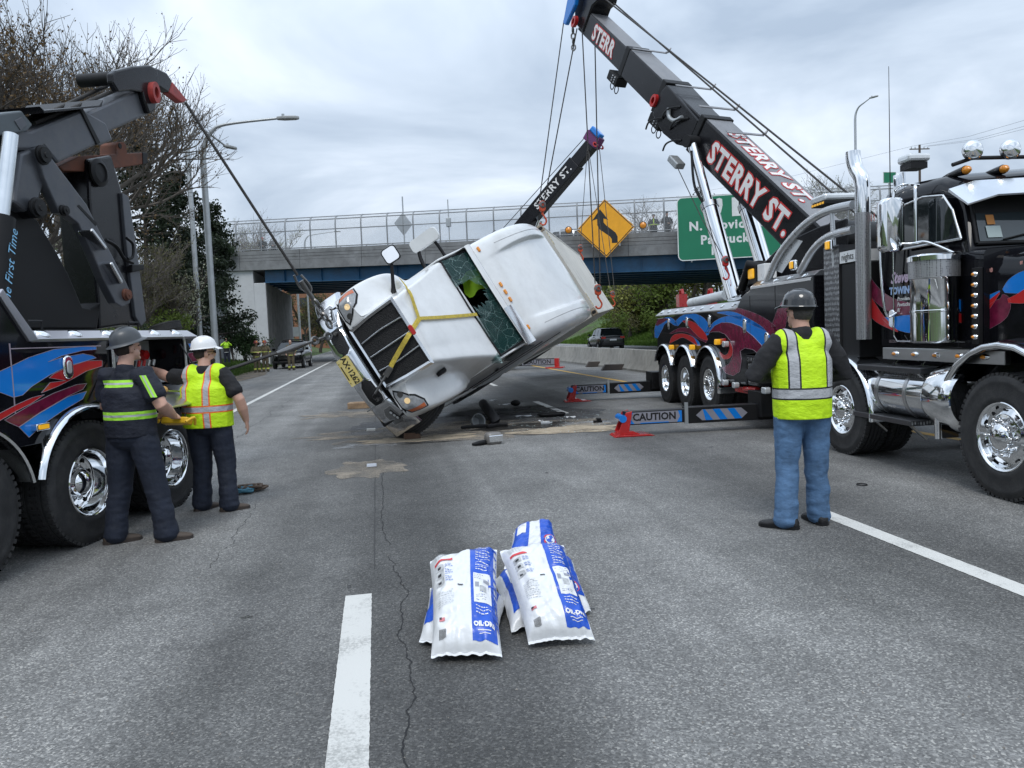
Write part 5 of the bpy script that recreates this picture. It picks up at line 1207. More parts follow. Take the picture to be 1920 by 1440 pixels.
# bits of trim on the driver's side
for px, py, sz in ((827, 695, .16), (905, 695, .0)):
    if not sz: continue
    o_ = MWi @ CAMLOC; loc, nor, i_, _ = BVH_H.ray_cast(o_, MWi.to_3x3() @ ray(px, py).normalized())
    if loc is None: continue
    f_ = frame(loc + nor * .01, Vector((1, 0, 0)), nor.cross(Vector((1, 0, 0))).normalized(), nor)
    MB(f_).prism([(-.18, -.02), (.05, -.10), (.10, .02), (.06, .09)], -.02, .05).build('mirror_stub', 'black_matte', WT, 0, bevel=.015)
# ---- running gear
for s in (-1, 1):
    o_ = Vector((-s * math.sin(R(27)), s * math.cos(R(27)), 0)); c_ = Vector((-1.10, s * 1.02, .56)) + o_ * .15
    add_wheel(WT, c_.x, c_.y, c_.z, 'steer', out=o_, scale=.98)
    for x in (-5.5, -6.8):
        add_wheel(WT, x, s * 1.22, .52, 'drive', out=(0, s, 0), scale=.98); add_wheel(WT, x, s * .88, .52, 'drive', out=(0, s, 0), scale=.98)
    for x in (-16.4, -17.7):
        add_wheel(WT, x, s * 1.22, .52, 'drive', out=(0, s, 0), scale=.98); add_wheel(WT, x, s * .88, .52, 'drive', out=(0, s, 0), scale=.98)
    MB(frame((-2.6, s * .86, .72), (0, 1, 0), (0, 0, 1), (-1, 0, 0))).lathe([(.001, 0), (.28, 0), (.3, .03), (.3, 1.5), (.28, 1.53), (.001, 1.53)], None, 24).build('fuel_tank', 'alu', WT, 40)
    MB().box((-4.2, s * 1.18 - .02, .45), (-2.2, s * 1.18 + .02, .95)).build('side_skirt', WHT, WT, 0, bevel=.01)
chs = MB()
for s in (-1, 1): chs.box((-7.6, s * .43 - .04, .72), (-.3, s * .43 + .04, .98))
for x in (-1.12, -5.5, -6.8): chs.tube([(x, -1.0, .52), (x, 1.0, .52)], .09, 8)
chs.box((-2.0, -.42, .55), (-.5, .42, 1.5)); chs.build('chassis', 'black_matte', WT, 0)
hg = MB(); hg.tube(spline([(-3.6, 1.0, .5), (-3.4, 1.15, .55), (-3.3, 1.25, .9)], 6), .02, 6); hg.ball((-3.3, 1.1, .62), (.09, .12, .1), 12); hg.box((-3.45, 1.0, .5), (-3.25, 1.12, .75))
hg.build('hanging_brake_part', 'black_matte', WT, 40)

# ================================================================== shipping container and its chassis (a separate unit)
CT = thing('shipping_container', 'cream shipping container on a trailer chassis, tipped over behind the white cab', 'container', M=MW)
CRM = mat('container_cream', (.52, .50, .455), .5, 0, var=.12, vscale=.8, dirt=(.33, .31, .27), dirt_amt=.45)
CGY = mat('container_shaded_side', (.36, .355, .335), .55, 0, var=.2, vscale=.7, dirt=(.20, .19, .175), dirt_amt=.6)  # weathered grey, with the shade of the downward side put into it
X0, X1, ZB, ZT, HW = -6.6, -18.79, 1.15, 3.75, 1.22
def corr(n, a, b, depth):
    out = []; p = (b - a) / n
    for i in range(n): q = a + i * p; out += [(q + p * .05, 0), (q + p * .30, 0), (q + p * .45, -depth), (q + p * .85, -depth)]
    return out
cr = corr(44, X0 - .1, X1 + .1, .03)
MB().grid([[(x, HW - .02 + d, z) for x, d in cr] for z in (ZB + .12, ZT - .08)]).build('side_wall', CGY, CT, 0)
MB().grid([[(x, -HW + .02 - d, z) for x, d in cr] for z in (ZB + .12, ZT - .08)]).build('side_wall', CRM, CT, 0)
MB().grid([[(x, y, ZT - .012 + d * .5) for x, d in cr] for y in (-HW + .05, HW - .05)]).build('roof', CRM, CT, 0)
MB().box((X0 - .06, -HW + .05, ZB + .1), (X0 - .03, HW - .05, ZT - .05)).build('front_wall', CRM, CT, 0)
MB().box((X1 + .03, -HW + .05, ZB + .1), (X1 + .06, HW - .05, ZT - .05)).build('end_doors', CRM, CT, 0)
for y in (-HW, HW):
    for z in (ZB, ZT - .06): MB().box((X1 + .17, y - (.05 if y > 0 else 0), z), (X0 - .17, y + (0 if y > 0 else .05), z + .06)).build('side_rail', CRM, CT, 0, bevel=.006)
    for x in (X0, X1):
        s = 1 if x == X0 else -1
        MB().box((min(x, x - s * .12), y - (.10 if y > 0 else 0), ZB + .15), (max(x, x - s * .12), y + (0 if y > 0 else .10), ZT - .15)).build('corner_post', CRM, CT, 0, bevel=.01)
        for z in (ZB - .006, ZT - .13):
            c0 = MB().box((min(x + s * .006, x - s * .17), y - (.155 if y > 0 else .006), z), (max(x + s * .006, x - s * .17), y + (.006 if y > 0 else .155), z + .136)).build('corner_casting', mat('casting', (.33, .27, .20), .6, .2, var=.3, dirt=(.2, .1, .05), dirt_amt=.5), CT, 0, bevel=.012)
            MB().prism(rrect(.07, .10, .03, 4), 0, .012, frame((x + s * .006, y - (.075 if y > 0 else -.075), z + .068), (0, 1, 0), (0, 0, 1), (s, 0, 0))).build('slot', 'dark', c0, 0)
MB().box((X0 - .12, -HW + .16, ZT - .10), (X0, HW - .16, ZT + .004)).build('top_rail', CRM, CT, 0, bevel=.008)
MB().box((X0 - .12, -HW + .16, ZB), (X0, HW - .16, ZB + .12)).build('bottom_rail', CRM, CT, 0, bevel=.008)
for y0 in (-HW + .2, HW - .55):
    hz = MB().box((X0 - .1, y0, ZT + .005), (X0 - .01, y0 + .36, ZT + .009)).build('hazard_strip', mat('hazard_yellow', (.62, .48, .12), .5), CT, 0)
    b = MB()
    for i in range(4): b.prism([(y0 + .02 + i * .09, -.1), (y0 + .06 + i * .09, -.1), (y0 + .09 + i * .09, -.01), (y0 + .05 + i * .09, -.01)], 0, .002, frame((X0, 0, ZT + .010), (0, 1, 0), (1, 0, 0), (0, 0, 1)))
    b.build('hazard_bars', 'dark', hz, 0)
fr2 = MB()
for s in (-1, 1): fr2.box((X1 + .2, s * .45 - .06, .82), (X0 - .8, s * .45 + .06, 1.12))
for x in (-7.6, -10, -13, -16, -18.4): fr2.box((x - .07, -1.15, .95), (x + .07, 1.15, 1.12))
fr2.build('trailer_chassis', 'black_matte', CT, 0)
cor = {k: MW @ Vector(v) for k, v in dict(P1=(X0 - .08, -HW + .07, ZT), P2=(X0 - .08, HW - .07, ZT), R1=(X1 + .08, -HW + .07, ZT), R2=(X1 + .08, HW - .07, ZT)).items()}

# ---- yellow ratchet straps over the bonnet
STRAP = mat('yellow_webbing', (.50, .38, .05), .75, 0, var=.3, vscale=20, dirt=(.12, .10, .05), dirt_amt=.5)
allW = bvh_of([hoodO, cabO, bumO, grO, frO])
def strap(pix, w, parent, lift=.02):
    rows = []; pts = []
    for px, py in pix:
        loc, nor, i_, _ = hit(allW, px, py)
        pts.append((loc, nor))
    pp = [p for p in pts if p[0] is not None]
    sp = spline([tuple(p[0] + (p[1] if p[1].dot(ray(700, 600)) < 0 else -p[1]) * lift) for p in pp], 4)
    nn = spline([tuple(p[1] if p[1].dot(ray(700, 600)) < 0 else -p[1]) for p in pp], 4)
    mb = MB()
    for i, (p, n_) in enumerate(zip(sp, nn)):
        t_ = (Vector(sp[min(i + 1, len(sp) - 1)]) - Vector(sp[max(i - 1, 0)])).normalized(); n_ = Vector(n_).normalized(); b_ = t_.cross(n_).normalized() * w / 2
        p = Vector(p); rows.append([p - b_, p + b_, p + b_ + n_ * .005, p - b_ + n_ * .005])
    return mb.grid([[tuple(q) for q in r] for r in rows], closed=True, cap=True).build('webbing', STRAP, parent, 30)
S1_ = thing('ratchet_strap', 'dirty yellow ratchet strap tied over the bonnet and grille of the white lorry', 'strap')
strap([(727, 508), (748, 525), (765, 548), (775, 575), (783, 599)], .07, S1_, .03)
strap([(783, 599), (820, 597), (858, 594), (892, 591)], .06, S1_, .03)
strap([(783, 599), (768, 628), (752, 655), (738, 680), (725, 705)], .075, S1_, .05)
a = hit(allW, 733, 688)[0]; b = hit(allW, 703, 738)[0]
if a and b:
    a = a + Vector((0, -.06, 0)); b = b + Vector((0, -.05, .0))
    MB().beam(a, a + (b - a) * .35, .09, .03, up=(0, -1, 0)).build('ratchet_buckle', 'steel', S1_, 0, bevel=.006)
    MB().tube([a + (b - a) * .3, b], .018, 6).build('hook_chain', 'steel', S1_, 40)
    MB().tube(spline([tuple(b), tuple(b + Vector((-.04, 0, -.05))), tuple(b + Vector((.0, 0, -.10))), tuple(b + Vector((.05, 0, -.06)))], 4), .02, 6).build('hook', 'black_matte', S1_, 60)
# high-visibility vest seen through the torn windscreen
hv = MB(MW); rows = []
for i in range(9):
    u = i / 8; rows.append([(-2.62 - .10 * math.sin(3 * v + u * 4), -.66 + .42 * u + .03 * math.sin(9 * v), 2.12 + .42 * v + .03 * math.sin(7 * u)) for v in [k / 8 for k in range(9)]])
hv.grid(rows)
HV = mat('hivis_cloth', (.30, .56, .02), .7, 0, var=.08, emit=None)
tag(hv.build('safety_vest', HV, None, 180), 'bright lime safety vest hanging inside the smashed windscreen of the white lorry', 'vest')
# ================================================================== booms of the two rotators
def make_boom(parent, inv, O, hdir, elev, secs, head, mats, mirror=1):
    """boom frame: x along the boom, y towards the viewer's side, z up off the top face"""
    h = Vector(hdir).normalized(); x = h * math.cos(elev) + Vector((0, 0, math.sin(elev))); y = Vector((0, 0, 1)).cross(h) * mirror
    z = x.cross(y) if mirror > 0 else y.cross(x)
    return inv @ frame(O, x, y, z) if mirror > 0 else inv @ frame(O, x, y, z)
nA_ = -yA
bA = p0A + nA_ * 1.25 + dA * 4.3; bA.z = 2.4
tipA = aty(1095, 35, 17.4); hA = Vector((tipA.x - bA.x, tipA.y - bA.y, 0)).normalized()
sideA = Vector((0, 0, 1)).cross(hA)                         # to the left of the boom: the side in view
EL = R(41.7); OA = bA + hA * .72 + sideA * .3; OA.z = 3.2
xA = hA * math.cos(EL) + Vector((0, 0, math.sin(EL))); zA = xA.cross(sideA)
MBA = MAi @ frame(OA, xA, sideA, zA)
def bpart(nm, m, fn, parent=TA, **k):
    mb = MB(MBA); fn(mb); return mb.build(nm, m, parent, k.pop('smooth', 0), **k)
def boxsec(x0, x1, zt, zb, y0, y1): return lambda b: b.box((x0, y1, zb), (x1, y0, zt))
boom = bpart('boom', 'boom_black', boxsec(-.55, 3.25, 0, -.66, 0, -.60), bevel=.03)
bpart('boom_lit_top', 'boom_lit_grey', lambda b: b.box((-.5, -.575, .001), (3.22, -.025, .006)), boom)
st2 = bpart('boom_stage', 'boom_black', boxsec(3.1, 6.3, -.05, -.60, -.04, -.56), boom, bevel=.02)
bpart('stage_lit_top', 'boom_lit_grey', lambda b: b.box((4.75, -.54, -.049), (6.28, -.06, -.044)), boom)
st3 = bpart('boom_stage', 'boom_black', boxsec(6.2, 8.5, -.09, -.57, -.07, -.53), boom, bevel=.02)
bpart('stage_lit_top', 'boom_lit_grey', lambda b: b.box((6.45, -.51, -.089), (8.3, -.09, -.084)), boom)
# collars and slider housings
for x, w, o_ in ((3.2, .14, .03), (4.66, .16, .0), (6.25, .16, -.03)):
    bpart('collar', 'black_matte', lambda b: b.box((x - w / 2, -.60 - o_, -.64 - o_), (x + w / 2, o_, o_)), boom, bevel=.015)
bpart('knuckle_housing', 'boom_black', lambda b: b.prism([(3.28, -.62), (3.28, -.1), (4.55, -.03), (4.62, -.2), (4.62, -.66), (4.1, -.78), (3.6, -.74)], -.62, .015, frame((0, 0, 0), (1, 0, 0), (0, 0, 1), (0, -1, 0)) @ Matrix.Scale(-1, 4, (0, 0, 1))), boom, bevel=.02)
bpart('knuckle_arm', 'galv', lambda b: b.tube(spline([(3.7, .05, -.25), (3.85, .06, -.40), (4.05, .06, -.42), (4.15, .06, -.3)], 4), .04, 8), boom, smooth=60)
for x, z in ((3.55, -.2), (3.9, -.15), (4.25, -.55), (3.5, -.6)):
    bpart('hose', 'black_matte', lambda b: b.tube(spline([(x, .02, z), (x + .15, .09, z - .1), (x + .3, .08, z - .25), (x + .38, .02, z - .42)], 4), .018, 6), boom, smooth=60)
for x in (4.55, 6.45):
    o = bpart('guide_block', 'black_matte', lambda b: b.box((x - .22, -.3, -.86), (x + .20, -.02, -.66)), boom, bevel=.02)
    mb = MB(MBA)
    for i in range(2):
        for j in range(3): mb.lathe([(.018, 0), (.016, .01), (.001, .012)], frame((x - .12 + i * .05 * 2, -.02, -.80 + j * .05), (1, 0, 0), (0, 0, -1), (0, 1, 0)), 8)
    mb.build('bolts', 'alu', o, 60)
    for dx in (-.2, .0): bpart('eye_ring', 'black_matte', lambda b: b.lathe([(.075, -.012), (.088, 0), (.075, .012), (.062, 0)], frame((x + dx, -.1, -.92), (1, 0, 0), (0, 0, -1), (0, 1, 0)), 18, close=True), o, smooth=60)
bpart('work_light', 'galv', lambda b: b.box((3.1, .02, -.98), (3.42, .22, -.86)), boom, bevel=.02)
def eye(mb, x, z, y, r=.085, t=.04, L_=.16, ang=0):
    M = frame((x, y, z), (math.cos(ang), 0, math.sin(ang)), (-math.sin(ang), 0, math.cos(ang)), (0, -1, 0)) @ Matrix.Diagonal((1, 1.45, 1, 1))
    mb.lathe([(r, -t), (r * 1.0, t), (r * .55, t), (r * .55, -t)], M, 20, close=True)
bpart('red_eye', 'red', lambda b: eye(b, 4.70, -.42, .03), boom, smooth=40)
bpart('red_eye', 'red', lambda b: eye(b, 4.70, -.42, -.66), boom, smooth=40)
# head with sheaves
hd = bpart('boom_head', 'boom_black', lambda b: b.prism([(8.2, -.52), (8.15, .06), (8.0, .22), (8.02, .34), (8.35, .36), (8.75, .22), (8.9, -.02), (8.82, -.30), (8.66, -.50)], 0.04, .54, frame((0, 0, 0), (1, 0, 0), (0, 0, 1), (0, -1, 0))), boom, bevel=.03)
bpart('sheave', 'black_matte', lambda b: b.lathe([(.26, -.34), (.26, -.30), (.20, -.28), (.26, -.26), (.26, -.08), (.20, -.05), (.26, -.02), (.26, .02)], frame((8.62, -.14, .02), (1, 0, 0), (0, 0, -1), (0, 1, 0)), 28), hd, smooth=40)
bpart('sheave_guard', 'blue', lambda b: b.prism([(8.62, -.10), (8.72, .20), (8.95, .12), (9.02, -.10), (8.90, -.62), (8.76, -.60)], .0, .10, frame((0, .12, 0), (1, 0, 0), (0, 0, 1), (0, -1, 0))), hd, bevel=.02)
bpart('red_eye', 'red', lambda b: eye(b, 8.52, -.42, .05), hd, smooth=40)
bpart('red_eye', 'red', lambda b: eye(b, 8.52, -.42, -.6), hd, smooth=40)
# cable guide bars across the top
for x, z in ((6.1, .0), (4.35, .05), (3.5, .06), (2.55, .06)):
    bpart('cable_guide', 'boom_lit_grey', lambda b: b.box((x - .03, -.86, z), (x + .03, -.05, z + .015)).tube([(x, -.85, z + .01), (x + .03, -.92, z + .03), (x + .06, -.97, z + .10)], [.02, .025, .012], 6), boom)
# lift cylinders
for y in (.12, -.72):
    a_, b_ = Vector((3.10, y, -.42)), Vector((.42, y, -1.85)); m_ = a_ + (b_ - a_) * .42
    c = bpart('lift_cylinder', 'chrome', lambda b: b.tube([m_, b_], .14, 24), boom, smooth=50)
    bpart('rod', 'chrome', lambda b: b.tube([a_, m_], .085, 20), c, smooth=50)
    bpart('gland', 'chrome_dull', lambda b: b.tube([m_ - (b_ - a_) * .012, m_ + (b_ - a_) * .022], .155, 24), c, smooth=50)
    bpart('pin', 'black_matte', lambda b: b.tube([a_ + Vector((0, -.12, 0)), a_ + Vector((0, .12, 0))], .11, 16), c, smooth=40)
bpart('cylinder_hose', 'black_matte', lambda b: b.tube(spline([(2.9, .2, -.5), (2.4, .24, -.9), (1.9, .18, -1.1), (1.2, .2, -1.5)], 6), .025, 6), boom, smooth=60)
# lettering: white with red outline on the side, on the lit top and on the last stage
def blet(s_, size, cx_, cz_, y=.001, top=False, zt=.0, parent=boom, ws=1.0):
    M = MBA @ (frame((cx_, y, cz_), (-1, 0, 0), (0, 0, 1), (0, 1, 0)) if not top else frame((cx_, cz_, zt), (-1, 0, 0), (0, -1, 0), (0, 0, 1)))
    a = text(s_, size, M @ Matrix.Translation((0, 0, .004)), 'letter_red', parent, 'lettering_outline', offset=size * .085, wscale=ws, spacing=1.12)
    text(s_, size, M @ Matrix.Translation((0, 0, .008)), 'letter', a, 'lettering', offset=size * .035, wscale=ws, spacing=1.12)
blet('STERRY ST.', .50, 1.47, -.36, ws=.88)
blet('STERRY ST.', .44, 1.55, -.30, top=True, zt=.008, ws=.92)
blet('STERR', .42, 7.30, -.34, y=-.069, ws=.80)
# winch lines along the boom
for y0, z1, x1, z0 in ((-.15, .56, -.9, .30), (-.45, .26, -.7, .24)):
    bpart('winch_cable', 'cable', lambda b: b.tube([(8.55, y0, z0), (x1, y0 - .1, z1)], .016, 6), boom, smooth=60)
# turret under the boom
tu = MB(); tu.lathe([(.85, 2.05), (.85, 2.3), (.7, 2.36), (.7, 2.45), (.001, 2.46)], Matrix.Translation((5.1, -1.25, 0)), 32); tu.build('turret_ring', 'black_matte', TA, 40)
hl_ = (MAi.to_3x3() @ hA); sl_ = MAi.to_3x3() @ sideA
Mt = frame(MAi @ Vector((OA.x, OA.y, 0)), hl_, sl_, (0, 0, 1))
for y in (.06, -.72): MB(Mt).prism([(-.7, 2.4), (-.7, 3.1), (-.2, 3.05), (.5, 2.9), (1.5, 2.3), (1.5, 2.1), (-.7, 2.1)], 0, .06, frame((0, y, 0), (1, 0, 0), (0, 0, 1), (0, -1, 0))).build('turret_plate', 'boom_black', TA, 0, bevel=.02)
MB(Mt).box((-.9, -.66, 2.35), (.3, -.0, 2.75)).tube([(-.5, -.7, 2.85), (-.5, .05, 2.85)], .25, 20).build('winch_drum', 'black_matte', TA, 30)
MB(Mt).tube([(1.35, .15, 2.25), (1.0, .3, 2.62), (.6, .2, 2.5)], .07, 10).build('hydraulic_hose', 'black_matte', TA, 60)

# ---- hooks and load lines (each rigged set is a thing of its own)
def hook_block(name, label, p, m='orange', sc=1.0, d=(0, 0, 1)):
    t = thing(name, label, 'hook', tuple(p))
    bl_ = MB(Matrix.Scale(sc, 4)); bl_.prism(rrect(.17, .30, .08, 5), -.06, .06, frame((0, 0, .42), (1, 0, 0), (0, 0, 1), (0, -1, 0))); bl_.build('block', m, t, 40, bevel=.015)
    MB(Matrix.Scale(sc, 4)).lathe([(.09, -.075), (.09, .075), (.04, .085)], frame((0, 0, .46), (1, 0, 0), (0, 0, 1), (0, -1, 0)), 20).build('sheave', 'steel', t, 40)
    MB(Matrix.Scale(sc, 4)).tube([(0, 0, .30), (0, 0, .2)], .03, 8).tube(spline([(0, 0, .22), (.05, 0, .14), (.10, 0, .04), (.06, 0, -.06), (-.02, 0, -.08), (-.08, 0, -.02)], 5), .026, 8).build('hook', m, t, 60)
    return t
def rope(label, pts, r=.014, name='load_cable'):
    o = MB().tube(pts, r, 6).build(name, 'cable', None, 60)
    return tag(o, label, 'cable', )
BW_ = MA @ MBA
tA1 = BW_ @ Vector((8.92, .10, -.55)); tA2 = BW_ @ Vector((8.5, -.05, -.55)); tA3 = BW_ @ Vector((8.30, -.1, -.57)); tA4 = BW_ @ Vector((8.35, -.45, -.57))
u = Vector((0, 0, 1))
hk1 = cor['P1'] + u * .12; hk2 = cor['P2'] + u * .12 + Vector((.05, 0, 0))
hook_block('hook_block', 'red hook block lifting the upper front corner of the container', hk1, 'orange', .85)
hook_block('hook_block', 'orange hook block lifting the lower front corner of the container', hk2, 'orange', .85)
rope('front line of the pair from the tall boom tip to the upper container corner', [tA1, hk1 + u * .50 + Vector((-.06, 0, 0))])
rope('rear line of the pair from the tall boom tip to the upper container corner', [tA2, hk1 + u * .50 + Vector((.06, 0, 0))])
rope('left line of the pair dropping from the tall boom to the lower container corner', [tA3, hk2 + u * .5 + Vector((-.06, 0, 0))])
rope('right line of the pair dropping from the tall boom to the lower container corner', [tA4, hk2 + u * .5 + Vector((.06, 0, 0))])
def chain(label, pts, r=.02, m='steel', link_len=.10, name='chain'):
    """links along a polyline, alternately turned"""
    P = [Vector(p) for p in pts]; mb = MB(); k = 0
    for a, b in zip(P, P[1:]):
        n = max(1, int((b - a).length / (link_len * .78))); d = (b - a).normalized(); s_ = d.cross(Vector((0.3, .5, .8))).normalized(); w = d.cross(s_)
        for i in range(n):
            c = a + (b - a) * ((i + .5) / n); e = s_ if k % 2 else w; k += 1
            h_ = link_len / 2 - r; q = link_len * .30
            mb.tube([c - d * h_ - e * q * .6, c - d * h_ * .5 - e * q, c + d * h_ * .5 - e * q, c + d * h_ - e * q * .6, c + d * (h_ + r), c + d * h_ + e * q * .6, c + d * h_ * .5 + e * q, c - d * h_ * .5 + e * q, c - d * h_ + e * q * .6, c - d * (h_ + r), c - d * h_ - e * q * .6], r, 5, cap=False)
    o = mb.build(name, m, None, 60); return tag(o, label, 'chain')
chain('short steel chain hanging from the tip of the tall boom', [BW_ @ Vector((8.52, .05, -.55)), BW_ @ Vector((8.52, .05, -.55)) - u * .5], .02, link_len=.14)
# slack chain by the boom cylinder
p_ = BW_ @ Vector((3.0, .25, -.9)); q_ = onplane(1360, 490, OA + sideA * .4, sideA)
rope('thin slack line hanging beside the chrome lift cylinders', [p_, p_ + (q_ - p_) * .5 + Vector((.02, 0, -.1)), q_], .008)
hook_block('safety_hook', 'red safety hook hung on the boom cylinder', q_ - u * .25, 'red', .6)

# ================================================================== second rotator behind the container
tC = aty(1112, 256, 31.0); lC = aty(985, 408, 33.2); dC = (tC - lC).normalized(); baseC = lC - dC * 4.2
hC = Vector((dC.x, dC.y, 0)).normalized(); MC = frame((baseC.x, baseC.y, 0), hC, Vector((0, 0, 1)).cross(hC), (0, 0, 1)); MCi = MC.inverted()
TC = thing('far_rotator_truck', 'second black rotator wrecker half hidden behind the container, lettered boom raised', 'tow truck', M=MC)
yC = -Vector((0, 0, 1)).cross(dC).normalized(); yC = yC if yC.y < 0 else -yC
zC = dC.cross(yC) if dC.cross(yC).z > 0 else yC.cross(dC)
LC_ = (tC - baseC).length
def cp(nm, m, f, **k):
    b = MB(MCi @ frame(baseC, dC, zC.cross(dC), zC)); f(b); return b.build(nm, m, k.pop('parent', TC), k.pop('smooth', 0), **k)
fr_side = (zC.cross(dC)).dot(Vector((0, -1, 0)))                     # +y side faces the camera when positive
cb = cp('boom', 'boom_black', lambda b: b.box((-.5, -.25, -.5), (LC_ * .86, .25, .1)), bevel=.02)
cp('boom_stage', 'boom_black', lambda b: b.box((LC_ * .8, -.2, -.44), (LC_ - .05, .2, .05)), bevel=.02, parent=cb)
cp('boom_head', mat('head_purple', (.13, .03, .12), .4), lambda b: b.prism([(LC_ - .25, -.5), (LC_ - .3, .2), (LC_ + .05, .28), (LC_ + .25, .1), (LC_ + .2, -.4)], -.24, .24, frame((0, 0, 0), (1, 0, 0), (0, 0, 1), (0, -1, 0))), bevel=.02, parent=cb)
cp('sheave_guard', 'blue', lambda b: b.box((LC_ + .12, -.3, -.35), (LC_ + .34, .12, .2)), bevel=.05, parent=cb)
cp('red_eye', 'red', lambda b: eye(b, LC_ - .1, -.45, .28), parent=cb, smooth=40); cp('red_eye', 'red', lambda b: eye(b, LC_ - .1, -.45, -.28), parent=cb, smooth=40)
sy_ = 1 if fr_side > 0 else -1
Ml = MCi @ frame(baseC, dC, zC.cross(dC), zC) @ frame((LC_ * .70, sy_ * .252, -.2), (1, 0, 0) if sy_ < 0 else (-1, 0, 0), (0, 0, 1), (0, sy_, 0))
a_ = text('STERRY ST.', .42, Ml, 'letter', cb, offset=.01, spacing=1.1)
cp('top_cable', 'cable', lambda b: b.tube([(LC_, .1, .3), (-1.2, .1, .75)], .016, 6), parent=cb, smooth=60)
cp('lift_cylinder', 'chrome', lambda b: b.tube([(4.6, 0, -.6), (1.2, 0, -2.2)], .13, 16), parent=cb, smooth=50)
MB().box((-1.2, -1.0, 0.9), (1.2, 1.0, 1.9)).lathe([(.8, 1.9), (.8, 2.3), (.6, baseC.z), (.001, baseC.z + .05)], None, 24).build('turret', 'boom_black', TC, 30)
yt = MCi @ Vector((8.0, 34.0, 0))
bo = MB().box((-2.8, -1.2, .8), (2.0, 1.2, 1.8)).build('body', 'black_paint', TC, 0, bevel=.03)
for x in (-2.2, -.9, 1.3):
    for s in (-1, 1): add_wheel(TC, x, s * 1.22, .53, 'drive', out=(0, s, 0))
# its outrigger, showing past the container
r_ = Vector((8.02, 34.0, 0)); l_ = Vector((baseC.x + .5, baseC.y, 0)); Mx = frame(l_, (r_ - l_).normalized(), Vector((0, 0, 1)).cross((r_ - l_).normalized()), (0, 0, 1)); Lr = (r_ - l_).length
Mx = MCi @ Mx
og = MB(Mx).box((0, -.12, .15), (Lr, .12, .45)).build('outrigger', 'black_matte', TC, 0)
MB(Mx).box((Lr - 1.6, -.124, .18), (Lr - .1, -.121, .42)).build('decal', mat('decal_grey', (.25, .25, .29)), og, 0)
text('CAUTION', .26, Mx @ frame((Lr - .85, -.127, .30), (1, 0, 0), (0, 0, 1), (0, -1, 0)), 'dark', og, offset=.005)
MB(Mx).box((Lr - .5, -.3, .002), (Lr + .3, .3, .06)).box((Lr - .1, -.15, .05), (Lr + .1, .15, .45)).build('jack_foot', 'red', og, 0, bevel=.01)
hk3 = cor['R2'] + u * .1; hk4 = cor['R1'] + u * .1
hook_block('hook_block', 'orange hook block at the far lower corner of the container', hk3, 'orange', .9)
for i, (dx, s_) in enumerate(((-.08, 'left'), (.08, 'right'))):
    rope('%s line of the far boom to the rear lower container corner' % s_, [tC + Vector((dx * 3, 0, -.3)), hk3 + u * .55 + Vector((dx, 0, 0))])
p_ = aty(1088, 462, 30.0)
rope('free line hanging from the far boom beside the yellow sign', [tC + Vector((-.25, 0, -.4)), p_])
hook_block('hook', 'small red hook hanging free in front of the overpass beside the yellow sign', p_ - u * .5, 'orange', 1.0)
# ================================================================== left-hand wrecker
aB = R(16); p0B = Vector((-2.49, 7.16, 0)); dB = Vector((math.sin(aB), math.cos(aB), 0)); yB = Vector((dB.y, -dB.x, 0))
MBt = frame(p0B, -dB, yB, (0, 0, 1)); MBi = MBt.inverted()
TB = thing('wrecker_truck', 'black wrecker with blue flame paint, open control locker and heavy grey recovery arm', 'tow truck', M=MBt)
def BL(px, py, y=0.0): return MBi @ onplane(px, py, MBt @ Vector((0, y, 0)), yB)
def bpoly(pts, conv, y): return [BL(*conv(a, b), y) for a, b in pts]
Z1 = lambda a, b: (a / 2.571, 100 + b / 2.571)
Z5 = lambda a, b: (a / 5.54, 580 + b / 5.54)
def slab(nm, pts, y, th, m, conv=Z1, parent=TB, bevel=.015):
    P = bpoly(pts, conv, y); n = len(P)
    return MB().prism([(p.x, p.z) for p in P], -y, -y + th, Mxz).build(nm, m, parent, 0, bevel=bevel)
for s in (-2.74, -1.37, 0, 1.30):
    add_wheel(TB, -s, 0.0, .53, 'drive', spin=s); add_wheel(TB, -s, -.34, .53, 'drive'); add_wheel(TB, -s, -2.45, .53, 'drive', out=(0, -1, 0))
    arc_fender(TB, -s, .54, .66, 12, 168, .05, .36)
ch = MB()
for y in (-.75, -1.7): ch.box((-1.8, y - .06, .62), (5, y + .06, .95))
for s in (-1.37, 0, 1.3): ch.tube([(-s, -.1, .53), (-s, -2.35, .53)], .1, 10)
ch.build('chassis', 'black_matte', TB, 30)
low = []
for s in (1.30, 0, -1.37, -2.74): low += arch(-s, .54, .65, 172, 8, 10) if False else []
bot = [(-1.96, .98)] + arch(-1.30, .54, .64, 140, 40, 8) + arch(0, .54, .64, 140, 40, 8) + arch(1.37, .54, .64, 140, 40, 8) + arch(2.74, .54, .64, 140, 40, 8) + [(5.2, .95)]
core = bot + [(5.2, 2.12), (.80, 2.12), (.52, 1.76), (-1.96, 1.76)]
MB().prism(core, .40, 2.42, Mxz).build('body', BP, TB, 0, bevel=.012)
skin = bot + [(5.2, 2.12), (.80, 2.12), (.52, 1.76), (-.47, 1.76), (-.47, 1.29), (-1.66, 1.29), (-1.66, 1.76), (-1.96, 1.76)]
MB().prism(skin, .03, .40, Mxz).build('side_panel', BP, TB, 0, bevel=.006)
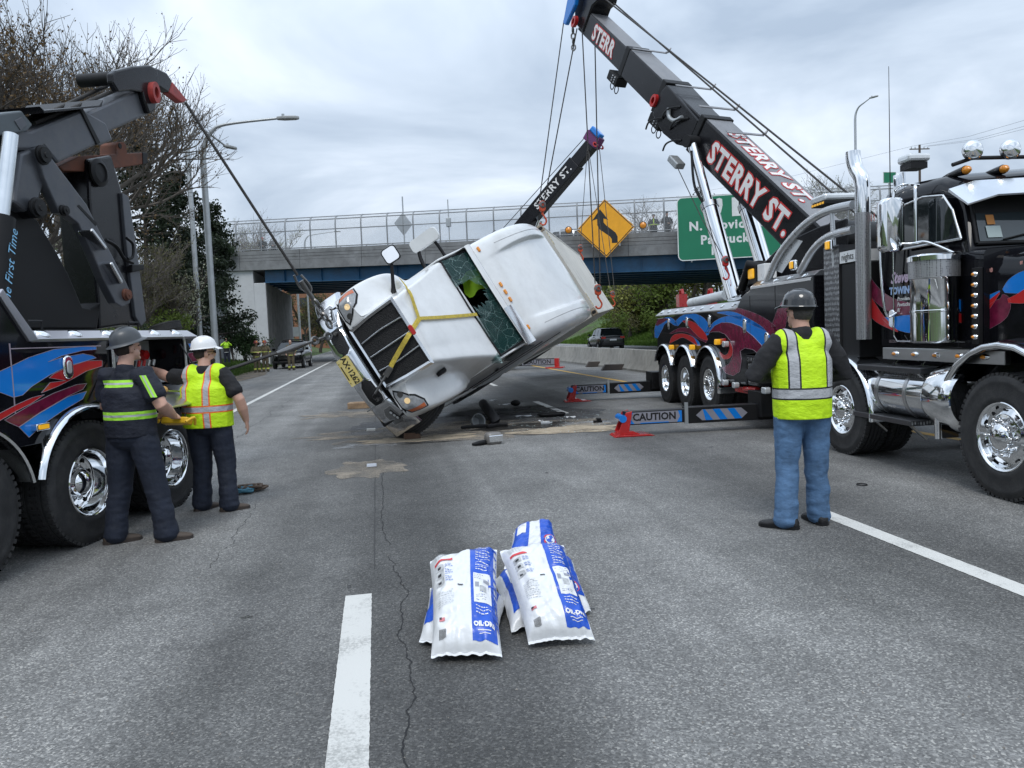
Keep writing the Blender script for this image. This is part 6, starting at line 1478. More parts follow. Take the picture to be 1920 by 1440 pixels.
# bright lid
lid = MB().prism([(-.02, 1.755), (-.0, 1.78), (-.12, 1.85), (-.45, 1.86), (-.45, 1.765)], -1.97, .56, frame((0, 0, 0), (0, 1, 0), (0, 0, 1), (1, 0, 0))).build('deck_edge', mat('deck_edge_grey', (.40, .40, .43), .3, .8), TB, 0, bevel=.006)
MB().prism([(.50, 1.765), (.60, 1.76), (.88, 2.12), (.84, 2.16)], .0, .42, Mxz).build('deck_ramp', mat('deck_edge_grey', (.40, .40, .43)), TB, 0, bevel=.006)
for a in (235, 412, 585, 713, 840, 953):
    p = BL(a / 2.88, 560 + 205 / 2.88 - (a - 235) * .012, -.06)
    MB(frame((p.x, -.07, 1.822), (1, 0, 0), (0, .86, -.5), (0, .5, .86))).lathe([(.062, -.004), (.06, .008), (.035, .02), (.001, .024)], None, 16).build('marker_lamp', 'chrome', lid, 60)
for s in (-.15, 1.25): MB().tube([(-s + .08, -.3, 1.85), (-s + .08, -.3, 1.94), (-s - .08, -.3, 1.94), (-s - .08, -.3, 1.85)], .01, 6).build('grab_handle', 'black_matte', TB, 30)
# open control locker
MB().box((-1.655, -.41, 1.295), (-.475, -.395, 1.75)).build('locker_back', mat('locker_grey', (.42, .43, .44), .4, .2), TB, 0)
pn_ = MB().prism([(-.38, 1.30), (-.12, 1.31), (-.12, 1.325), (-.38, 1.45)], -1.62, -.5, frame((0, 0, 0), (0, 1, 0), (0, 0, 1), (1, 0, 0))).build('lever_panel', mat('locker_grey', (.42, .43, .44)), TB, 0)
cols = ['black_matte'] * 6 + ['red', 'red', 'alu', 'alu']
for i, c_ in enumerate(cols):
    x = -.62 - i * .088
    MB().box((x - .018, -.36, 1.385), (x + .018, -.14, 1.392), Matrix.Rotation(0, 4, 'X')).build('lever_slot', 'dark', pn_, 0)
    MB().tube([(x, -.26, 1.36), (x - .02, -.24, 1.47), (x - .03, -.22, 1.53)], [.008, .008, .008], 6).build('lever', 'black_matte', pn_, 50)
    MB().tube([(x - .025, -.23, 1.49), (x - .035, -.22, 1.55)], .017, 8).build('knob', c_, pn_, 50)
MB().box((-.86, -.395, 1.58), (-.58, -.38, 1.71)).build('gauge_panel', 'black_matte', TB, 0)
for i in range(4): MB().box((-.95 - i * .08, -.395, 1.6), (-.90 - i * .08, -.38, 1.69)).build('switch', 'redlens' if i % 2 else 'white', TB, 0, bevel=.004)
MB(frame((-1.5, -.38, 1.6), (1, 0, 0), (0, 0, 1), (0, 1, 0))).lathe([(.06, 0), (.05, .05), (.001, .06)], None, 14).build('red_lamp', 'redlens', TB, 50)
gkt = MB(); fq = rrect(1.26, .52, .06, 4, -1.065, 1.52)
gkt.tube([(a, -.012, b) for a, b in fq] + [(fq[0][0], -.012, fq[0][1])], .018, 6); gkt.build('locker_seal', 'alu', TB, 60)
dr_ = MB(frame((-1.065, -.01, 1.285), (1, 0, 0), Vector((0, .93, -.36)), Vector((0, .36, .93)))).prism(rrect(1.22, .46, .05, 4, 0, .24), -.02, 0).build('locker_door', 'alu', TB, 0, bevel=.008)
for x in (-.5, -1.62): MB().tube([(x, -.02, 1.7), (x, .28, 1.2)], .008, 6).build('door_stay', 'black_matte', TB, 60)
MB().box((-1.97, -2.4, .95), (-1.95, -.04, 1.75)).build('tailboard', 'black_matte', TB, 0)
# paint
def bflat(pts, lift, m, conv=Z5, pin=True):
    P = [tuple(BL(*conv(a, b), -.03 + lift)) for a, b in pts]
    o = MB().add(P, [tuple(range(len(P)))]).build('flame_paint', m, TB, 0)
    if pin:
        q = MB()
        for i in range(len(P)): q.beam(P[i], P[(i + 1) % len(P)], .003, .005, up=(0, 1, 0))
        q.build('pinstripe', 'pin', o, 0)
bflat([(-60, 670), (115, 590), (300, 500), (560, 415), (860, 385), (1000, 388), (1000, 418), (860, 428), (640, 482), (500, 545), (640, 500), (860, 460), (960, 480), (1000, 505), (700, 590), (520, 680), (330, 800), (235, 890), (140, 915), (-60, 840)], .003, 'blue')
bflat([(430, 868), (520, 760), (680, 740), (510, 712), (560, 670), (700, 600), (900, 535), (1060, 530), (1060, 590), (900, 640), (740, 730), (600, 800)], .004, 'redflame')
bflat([(-60, 1110), (180, 985), (340, 915), (460, 885), (330, 975), (160, 1060), (-60, 1190)], .004, 'redflame')
bflat([(50, 1150), (330, 985), (560, 870), (800, 780), (900, 770), (860, 830), (700, 905), (400, 1080), (195, 1222), (100, 1180)], .005, 'maroon')
bflat([(198, 1224), (400, 1085), (700, 910), (830, 870), (900, 850), (860, 930), (640, 1060), (480, 1170), (300, 1330)], .006, 'blue')
for pts, m in (([(352, 644), (371, 643), (373, 655), (360, 660)], 'blue'), ([(352, 662), (372, 660), (373, 676), (356, 680)], 'maroon'), ([(354, 684), (373, 682), (374, 700), (358, 704)], 'blue')):
    bflat(pts, .004, m, lambda a, b: (a, b))
sm = MB(); p = BL(*Z5(125, 700), -.03); sm.box((p.x - .005, -.033, 1.2), (p.x + .005, -.026, 1.75)); p2 = BL(*Z5(400, 400), -.03); sm.box((-.3, -.033, p2.z - .004), (p.x, -.0265, p2.z + .004)); sm.build('door_seam', 'pin', TB, 0)
p = BL(*Z5(722, 600)); o = MB(frame((p.x, -.03, p.z), (1, 0, 0), (0, 0, 1), (0, 1, 0))).prism(rrect(.115, .20, .056, 5), 0, .03).build('flank_lamp', 'chrome', TB, 60, bevel=.014, seg=3)
MB(frame((p.x, -.03, p.z), (1, 0, 0), (0, 0, 1), (0, 1, 0))).prism(rrect(.055, .11, .027, 4), .02, .036).build('lens', 'clear', o, 50, bevel=.006)
p = BL(*Z5(420, 1220)); o = MB(frame((p.x, -.03, p.z), (1, 0, 0), (0, 0, 1), (0, 1, 0))).prism(rrect(.15, .055, .012, 3), 0, .06).build('side_marker', 'chrome', TB, 40, bevel=.006)
MB(frame((p.x, -.03, p.z), (1, 0, 0), (0, 0, 1), (0, 1, 0))).prism(rrect(.11, .035, .008, 3), .05, .066).build('lens', 'amber_lit', o, 40)
# ---- recovery boom
BG = 'boom_grey'
slab('boom', [(60, 372), (150, 372), (400, 268), (512, 332), (548, 420), (500, 440), (468, 442), (280, 532), (215, 452), (150, 470), (60, 470)], -.95, .55, BG, bevel=.03)
slab('boom_stage', [(390, 300), (682, 168), (752, 240), (746, 282), (532, 378), (470, 400)], -.99, .47, BG, bevel=.03)
slab('boom_collar', [(386, 268), (400, 262), (486, 430), (470, 442)], -.935, .58, 'black_matte', bevel=.008)
slab('boom_head', [(541, 98), (560, 82), (640, 62), (725, 56), (760, 76), (772, 150), (752, 272), (722, 292), (700, 232), (690, 190), (640, 180), (572, 186), (545, 142)], -.92, .08, 'boom_black', bevel=.02)
hh2 = slab('boom_head', [(541, 98), (560, 82), (640, 62), (725, 56), (760, 76), (772, 150), (752, 272), (722, 292), (700, 232), (690, 190), (640, 180), (572, 186), (545, 142)], -1.42, .08, 'boom_black', bevel=.02)
for a, b in ((570, 118), (655, 110), (720, 110)):
    p = BL(*Z1(a, b), -.95); MB().tube([(p.x, -.98, p.z), (p.x, -1.42, p.z)], .075, 18).build('sheave', 'black_matte', TB, 40)
slab('fairlead', [(750, 68), (805, 95), (832, 135), (815, 188), (770, 160), (745, 110)], -.98, .12, 'boom_black')
slab('fairlead_tip', [(832, 136), (905, 226), (880, 240), (816, 188)], -.985, .11, mat('red_worn', (.35, .04, .035), .5, 0, var=.4, dirt=(.08, .03, .03), dirt_amt=.6))
p = BL(*Z1(738, 190), -.90); MB().lathe([(.085, -.05), (.085, .05), (.045, .05), (.045, -.05)], frame((p.x, -.9, p.z), (1, 0, 0), (0, 0, 1.5), (0, 1, 0)), 20, close=True).build('red_eye', mat('red_worn', (.35, .04, .035)), TB, 40)
slab('boom_cap', [(-60, 300), (0, 290), (105, 276), (160, 345), (128, 378), (60, 388), (-60, 405)], -.88, .70, mat('cap_grey', (.075, .09, .10), .45, 0, var=.2))
slab('cap_plate', [(70, 325), (105, 305), (132, 345), (100, 372)], -.872, .01, BG)
slab('cable_guide', [(192, 255), (215, 275), (480, 250), (500, 222), (490, 258), (215, 288)], -.8, .9, 'boom_black', bevel=.004)
for dy, a0, a1 in ((-1.05, (165, 338), (655, 138)), (-1.25, (150, 325), (570, 130))):
    MB().tube([BL(*Z1(*a0), dy), BL(*Z1(*a1), dy)], .022, 8).build('winch_cable', 'cable', TB, 60)
# column, arm and folded tow bar
slab('column', [(100, 480), (190, 448), (225, 480), (212, 640), (190, 712), (130, 768), (65, 718)], -.93, .62, BG, bevel=.03)
slab('column_base', [(-60, 560), (95, 480), (66, 718), (180, 800), (270, 950), (330, 1060), (400, 1225), (440, 1232), (490, 1200), (470, 1330), (380, 1330), (-60, 1330)], -1.05, .6, 'black_matte', bevel=.02)
slab('lift_arm', [(172, 460), (205, 446), (236, 486), (300, 572), (420, 730), (482, 860), (560, 1010), (612, 1110), (636, 1165), (627, 1206), (590, 1224), (558, 1204), (500, 1090), (420, 900), (380, 822), (330, 782), (290, 770), (240, 662), (214, 600), (190, 520)], -.88, .10, BG, bevel=.012)
slab('lift_arm', [(172, 460), (205, 446), (236, 486), (300, 572), (420, 730), (482, 860), (560, 1010), (612, 1110), (636, 1165), (627, 1206), (590, 1224), (558, 1204), (500, 1090), (420, 900), (380, 822), (330, 782), (290, 770), (240, 662), (214, 600), (190, 520)], -1.62, .10, 'boom_black', bevel=.012)
for pts in ([(372, 735), (382, 730), (470, 822), (462, 832)],): slab('arm_slot', pts, -.876, .006, 'dark', bevel=0)
for a, b, r_ in ((210, 490, .075), (612, 1163, .055), (185, 745, .08), (310, 757, .045)):
    p = BL(*Z1(a, b), -.86); MB(frame((p.x, -.88, p.z), (1, 0, 0), (0, 0, 1), (0, 1, 0))).lathe([(r_ * 1.25, 0), (r_ * 1.25, .02), (r_, .025), (r_, .05), (r_ * .4, .052), (r_ * .35, .06), (.001, .06)], None, 20).build('pivot_pin', 'black_matte' if a != 612 else 'rust', TB, 40)
for a, b in (((405, 850), (478, 945)), ((500, 1010), (555, 1110))):
    q0, q1 = BL(*Z1(*a), -.86), BL(*Z1(*b), -.86)
    MB().beam((q0.x, -.85, q0.z), (q1.x, -.85, q1.z), .05, .16, up=(0, 1, 0)).build('wear_block', 'chrome_dull', TB, 0, bevel=.015)
q0, q1 = BL(*Z1(180, 748), -.9), BL(*Z1(255, 760), -.9); MB().tube([(q0.x, -.88, q0.z), (q0.x, -1.5, q0.z)], .09, 18).build('cross_tube', 'boom_black', TB, 40)
slab('tow_bar_mast', [(425, 510), (540, 490), (592, 672), (622, 690), (662, 950), (706, 1290), (682, 1316), (592, 1312), (480, 1330), (475, 1200), (432, 700)], -1.30, .40, 'boom_black', bevel=.03)
slab('mast_rib', [(590, 672), (622, 690), (662, 950), (706, 1290), (682, 1316), (655, 1270), (612, 940)], -1.26, .10, BG, bevel=.01)
slab('mast_latch', [(638, 1018), (696, 1018), (696, 1044), (638, 1056)], -1.22, .18, 'black_matte', bevel=.01)
p = BL(*Z1(478, 575), -1.26); MB(frame((p.x, -1.28, p.z), (1, 0, 0), (0, 0, 1), (0, 1, 0))).lathe([(.16, 0), (.16, .03), (.11, .05), (.10, .03), (.001, .035)], None, 24).build('mast_pivot', 'black_matte', TB, 40)
slab('cross_bar', [(285, 545), (385, 495), (560, 486), (562, 440), (572, 428), (596, 426), (610, 440), (614, 482), (690, 478), (692, 534), (590, 550), (420, 570), (308, 566)], -1.35, .22, 'rust', bevel=.012)
slab('cross_bar_end', [(688, 476), (712, 480), (714, 528), (690, 536)], -1.34, .24, 'black_matte', bevel=.008)
p = BL(*Z1(584, 446), -1.33); MB(frame((p.x, -1.345, p.z), (1, 0, 0), (0, 0, 1), (0, 1, 0))).lathe([(.035, .0), (.034, .004), (.001, .005)], None, 14).build('lug_hole', 'dark', TB, 40)
MB().tube(spline([tuple(BL(*Z1(a, b), -1.2)) for a, b in ((510, 900), (560, 930), (600, 990), (640, 1010))], 5), .022, 6).build('hydraulic_hose', 'black_matte', TB, 60)
MB().tube(spline([tuple(BL(*Z1(a, b), -1.18)) for a, b in ((610, 890), (640, 920), (640, 980), (615, 990))], 5), .018, 6).build('hydraulic_hose', 'black_matte', TB, 60)
# lift cylinder
q0, q1 = BL(*Z1(52, 392), -.75), BL(*Z1(6, 800), -.75); dq = (q1 - q0)
MB().tube([q0, q1], .062, 20).build('lift_rod', mat('rod_white', (.70, .74, .78), .2, .6), TB, 60)
MB().tube([q1 - dq * .02, q1 + dq * 1.3], .11, 20).build('lift_cylinder', 'black_matte', TB, 60)
pm_ = q1 + dq * .55; dn = dq.normalized()
text('the First Time', .12, frame((pm_.x - .03, -.75 + .115, pm_.z), -dn, Vector((0, 1, 0)).cross(-dn), (0, 1, 0)), mat('letter_sky', (.25, .55, .8), .4), TB, shear=.3)
MB().box((-1.75, -2.0, 1.76), (-.9, -1.0, 1.9)).build('tow_bar_cradle', 'black_matte', TB, 0, bevel=.02)
# spare wheel lying on the deck
p = gnd(790 / 2.571, 0) if False else None
q = BL(308, 608, -2.0)
tyre_only = bpy.data.objects.new('spare_tyre', wheel_meshes('steer')[0]); COL.objects.link(tyre_only); tyre_only.parent = TB; tyre_only.matrix_local = Matrix.Translation((q.x, -2.0, q.z)) @ Matrix.Rotation(R(15), 4, 'X') @ Matrix.Scale(.42, 4)

# ---- lines from the left wrecker to the lorry bumper
tipB = MBt @ BL(*Z1(893, 236), -.96)
pinW = MW @ Vector((bx(.6) + .06, -.60, .56))
d_ = (tipB - pinW).normalized()
rope('taut winch line from the left wrecker boom down to the lorry bumper', [tipB, pinW + d_ * 1.05], .020)
chain('steel chain and shackle joining the upper winch line to the lorry bumper', [pinW + d_ * .12, pinW + d_ * .62], .022, link_len=.15)
sh_ = MB().tube([pinW + d_ * .6, pinW + d_ * .95], [.035, .045], 8).tube(spline([tuple(pinW + d_ * 1.05 + Vector((.05, 0, 0))), tuple(pinW + d_ * .85 + Vector((.08, 0, 0))), tuple(pinW + d_ * .72)], 4), .02, 6).tube(spline([tuple(pinW + d_ * 1.05 - Vector((.05, 0, 0))), tuple(pinW + d_ * .85 - Vector((.08, 0, 0))), tuple(pinW + d_ * .72)], 4), .02, 6).build('shackle', 'steel', None, 60); tag(sh_, 'steel shackle at the end of the taut upper winch line', 'shackle')
lowB = MBt @ Vector((-1.95, -1.2, .98)); d2 = (lowB - pinW).normalized()
rope('low winch line running from the lorry bumper back to the left wrecker', [pinW + d2 * 1.15, lowB], .022)
chain('steel chain joining the low winch line to the lorry bumper', [pinW + d2 * .1, pinW + d2 * .65], .024, link_len=.15)
sh_ = MB().tube([pinW + d2 * .6, pinW + d2 * .9, pinW + d2 * 1.2], [.03, .055, .025], 8).build('socket', 'steel', None, 60); tag(sh_, 'forged rope socket on the low winch line beside the lorry bumper', 'shackle')
# ================================================================== people
def ell_tube(mb, pts, radii, ax=(1, 0, 0), n=16):
    """closed tube with elliptic rings: radii (along ax, across)"""
    P = [Vector(p) for p in pts]; rows = []
    def ring(c, t, ra, rb):
        a = Vector(ax) - t * Vector(ax).dot(t)
        if a.length < .05: a = Vector((0, 1, 0)) - t * t.y
        a.normalize(); b = t.cross(a)
        return [tuple(c + a * ra * math.cos(2 * PI * k / n) + b * rb * math.sin(2 * PI * k / n)) for k in range(n)]
    R_ = [(r, r) if not isinstance(r, tuple) else r for r in radii]
    for i, p in enumerate(P):
        t = (P[min(i + 1, len(P) - 1)] - P[max(i - 1, 0)]).normalized()
        if i == 0:
            m = min(R_[0]) * .6
            rows.append(ring(p - t * m, t, R_[0][0] * .35, R_[0][1] * .35)); rows.append(ring(p - t * m * .6, t, R_[0][0] * .8, R_[0][1] * .8))
        rows.append(ring(p, t, *R_[i]))
        if i == len(P) - 1:
            m = min(R_[-1]) * .6
            rows.append(ring(p + t * m * .6, t, R_[-1][0] * .8, R_[-1][1] * .8)); rows.append(ring(p + t * m, t, R_[-1][0] * .35, R_[-1][1] * .35))
    mb.grid(rows, closed=True, cap=True)
def remesh(mb, name, m, parent, voxel, smooth=4, wr=0.0, wf=(7, 7, 11), seed=0, cut=None):
    me = bpy.data.meshes.new(name); me.from_pydata(mb.v, [], mb.f)
    bm = bmesh.new(); bm.from_mesh(me); bmesh.ops.recalc_face_normals(bm, faces=bm.faces); bm.to_mesh(me); bm.free()
    o = bpy.data.objects.new('tmp', me); COL.objects.link(o)
    r = o.modifiers.new('r', 'REMESH'); r.mode = 'VOXEL'; r.voxel_size = voxel
    s = o.modifiers.new('s', 'SMOOTH'); s.factor = .5; s.iterations = smooth
    dg = bpy.context.evaluated_depsgraph_get(); out = bpy.data.meshes.new_from_object(o.evaluated_get(dg))
    bpy.data.objects.remove(o); bpy.data.meshes.remove(me); out.name = name; out.materials.clear()
    if wr:
        nn = [v.normal.copy() for v in out.vertices]
        for v, q in zip(out.vertices, nn):
            c = v.co
            f = noise.noise((c.x * wf[0] + seed, c.y * wf[1], c.z * wf[2])) + .5 * noise.noise((c.x * wf[0] * 2.3, c.y * wf[1] * 2.3 + seed, c.z * wf[2] * 2.6))
            v.co = c + q * wr * f * (1.6 if cut is None and c.z < .45 else 1)
    if cut is not None:
        for v in out.vertices:
            if v.co.z < cut: v.co.z = cut + (v.co.z - cut) * .02
    return link(name, out, m, parent, 180)
def hand_chain(mb, w, d, up, side, curl, r=.0095):
    """palm and five fingers; d along the hand, up = back of the hand, thumb towards `side`"""
    w, d, up = Vector(w), Vector(d).normalized(), Vector(up); up = (up - d * up.dot(d)).normalized(); s = d.cross(up).normalized() * side
    ell_tube(mb, [w - d * .03, w + d * .03, w + d * .085], [(.03, .022), (.04, .018), (.043, .014)], ax=tuple(s), n=12)
    for k, L_ in enumerate((.074, .084, .078, .062)):
        b = w + d * .085 + s * (.033 - .022 * k); p = [b - d * .02, b]; a = 0
        for j, f in enumerate((.45, .32, .23)):
            a += curl * (.55 + .25 * j); p.append(p[-1] + (d * math.cos(a) - up * math.sin(a)) * L_ * f)
        mb.tube(p, [r * 1.02, r * 1.02, r, r * .92, r * .75], 8)
    b = w + d * .025 + s * .03
    mb.tube([b - s * .012, b + s * .022 + d * .02 - up * .008, b + s * .03 + d * .05 - up * .02, b + s * .028 + d * .072 - up * .03 * (1 + curl)], [r * 1.3, r * 1.15, r, r * .8], 8)
def band_mat(name, base, bands, rough=.7, var=.06, bumpy=.25):
    """cloth with sewn bands: (axis, centre, half width, colour, lo, hi, other axis)"""
    m = bpy.data.materials.new(name); m.use_nodes = True; t = m.node_tree; L = t.links.new; b = t.nodes['Principled BSDF']; b.inputs['Roughness'].default_value = rough
    co = N(t, 'ShaderNodeTexCoord'); sp = N(t, 'ShaderNodeSeparateXYZ'); L(co.outputs['Object'], sp.inputs[0])
    nz = N(t, 'ShaderNodeTexNoise', i_Scale=9.0, i_Detail=5.0, i_Roughness=.6); L(co.outputs['Object'], nz.inputs['Vector'])
    mr = N(t, 'ShaderNodeMapRange', i_1=.3, i_2=.7, i_3=1 - var, i_4=1 + var); L(nz.outputs[0], mr.inputs[0])
    v = N(t, 'ShaderNodeVectorMath', operation='SCALE'); v.inputs[0].default_value = base; L(mr.outputs[0], v.inputs['Scale']); out = v.outputs[0]
    for axis, c, hw, col, oax, lo, hi in bands:
        def inside(o_, a, w_):
            k = N(t, 'ShaderNodeMath', operation='COMPARE'); L(o_, k.inputs[0]); k.inputs[1].default_value = a; k.inputs[2].default_value = w_; return k.outputs[0]
        f = inside(sp.outputs['xyz'.index(axis)], c, hw)
        if oax:
            g_ = inside(sp.outputs['xyz'.index(oax)], (lo + hi) / 2, (hi - lo) / 2); mu = N(t, 'ShaderNodeMath', operation='MULTIPLY'); L(f, mu.inputs[0]); L(g_, mu.inputs[1]); f = mu.outputs[0]
        mc = N(t, 'ShaderNodeMix', data_type='RGBA'); L(f, mc.inputs[0]); L(out, mc.inputs[6]); mc.inputs[7].default_value = tuple(col) + (1,); out = mc.outputs[2]
    L(out, b.inputs['Base Color'])
    n2 = N(t, 'ShaderNodeTexNoise', i_Scale=17.0, i_Detail=4.0, i_Roughness=.55); mp = N(t, 'ShaderNodeMapping'); mp.inputs['Scale'].default_value = (1, 1, 1.7); L(co.outputs['Object'], mp.inputs[0]); L(mp.outputs[0], n2.inputs['Vector'])
    bp_ = N(t, 'ShaderNodeBump', i_Strength=bumpy, i_Distance=.03); L(n2.outputs[0], bp_.inputs['Height']); L(bp_.outputs[0], b.inputs['Normal'])
    return m
def head_part(mb, hc, yaw, pitch=0.0, fat=1.0):
    M = Matrix.Translation(hc) @ Matrix.Rotation(yaw, 4, 'Z') @ Matrix.Rotation(pitch, 4, 'X')
    def E_(c, r, n=14): mb.ball((0, 0, 0), r, n, None) if False else mb.add(*_ball(M @ Matrix.Translation(c), r, n))
    E_((0, -.012, .035), (.077 * fat, .096, .098)); E_((0, .022, -.055), (.060 * fat, .066, .062)); E_((0, -.02, -.03), (.068 * fat, .078, .075))
    E_((0, .093, -.012), (.014, .022, .030), 10); E_((0, .078, .022), (.05, .022, .014), 10); E_((0, .078, -.06), (.028, .018, .012), 10); E_((0, .072, -.098), (.026, .022, .02), 10)
    for s in (-1, 1): E_((s * .078 * fat, -.008, -.012), (.011, .024, .034), 10)
    return M
def _ball(M, r, n):
    h = n // 2; vs = [tuple(M @ Vector((r[0] * max(1e-3, math.sin(PI * i / h)) * math.cos(2 * PI * k / n), r[1] * max(1e-3, math.sin(PI * i / h)) * math.sin(2 * PI * k / n), -r[2] * math.cos(PI * i / h)))) for i in range(h + 1) for k in range(n)]
    return vs, [(i * n + k, i * n + (k + 1) % n, (i + 1) * n + (k + 1) % n, (i + 1) * n + k) for i in range(h) for k in range(n)]
def build_person(label, loc, face, J, mats, height=1.0, vox=.009, hat=None, fat=1.0, vest=False, long_sleeve=True, jacket_len=.86, group=None, head_yaw=0.0, head_pitch=0.0, beard=False, glasses=False, hem=.085, hands=True, bulk=1.0, hair=(.03, .02, .015)):
    """face = heading, clockwise from +Y; J holds joints in the person's own frame"""
    t = thing('person', label, 'person', loc, -face, group); t.scale = (height,) * 3
    sk, cl = mats['skin'], mats; lb = 1 + (bulk - 1) * .6; ab = 1 + (bulk - 1) * .45
    lean = Vector(J.get('lean', (0, 0, 0)))
    hip, wst, cst, nk = Vector((0, 0, .95)), Vector((0, .0, 1.10)) + lean * .3, Vector((0, .01, 1.32)) + lean * .7, Vector((0, -.015, 1.50)) + lean
    hc = Vector(J.get('head', (0, .02, 1.675))) + lean
    legs = {s: [Vector((s * .10 * (1 + (bulk - 1) * .3), 0, .93)), Vector(J['kneeR' if s > 0 else 'kneeL']), Vector(J['ankR' if s > 0 else 'ankL'])] for s in (-1, 1)}
    arms = {s: [Vector((s * .185 * (1 + .15 * (bulk - 1)), -.01, 1.445)) + lean, Vector(J['elbR' if s > 0 else 'elbL']) + lean * .6, Vector(J['wriR' if s > 0 else 'wriL']) + lean * .5] for s in (-1, 1)}
    # --- continuous body
    b = MB()
    ell_tube(b, [hip, wst, cst, nk - Vector((0, 0, .06))], [(.15 * bulk, .11 * bulk), (.145 * bulk, .105 * bulk), (.165 * bulk, .115 * bulk), (.11, .075)])
    ell_tube(b, [nk - Vector((0, 0, .06)), nk + Vector((0, 0, .03)), hc - Vector((0, .015, .05))], [.072, .062 * fat, .058 * fat])
    for s in (-1, 1):
        h_, k_, a_ = legs[s]; ell_tube(b, [h_, (h_ + k_) / 2, k_, (k_ + a_) / 2, a_], [.085, .078, .055, .052, .038])
        ell_tube(b, [a_ + Vector((0, 0, -.02)), a_ + Vector((math.sin(J.get('toeR' if s > 0 else 'toeL', 0)), math.cos(J.get('toeR' if s > 0 else 'toeL', 0)), 0)) * .10 + Vector((0, 0, -.055))], [.026, .02])
        sh, el, wr = arms[s]; ell_tube(b, [cst + Vector((s * .07, -.01, .08)), sh + Vector((s * -.015, 0, -.012)), (sh + el) / 2, el, (el * .6 + wr * .4), wr], [.045, .042, .048 * bulk, .046 * lb, .047 * lb, .032])
        if hands:
            hd_ = J.get('handR' if s > 0 else 'handL', (wr - el)); hand_chain(b, wr, hd_, J.get('backR' if s > 0 else 'backL', (s, 0, 0.2)), -s, J.get('curl', .45))
        else: ell_tube(b, [wr, wr + (wr - el).normalized() * .12], [.032, (.025, .035)])
    HM = head_part(b, hc, head_yaw, head_pitch, fat)
    body = remesh(b, 'body', sk, t, min(vox, .0075) if hands else vox, 3)
    for s in (-1, 1):
        e_ = MB(); e_.add(*_ball(HM @ Matrix.Translation((s * .030, .083, .010)), (.012, .008, .007), 8)); e_.build('eye', 'dark', t, 180)
    # --- clothes
    tr = MB(); ell_tube(tr, [Vector((0, 0, .90)), hip + Vector((0, 0, .03)), Vector((0, 0, 1.08))], [(.165 * bulk, .125 * bulk), (.168 * bulk, .128 * bulk), (.158 * bulk, .120 * bulk)])
    for s in (-1, 1):
        h_, k_, a_ = legs[s]; e = a_ + Vector((0, 0, -.035))
        ell_tube(tr, [h_ + Vector((0, 0, .02)), h_ * .6 + k_ * .4, k_, k_ * .45 + a_ * .55, e], [.108 * lb, .102 * lb, .084 * lb, .080 * lb, hem])
    remesh(tr, 'trousers', cl['trousers'], t, vox, 3, .0075, (5, 5, 9), seed=len(label))
    jk = MB(); zl = jacket_len
    ell_tube(jk, [Vector((0, 0, zl)), wst, cst, nk + Vector((0, 0, -.055))], [(.178 * bulk, .138 * bulk), (.182 * bulk, .145 * bulk), (.195 * bulk, .142 * bulk), (.125, .088)])
    ell_tube(jk, [nk + Vector((0, 0, -.06)), nk + Vector((0, .0, .035 if long_sleeve else .015))], [.092, .080])
    for s in (-1, 1):
        sh, el, wr = arms[s]
        P = [cst + Vector((s * .07, -.01, .085)), sh, (sh + el) / 2, el, el * .55 + wr * .45, wr + (el - wr) * .06]; Q = [.088, .084 * ab, .078 * ab, .064 * ab, .058 * ab, .048]
        if not long_sleeve: P = P[:3] + [(sh * .3 + el * .7)]; Q = Q[:3] + [.080 * ab]
        ell_tube(jk, P, Q); jk.add(*_ball(Matrix.Translation(sh + Vector((s * -.02, 0, -.01))), (.092 * ab, .088 * ab, .080 * ab), 14))
    remesh(jk, 'jacket' if long_sleeve else 'shirt', cl['jacket'], t, vox, 3, .009, seed=3 + len(label), cut=zl)
    if vest:
        v = MB(); ell_tube(v, [Vector((0, 0, zl - .02)), Vector((0, 0, zl + .10)), wst + Vector((0, .0, .02)), cst, nk + Vector((0, -.005, -.075))], [(.196 * bulk, .156 * bulk), (.198 * bulk, .160 * bulk), (.200 * bulk, .160 * bulk), (.208 * bulk, .158 * bulk), (.165, .125)])
        for s in (-1, 1): ell_tube(v, [cst + Vector((s * .06, -.012, .10)), arms[s][0] + Vector((s * -.03, -.0, .008))], [.118, .104 * ab])
        remesh(v, 'vest', cl['vest'], t, vox, 3, .006, (6, 6, 5), seed=9, cut=zl - .02)
    for s in (-1, 1):
        a_ = legs[s][2]; th = J.get('toeR' if s > 0 else 'toeL', 0.0); M = Matrix.Translation((a_.x, a_.y, 0)) @ Matrix.Rotation(-th, 4, 'Z')
        sh_ = MB(M); rows = []
        for y, w_, z_, zc_ in ((-.095, .022, .05, .05), (-.085, .038, .085, .045), (-.04, .044, .105, .05), (.02, .045, .10, .045), (.08, .050, .072, .035), (.14, .052, .056, .028), (.185, .044, .046, .024), (.205, .022, .034, .022)):
            rows.append([(w_ * math.cos(a), y, max(.004, zc_ + (z_ - zc_ if math.sin(a) > 0 else zc_) * math.sin(a))) for a in [2 * PI * k / 14 for k in range(14)]])
        so = sh_.grid(rows, closed=True, cap=True).build('shoe', cl['shoe'], t, 180)
        sl = MB(M); rows = [[(x * 1.08, y, z) for x, y in ((-.02, -.1), (.02, -.1), (.044, -.07), (.045, .02), (.053, .13), (.046, .185), (.015, .212), (-.015, .212), (-.046, .185), (-.053, .13), (-.045, .02), (-.044, -.07))] for z in (0.0, .026)]
        sl.grid(rows, closed=True, cap=True).build('sole', cl.get('sole', M_['black_matte']), so, 40)
    hr = MB(); hr.add(*_ball(HM @ Matrix.Translation((0, -.030, .0)), (.080 * fat, .088, .085), 14)); 
    if beard: hr.add(*_ball(HM @ Matrix.Translation((0, .038, -.082)), (.055 * fat, .062, .045), 14))
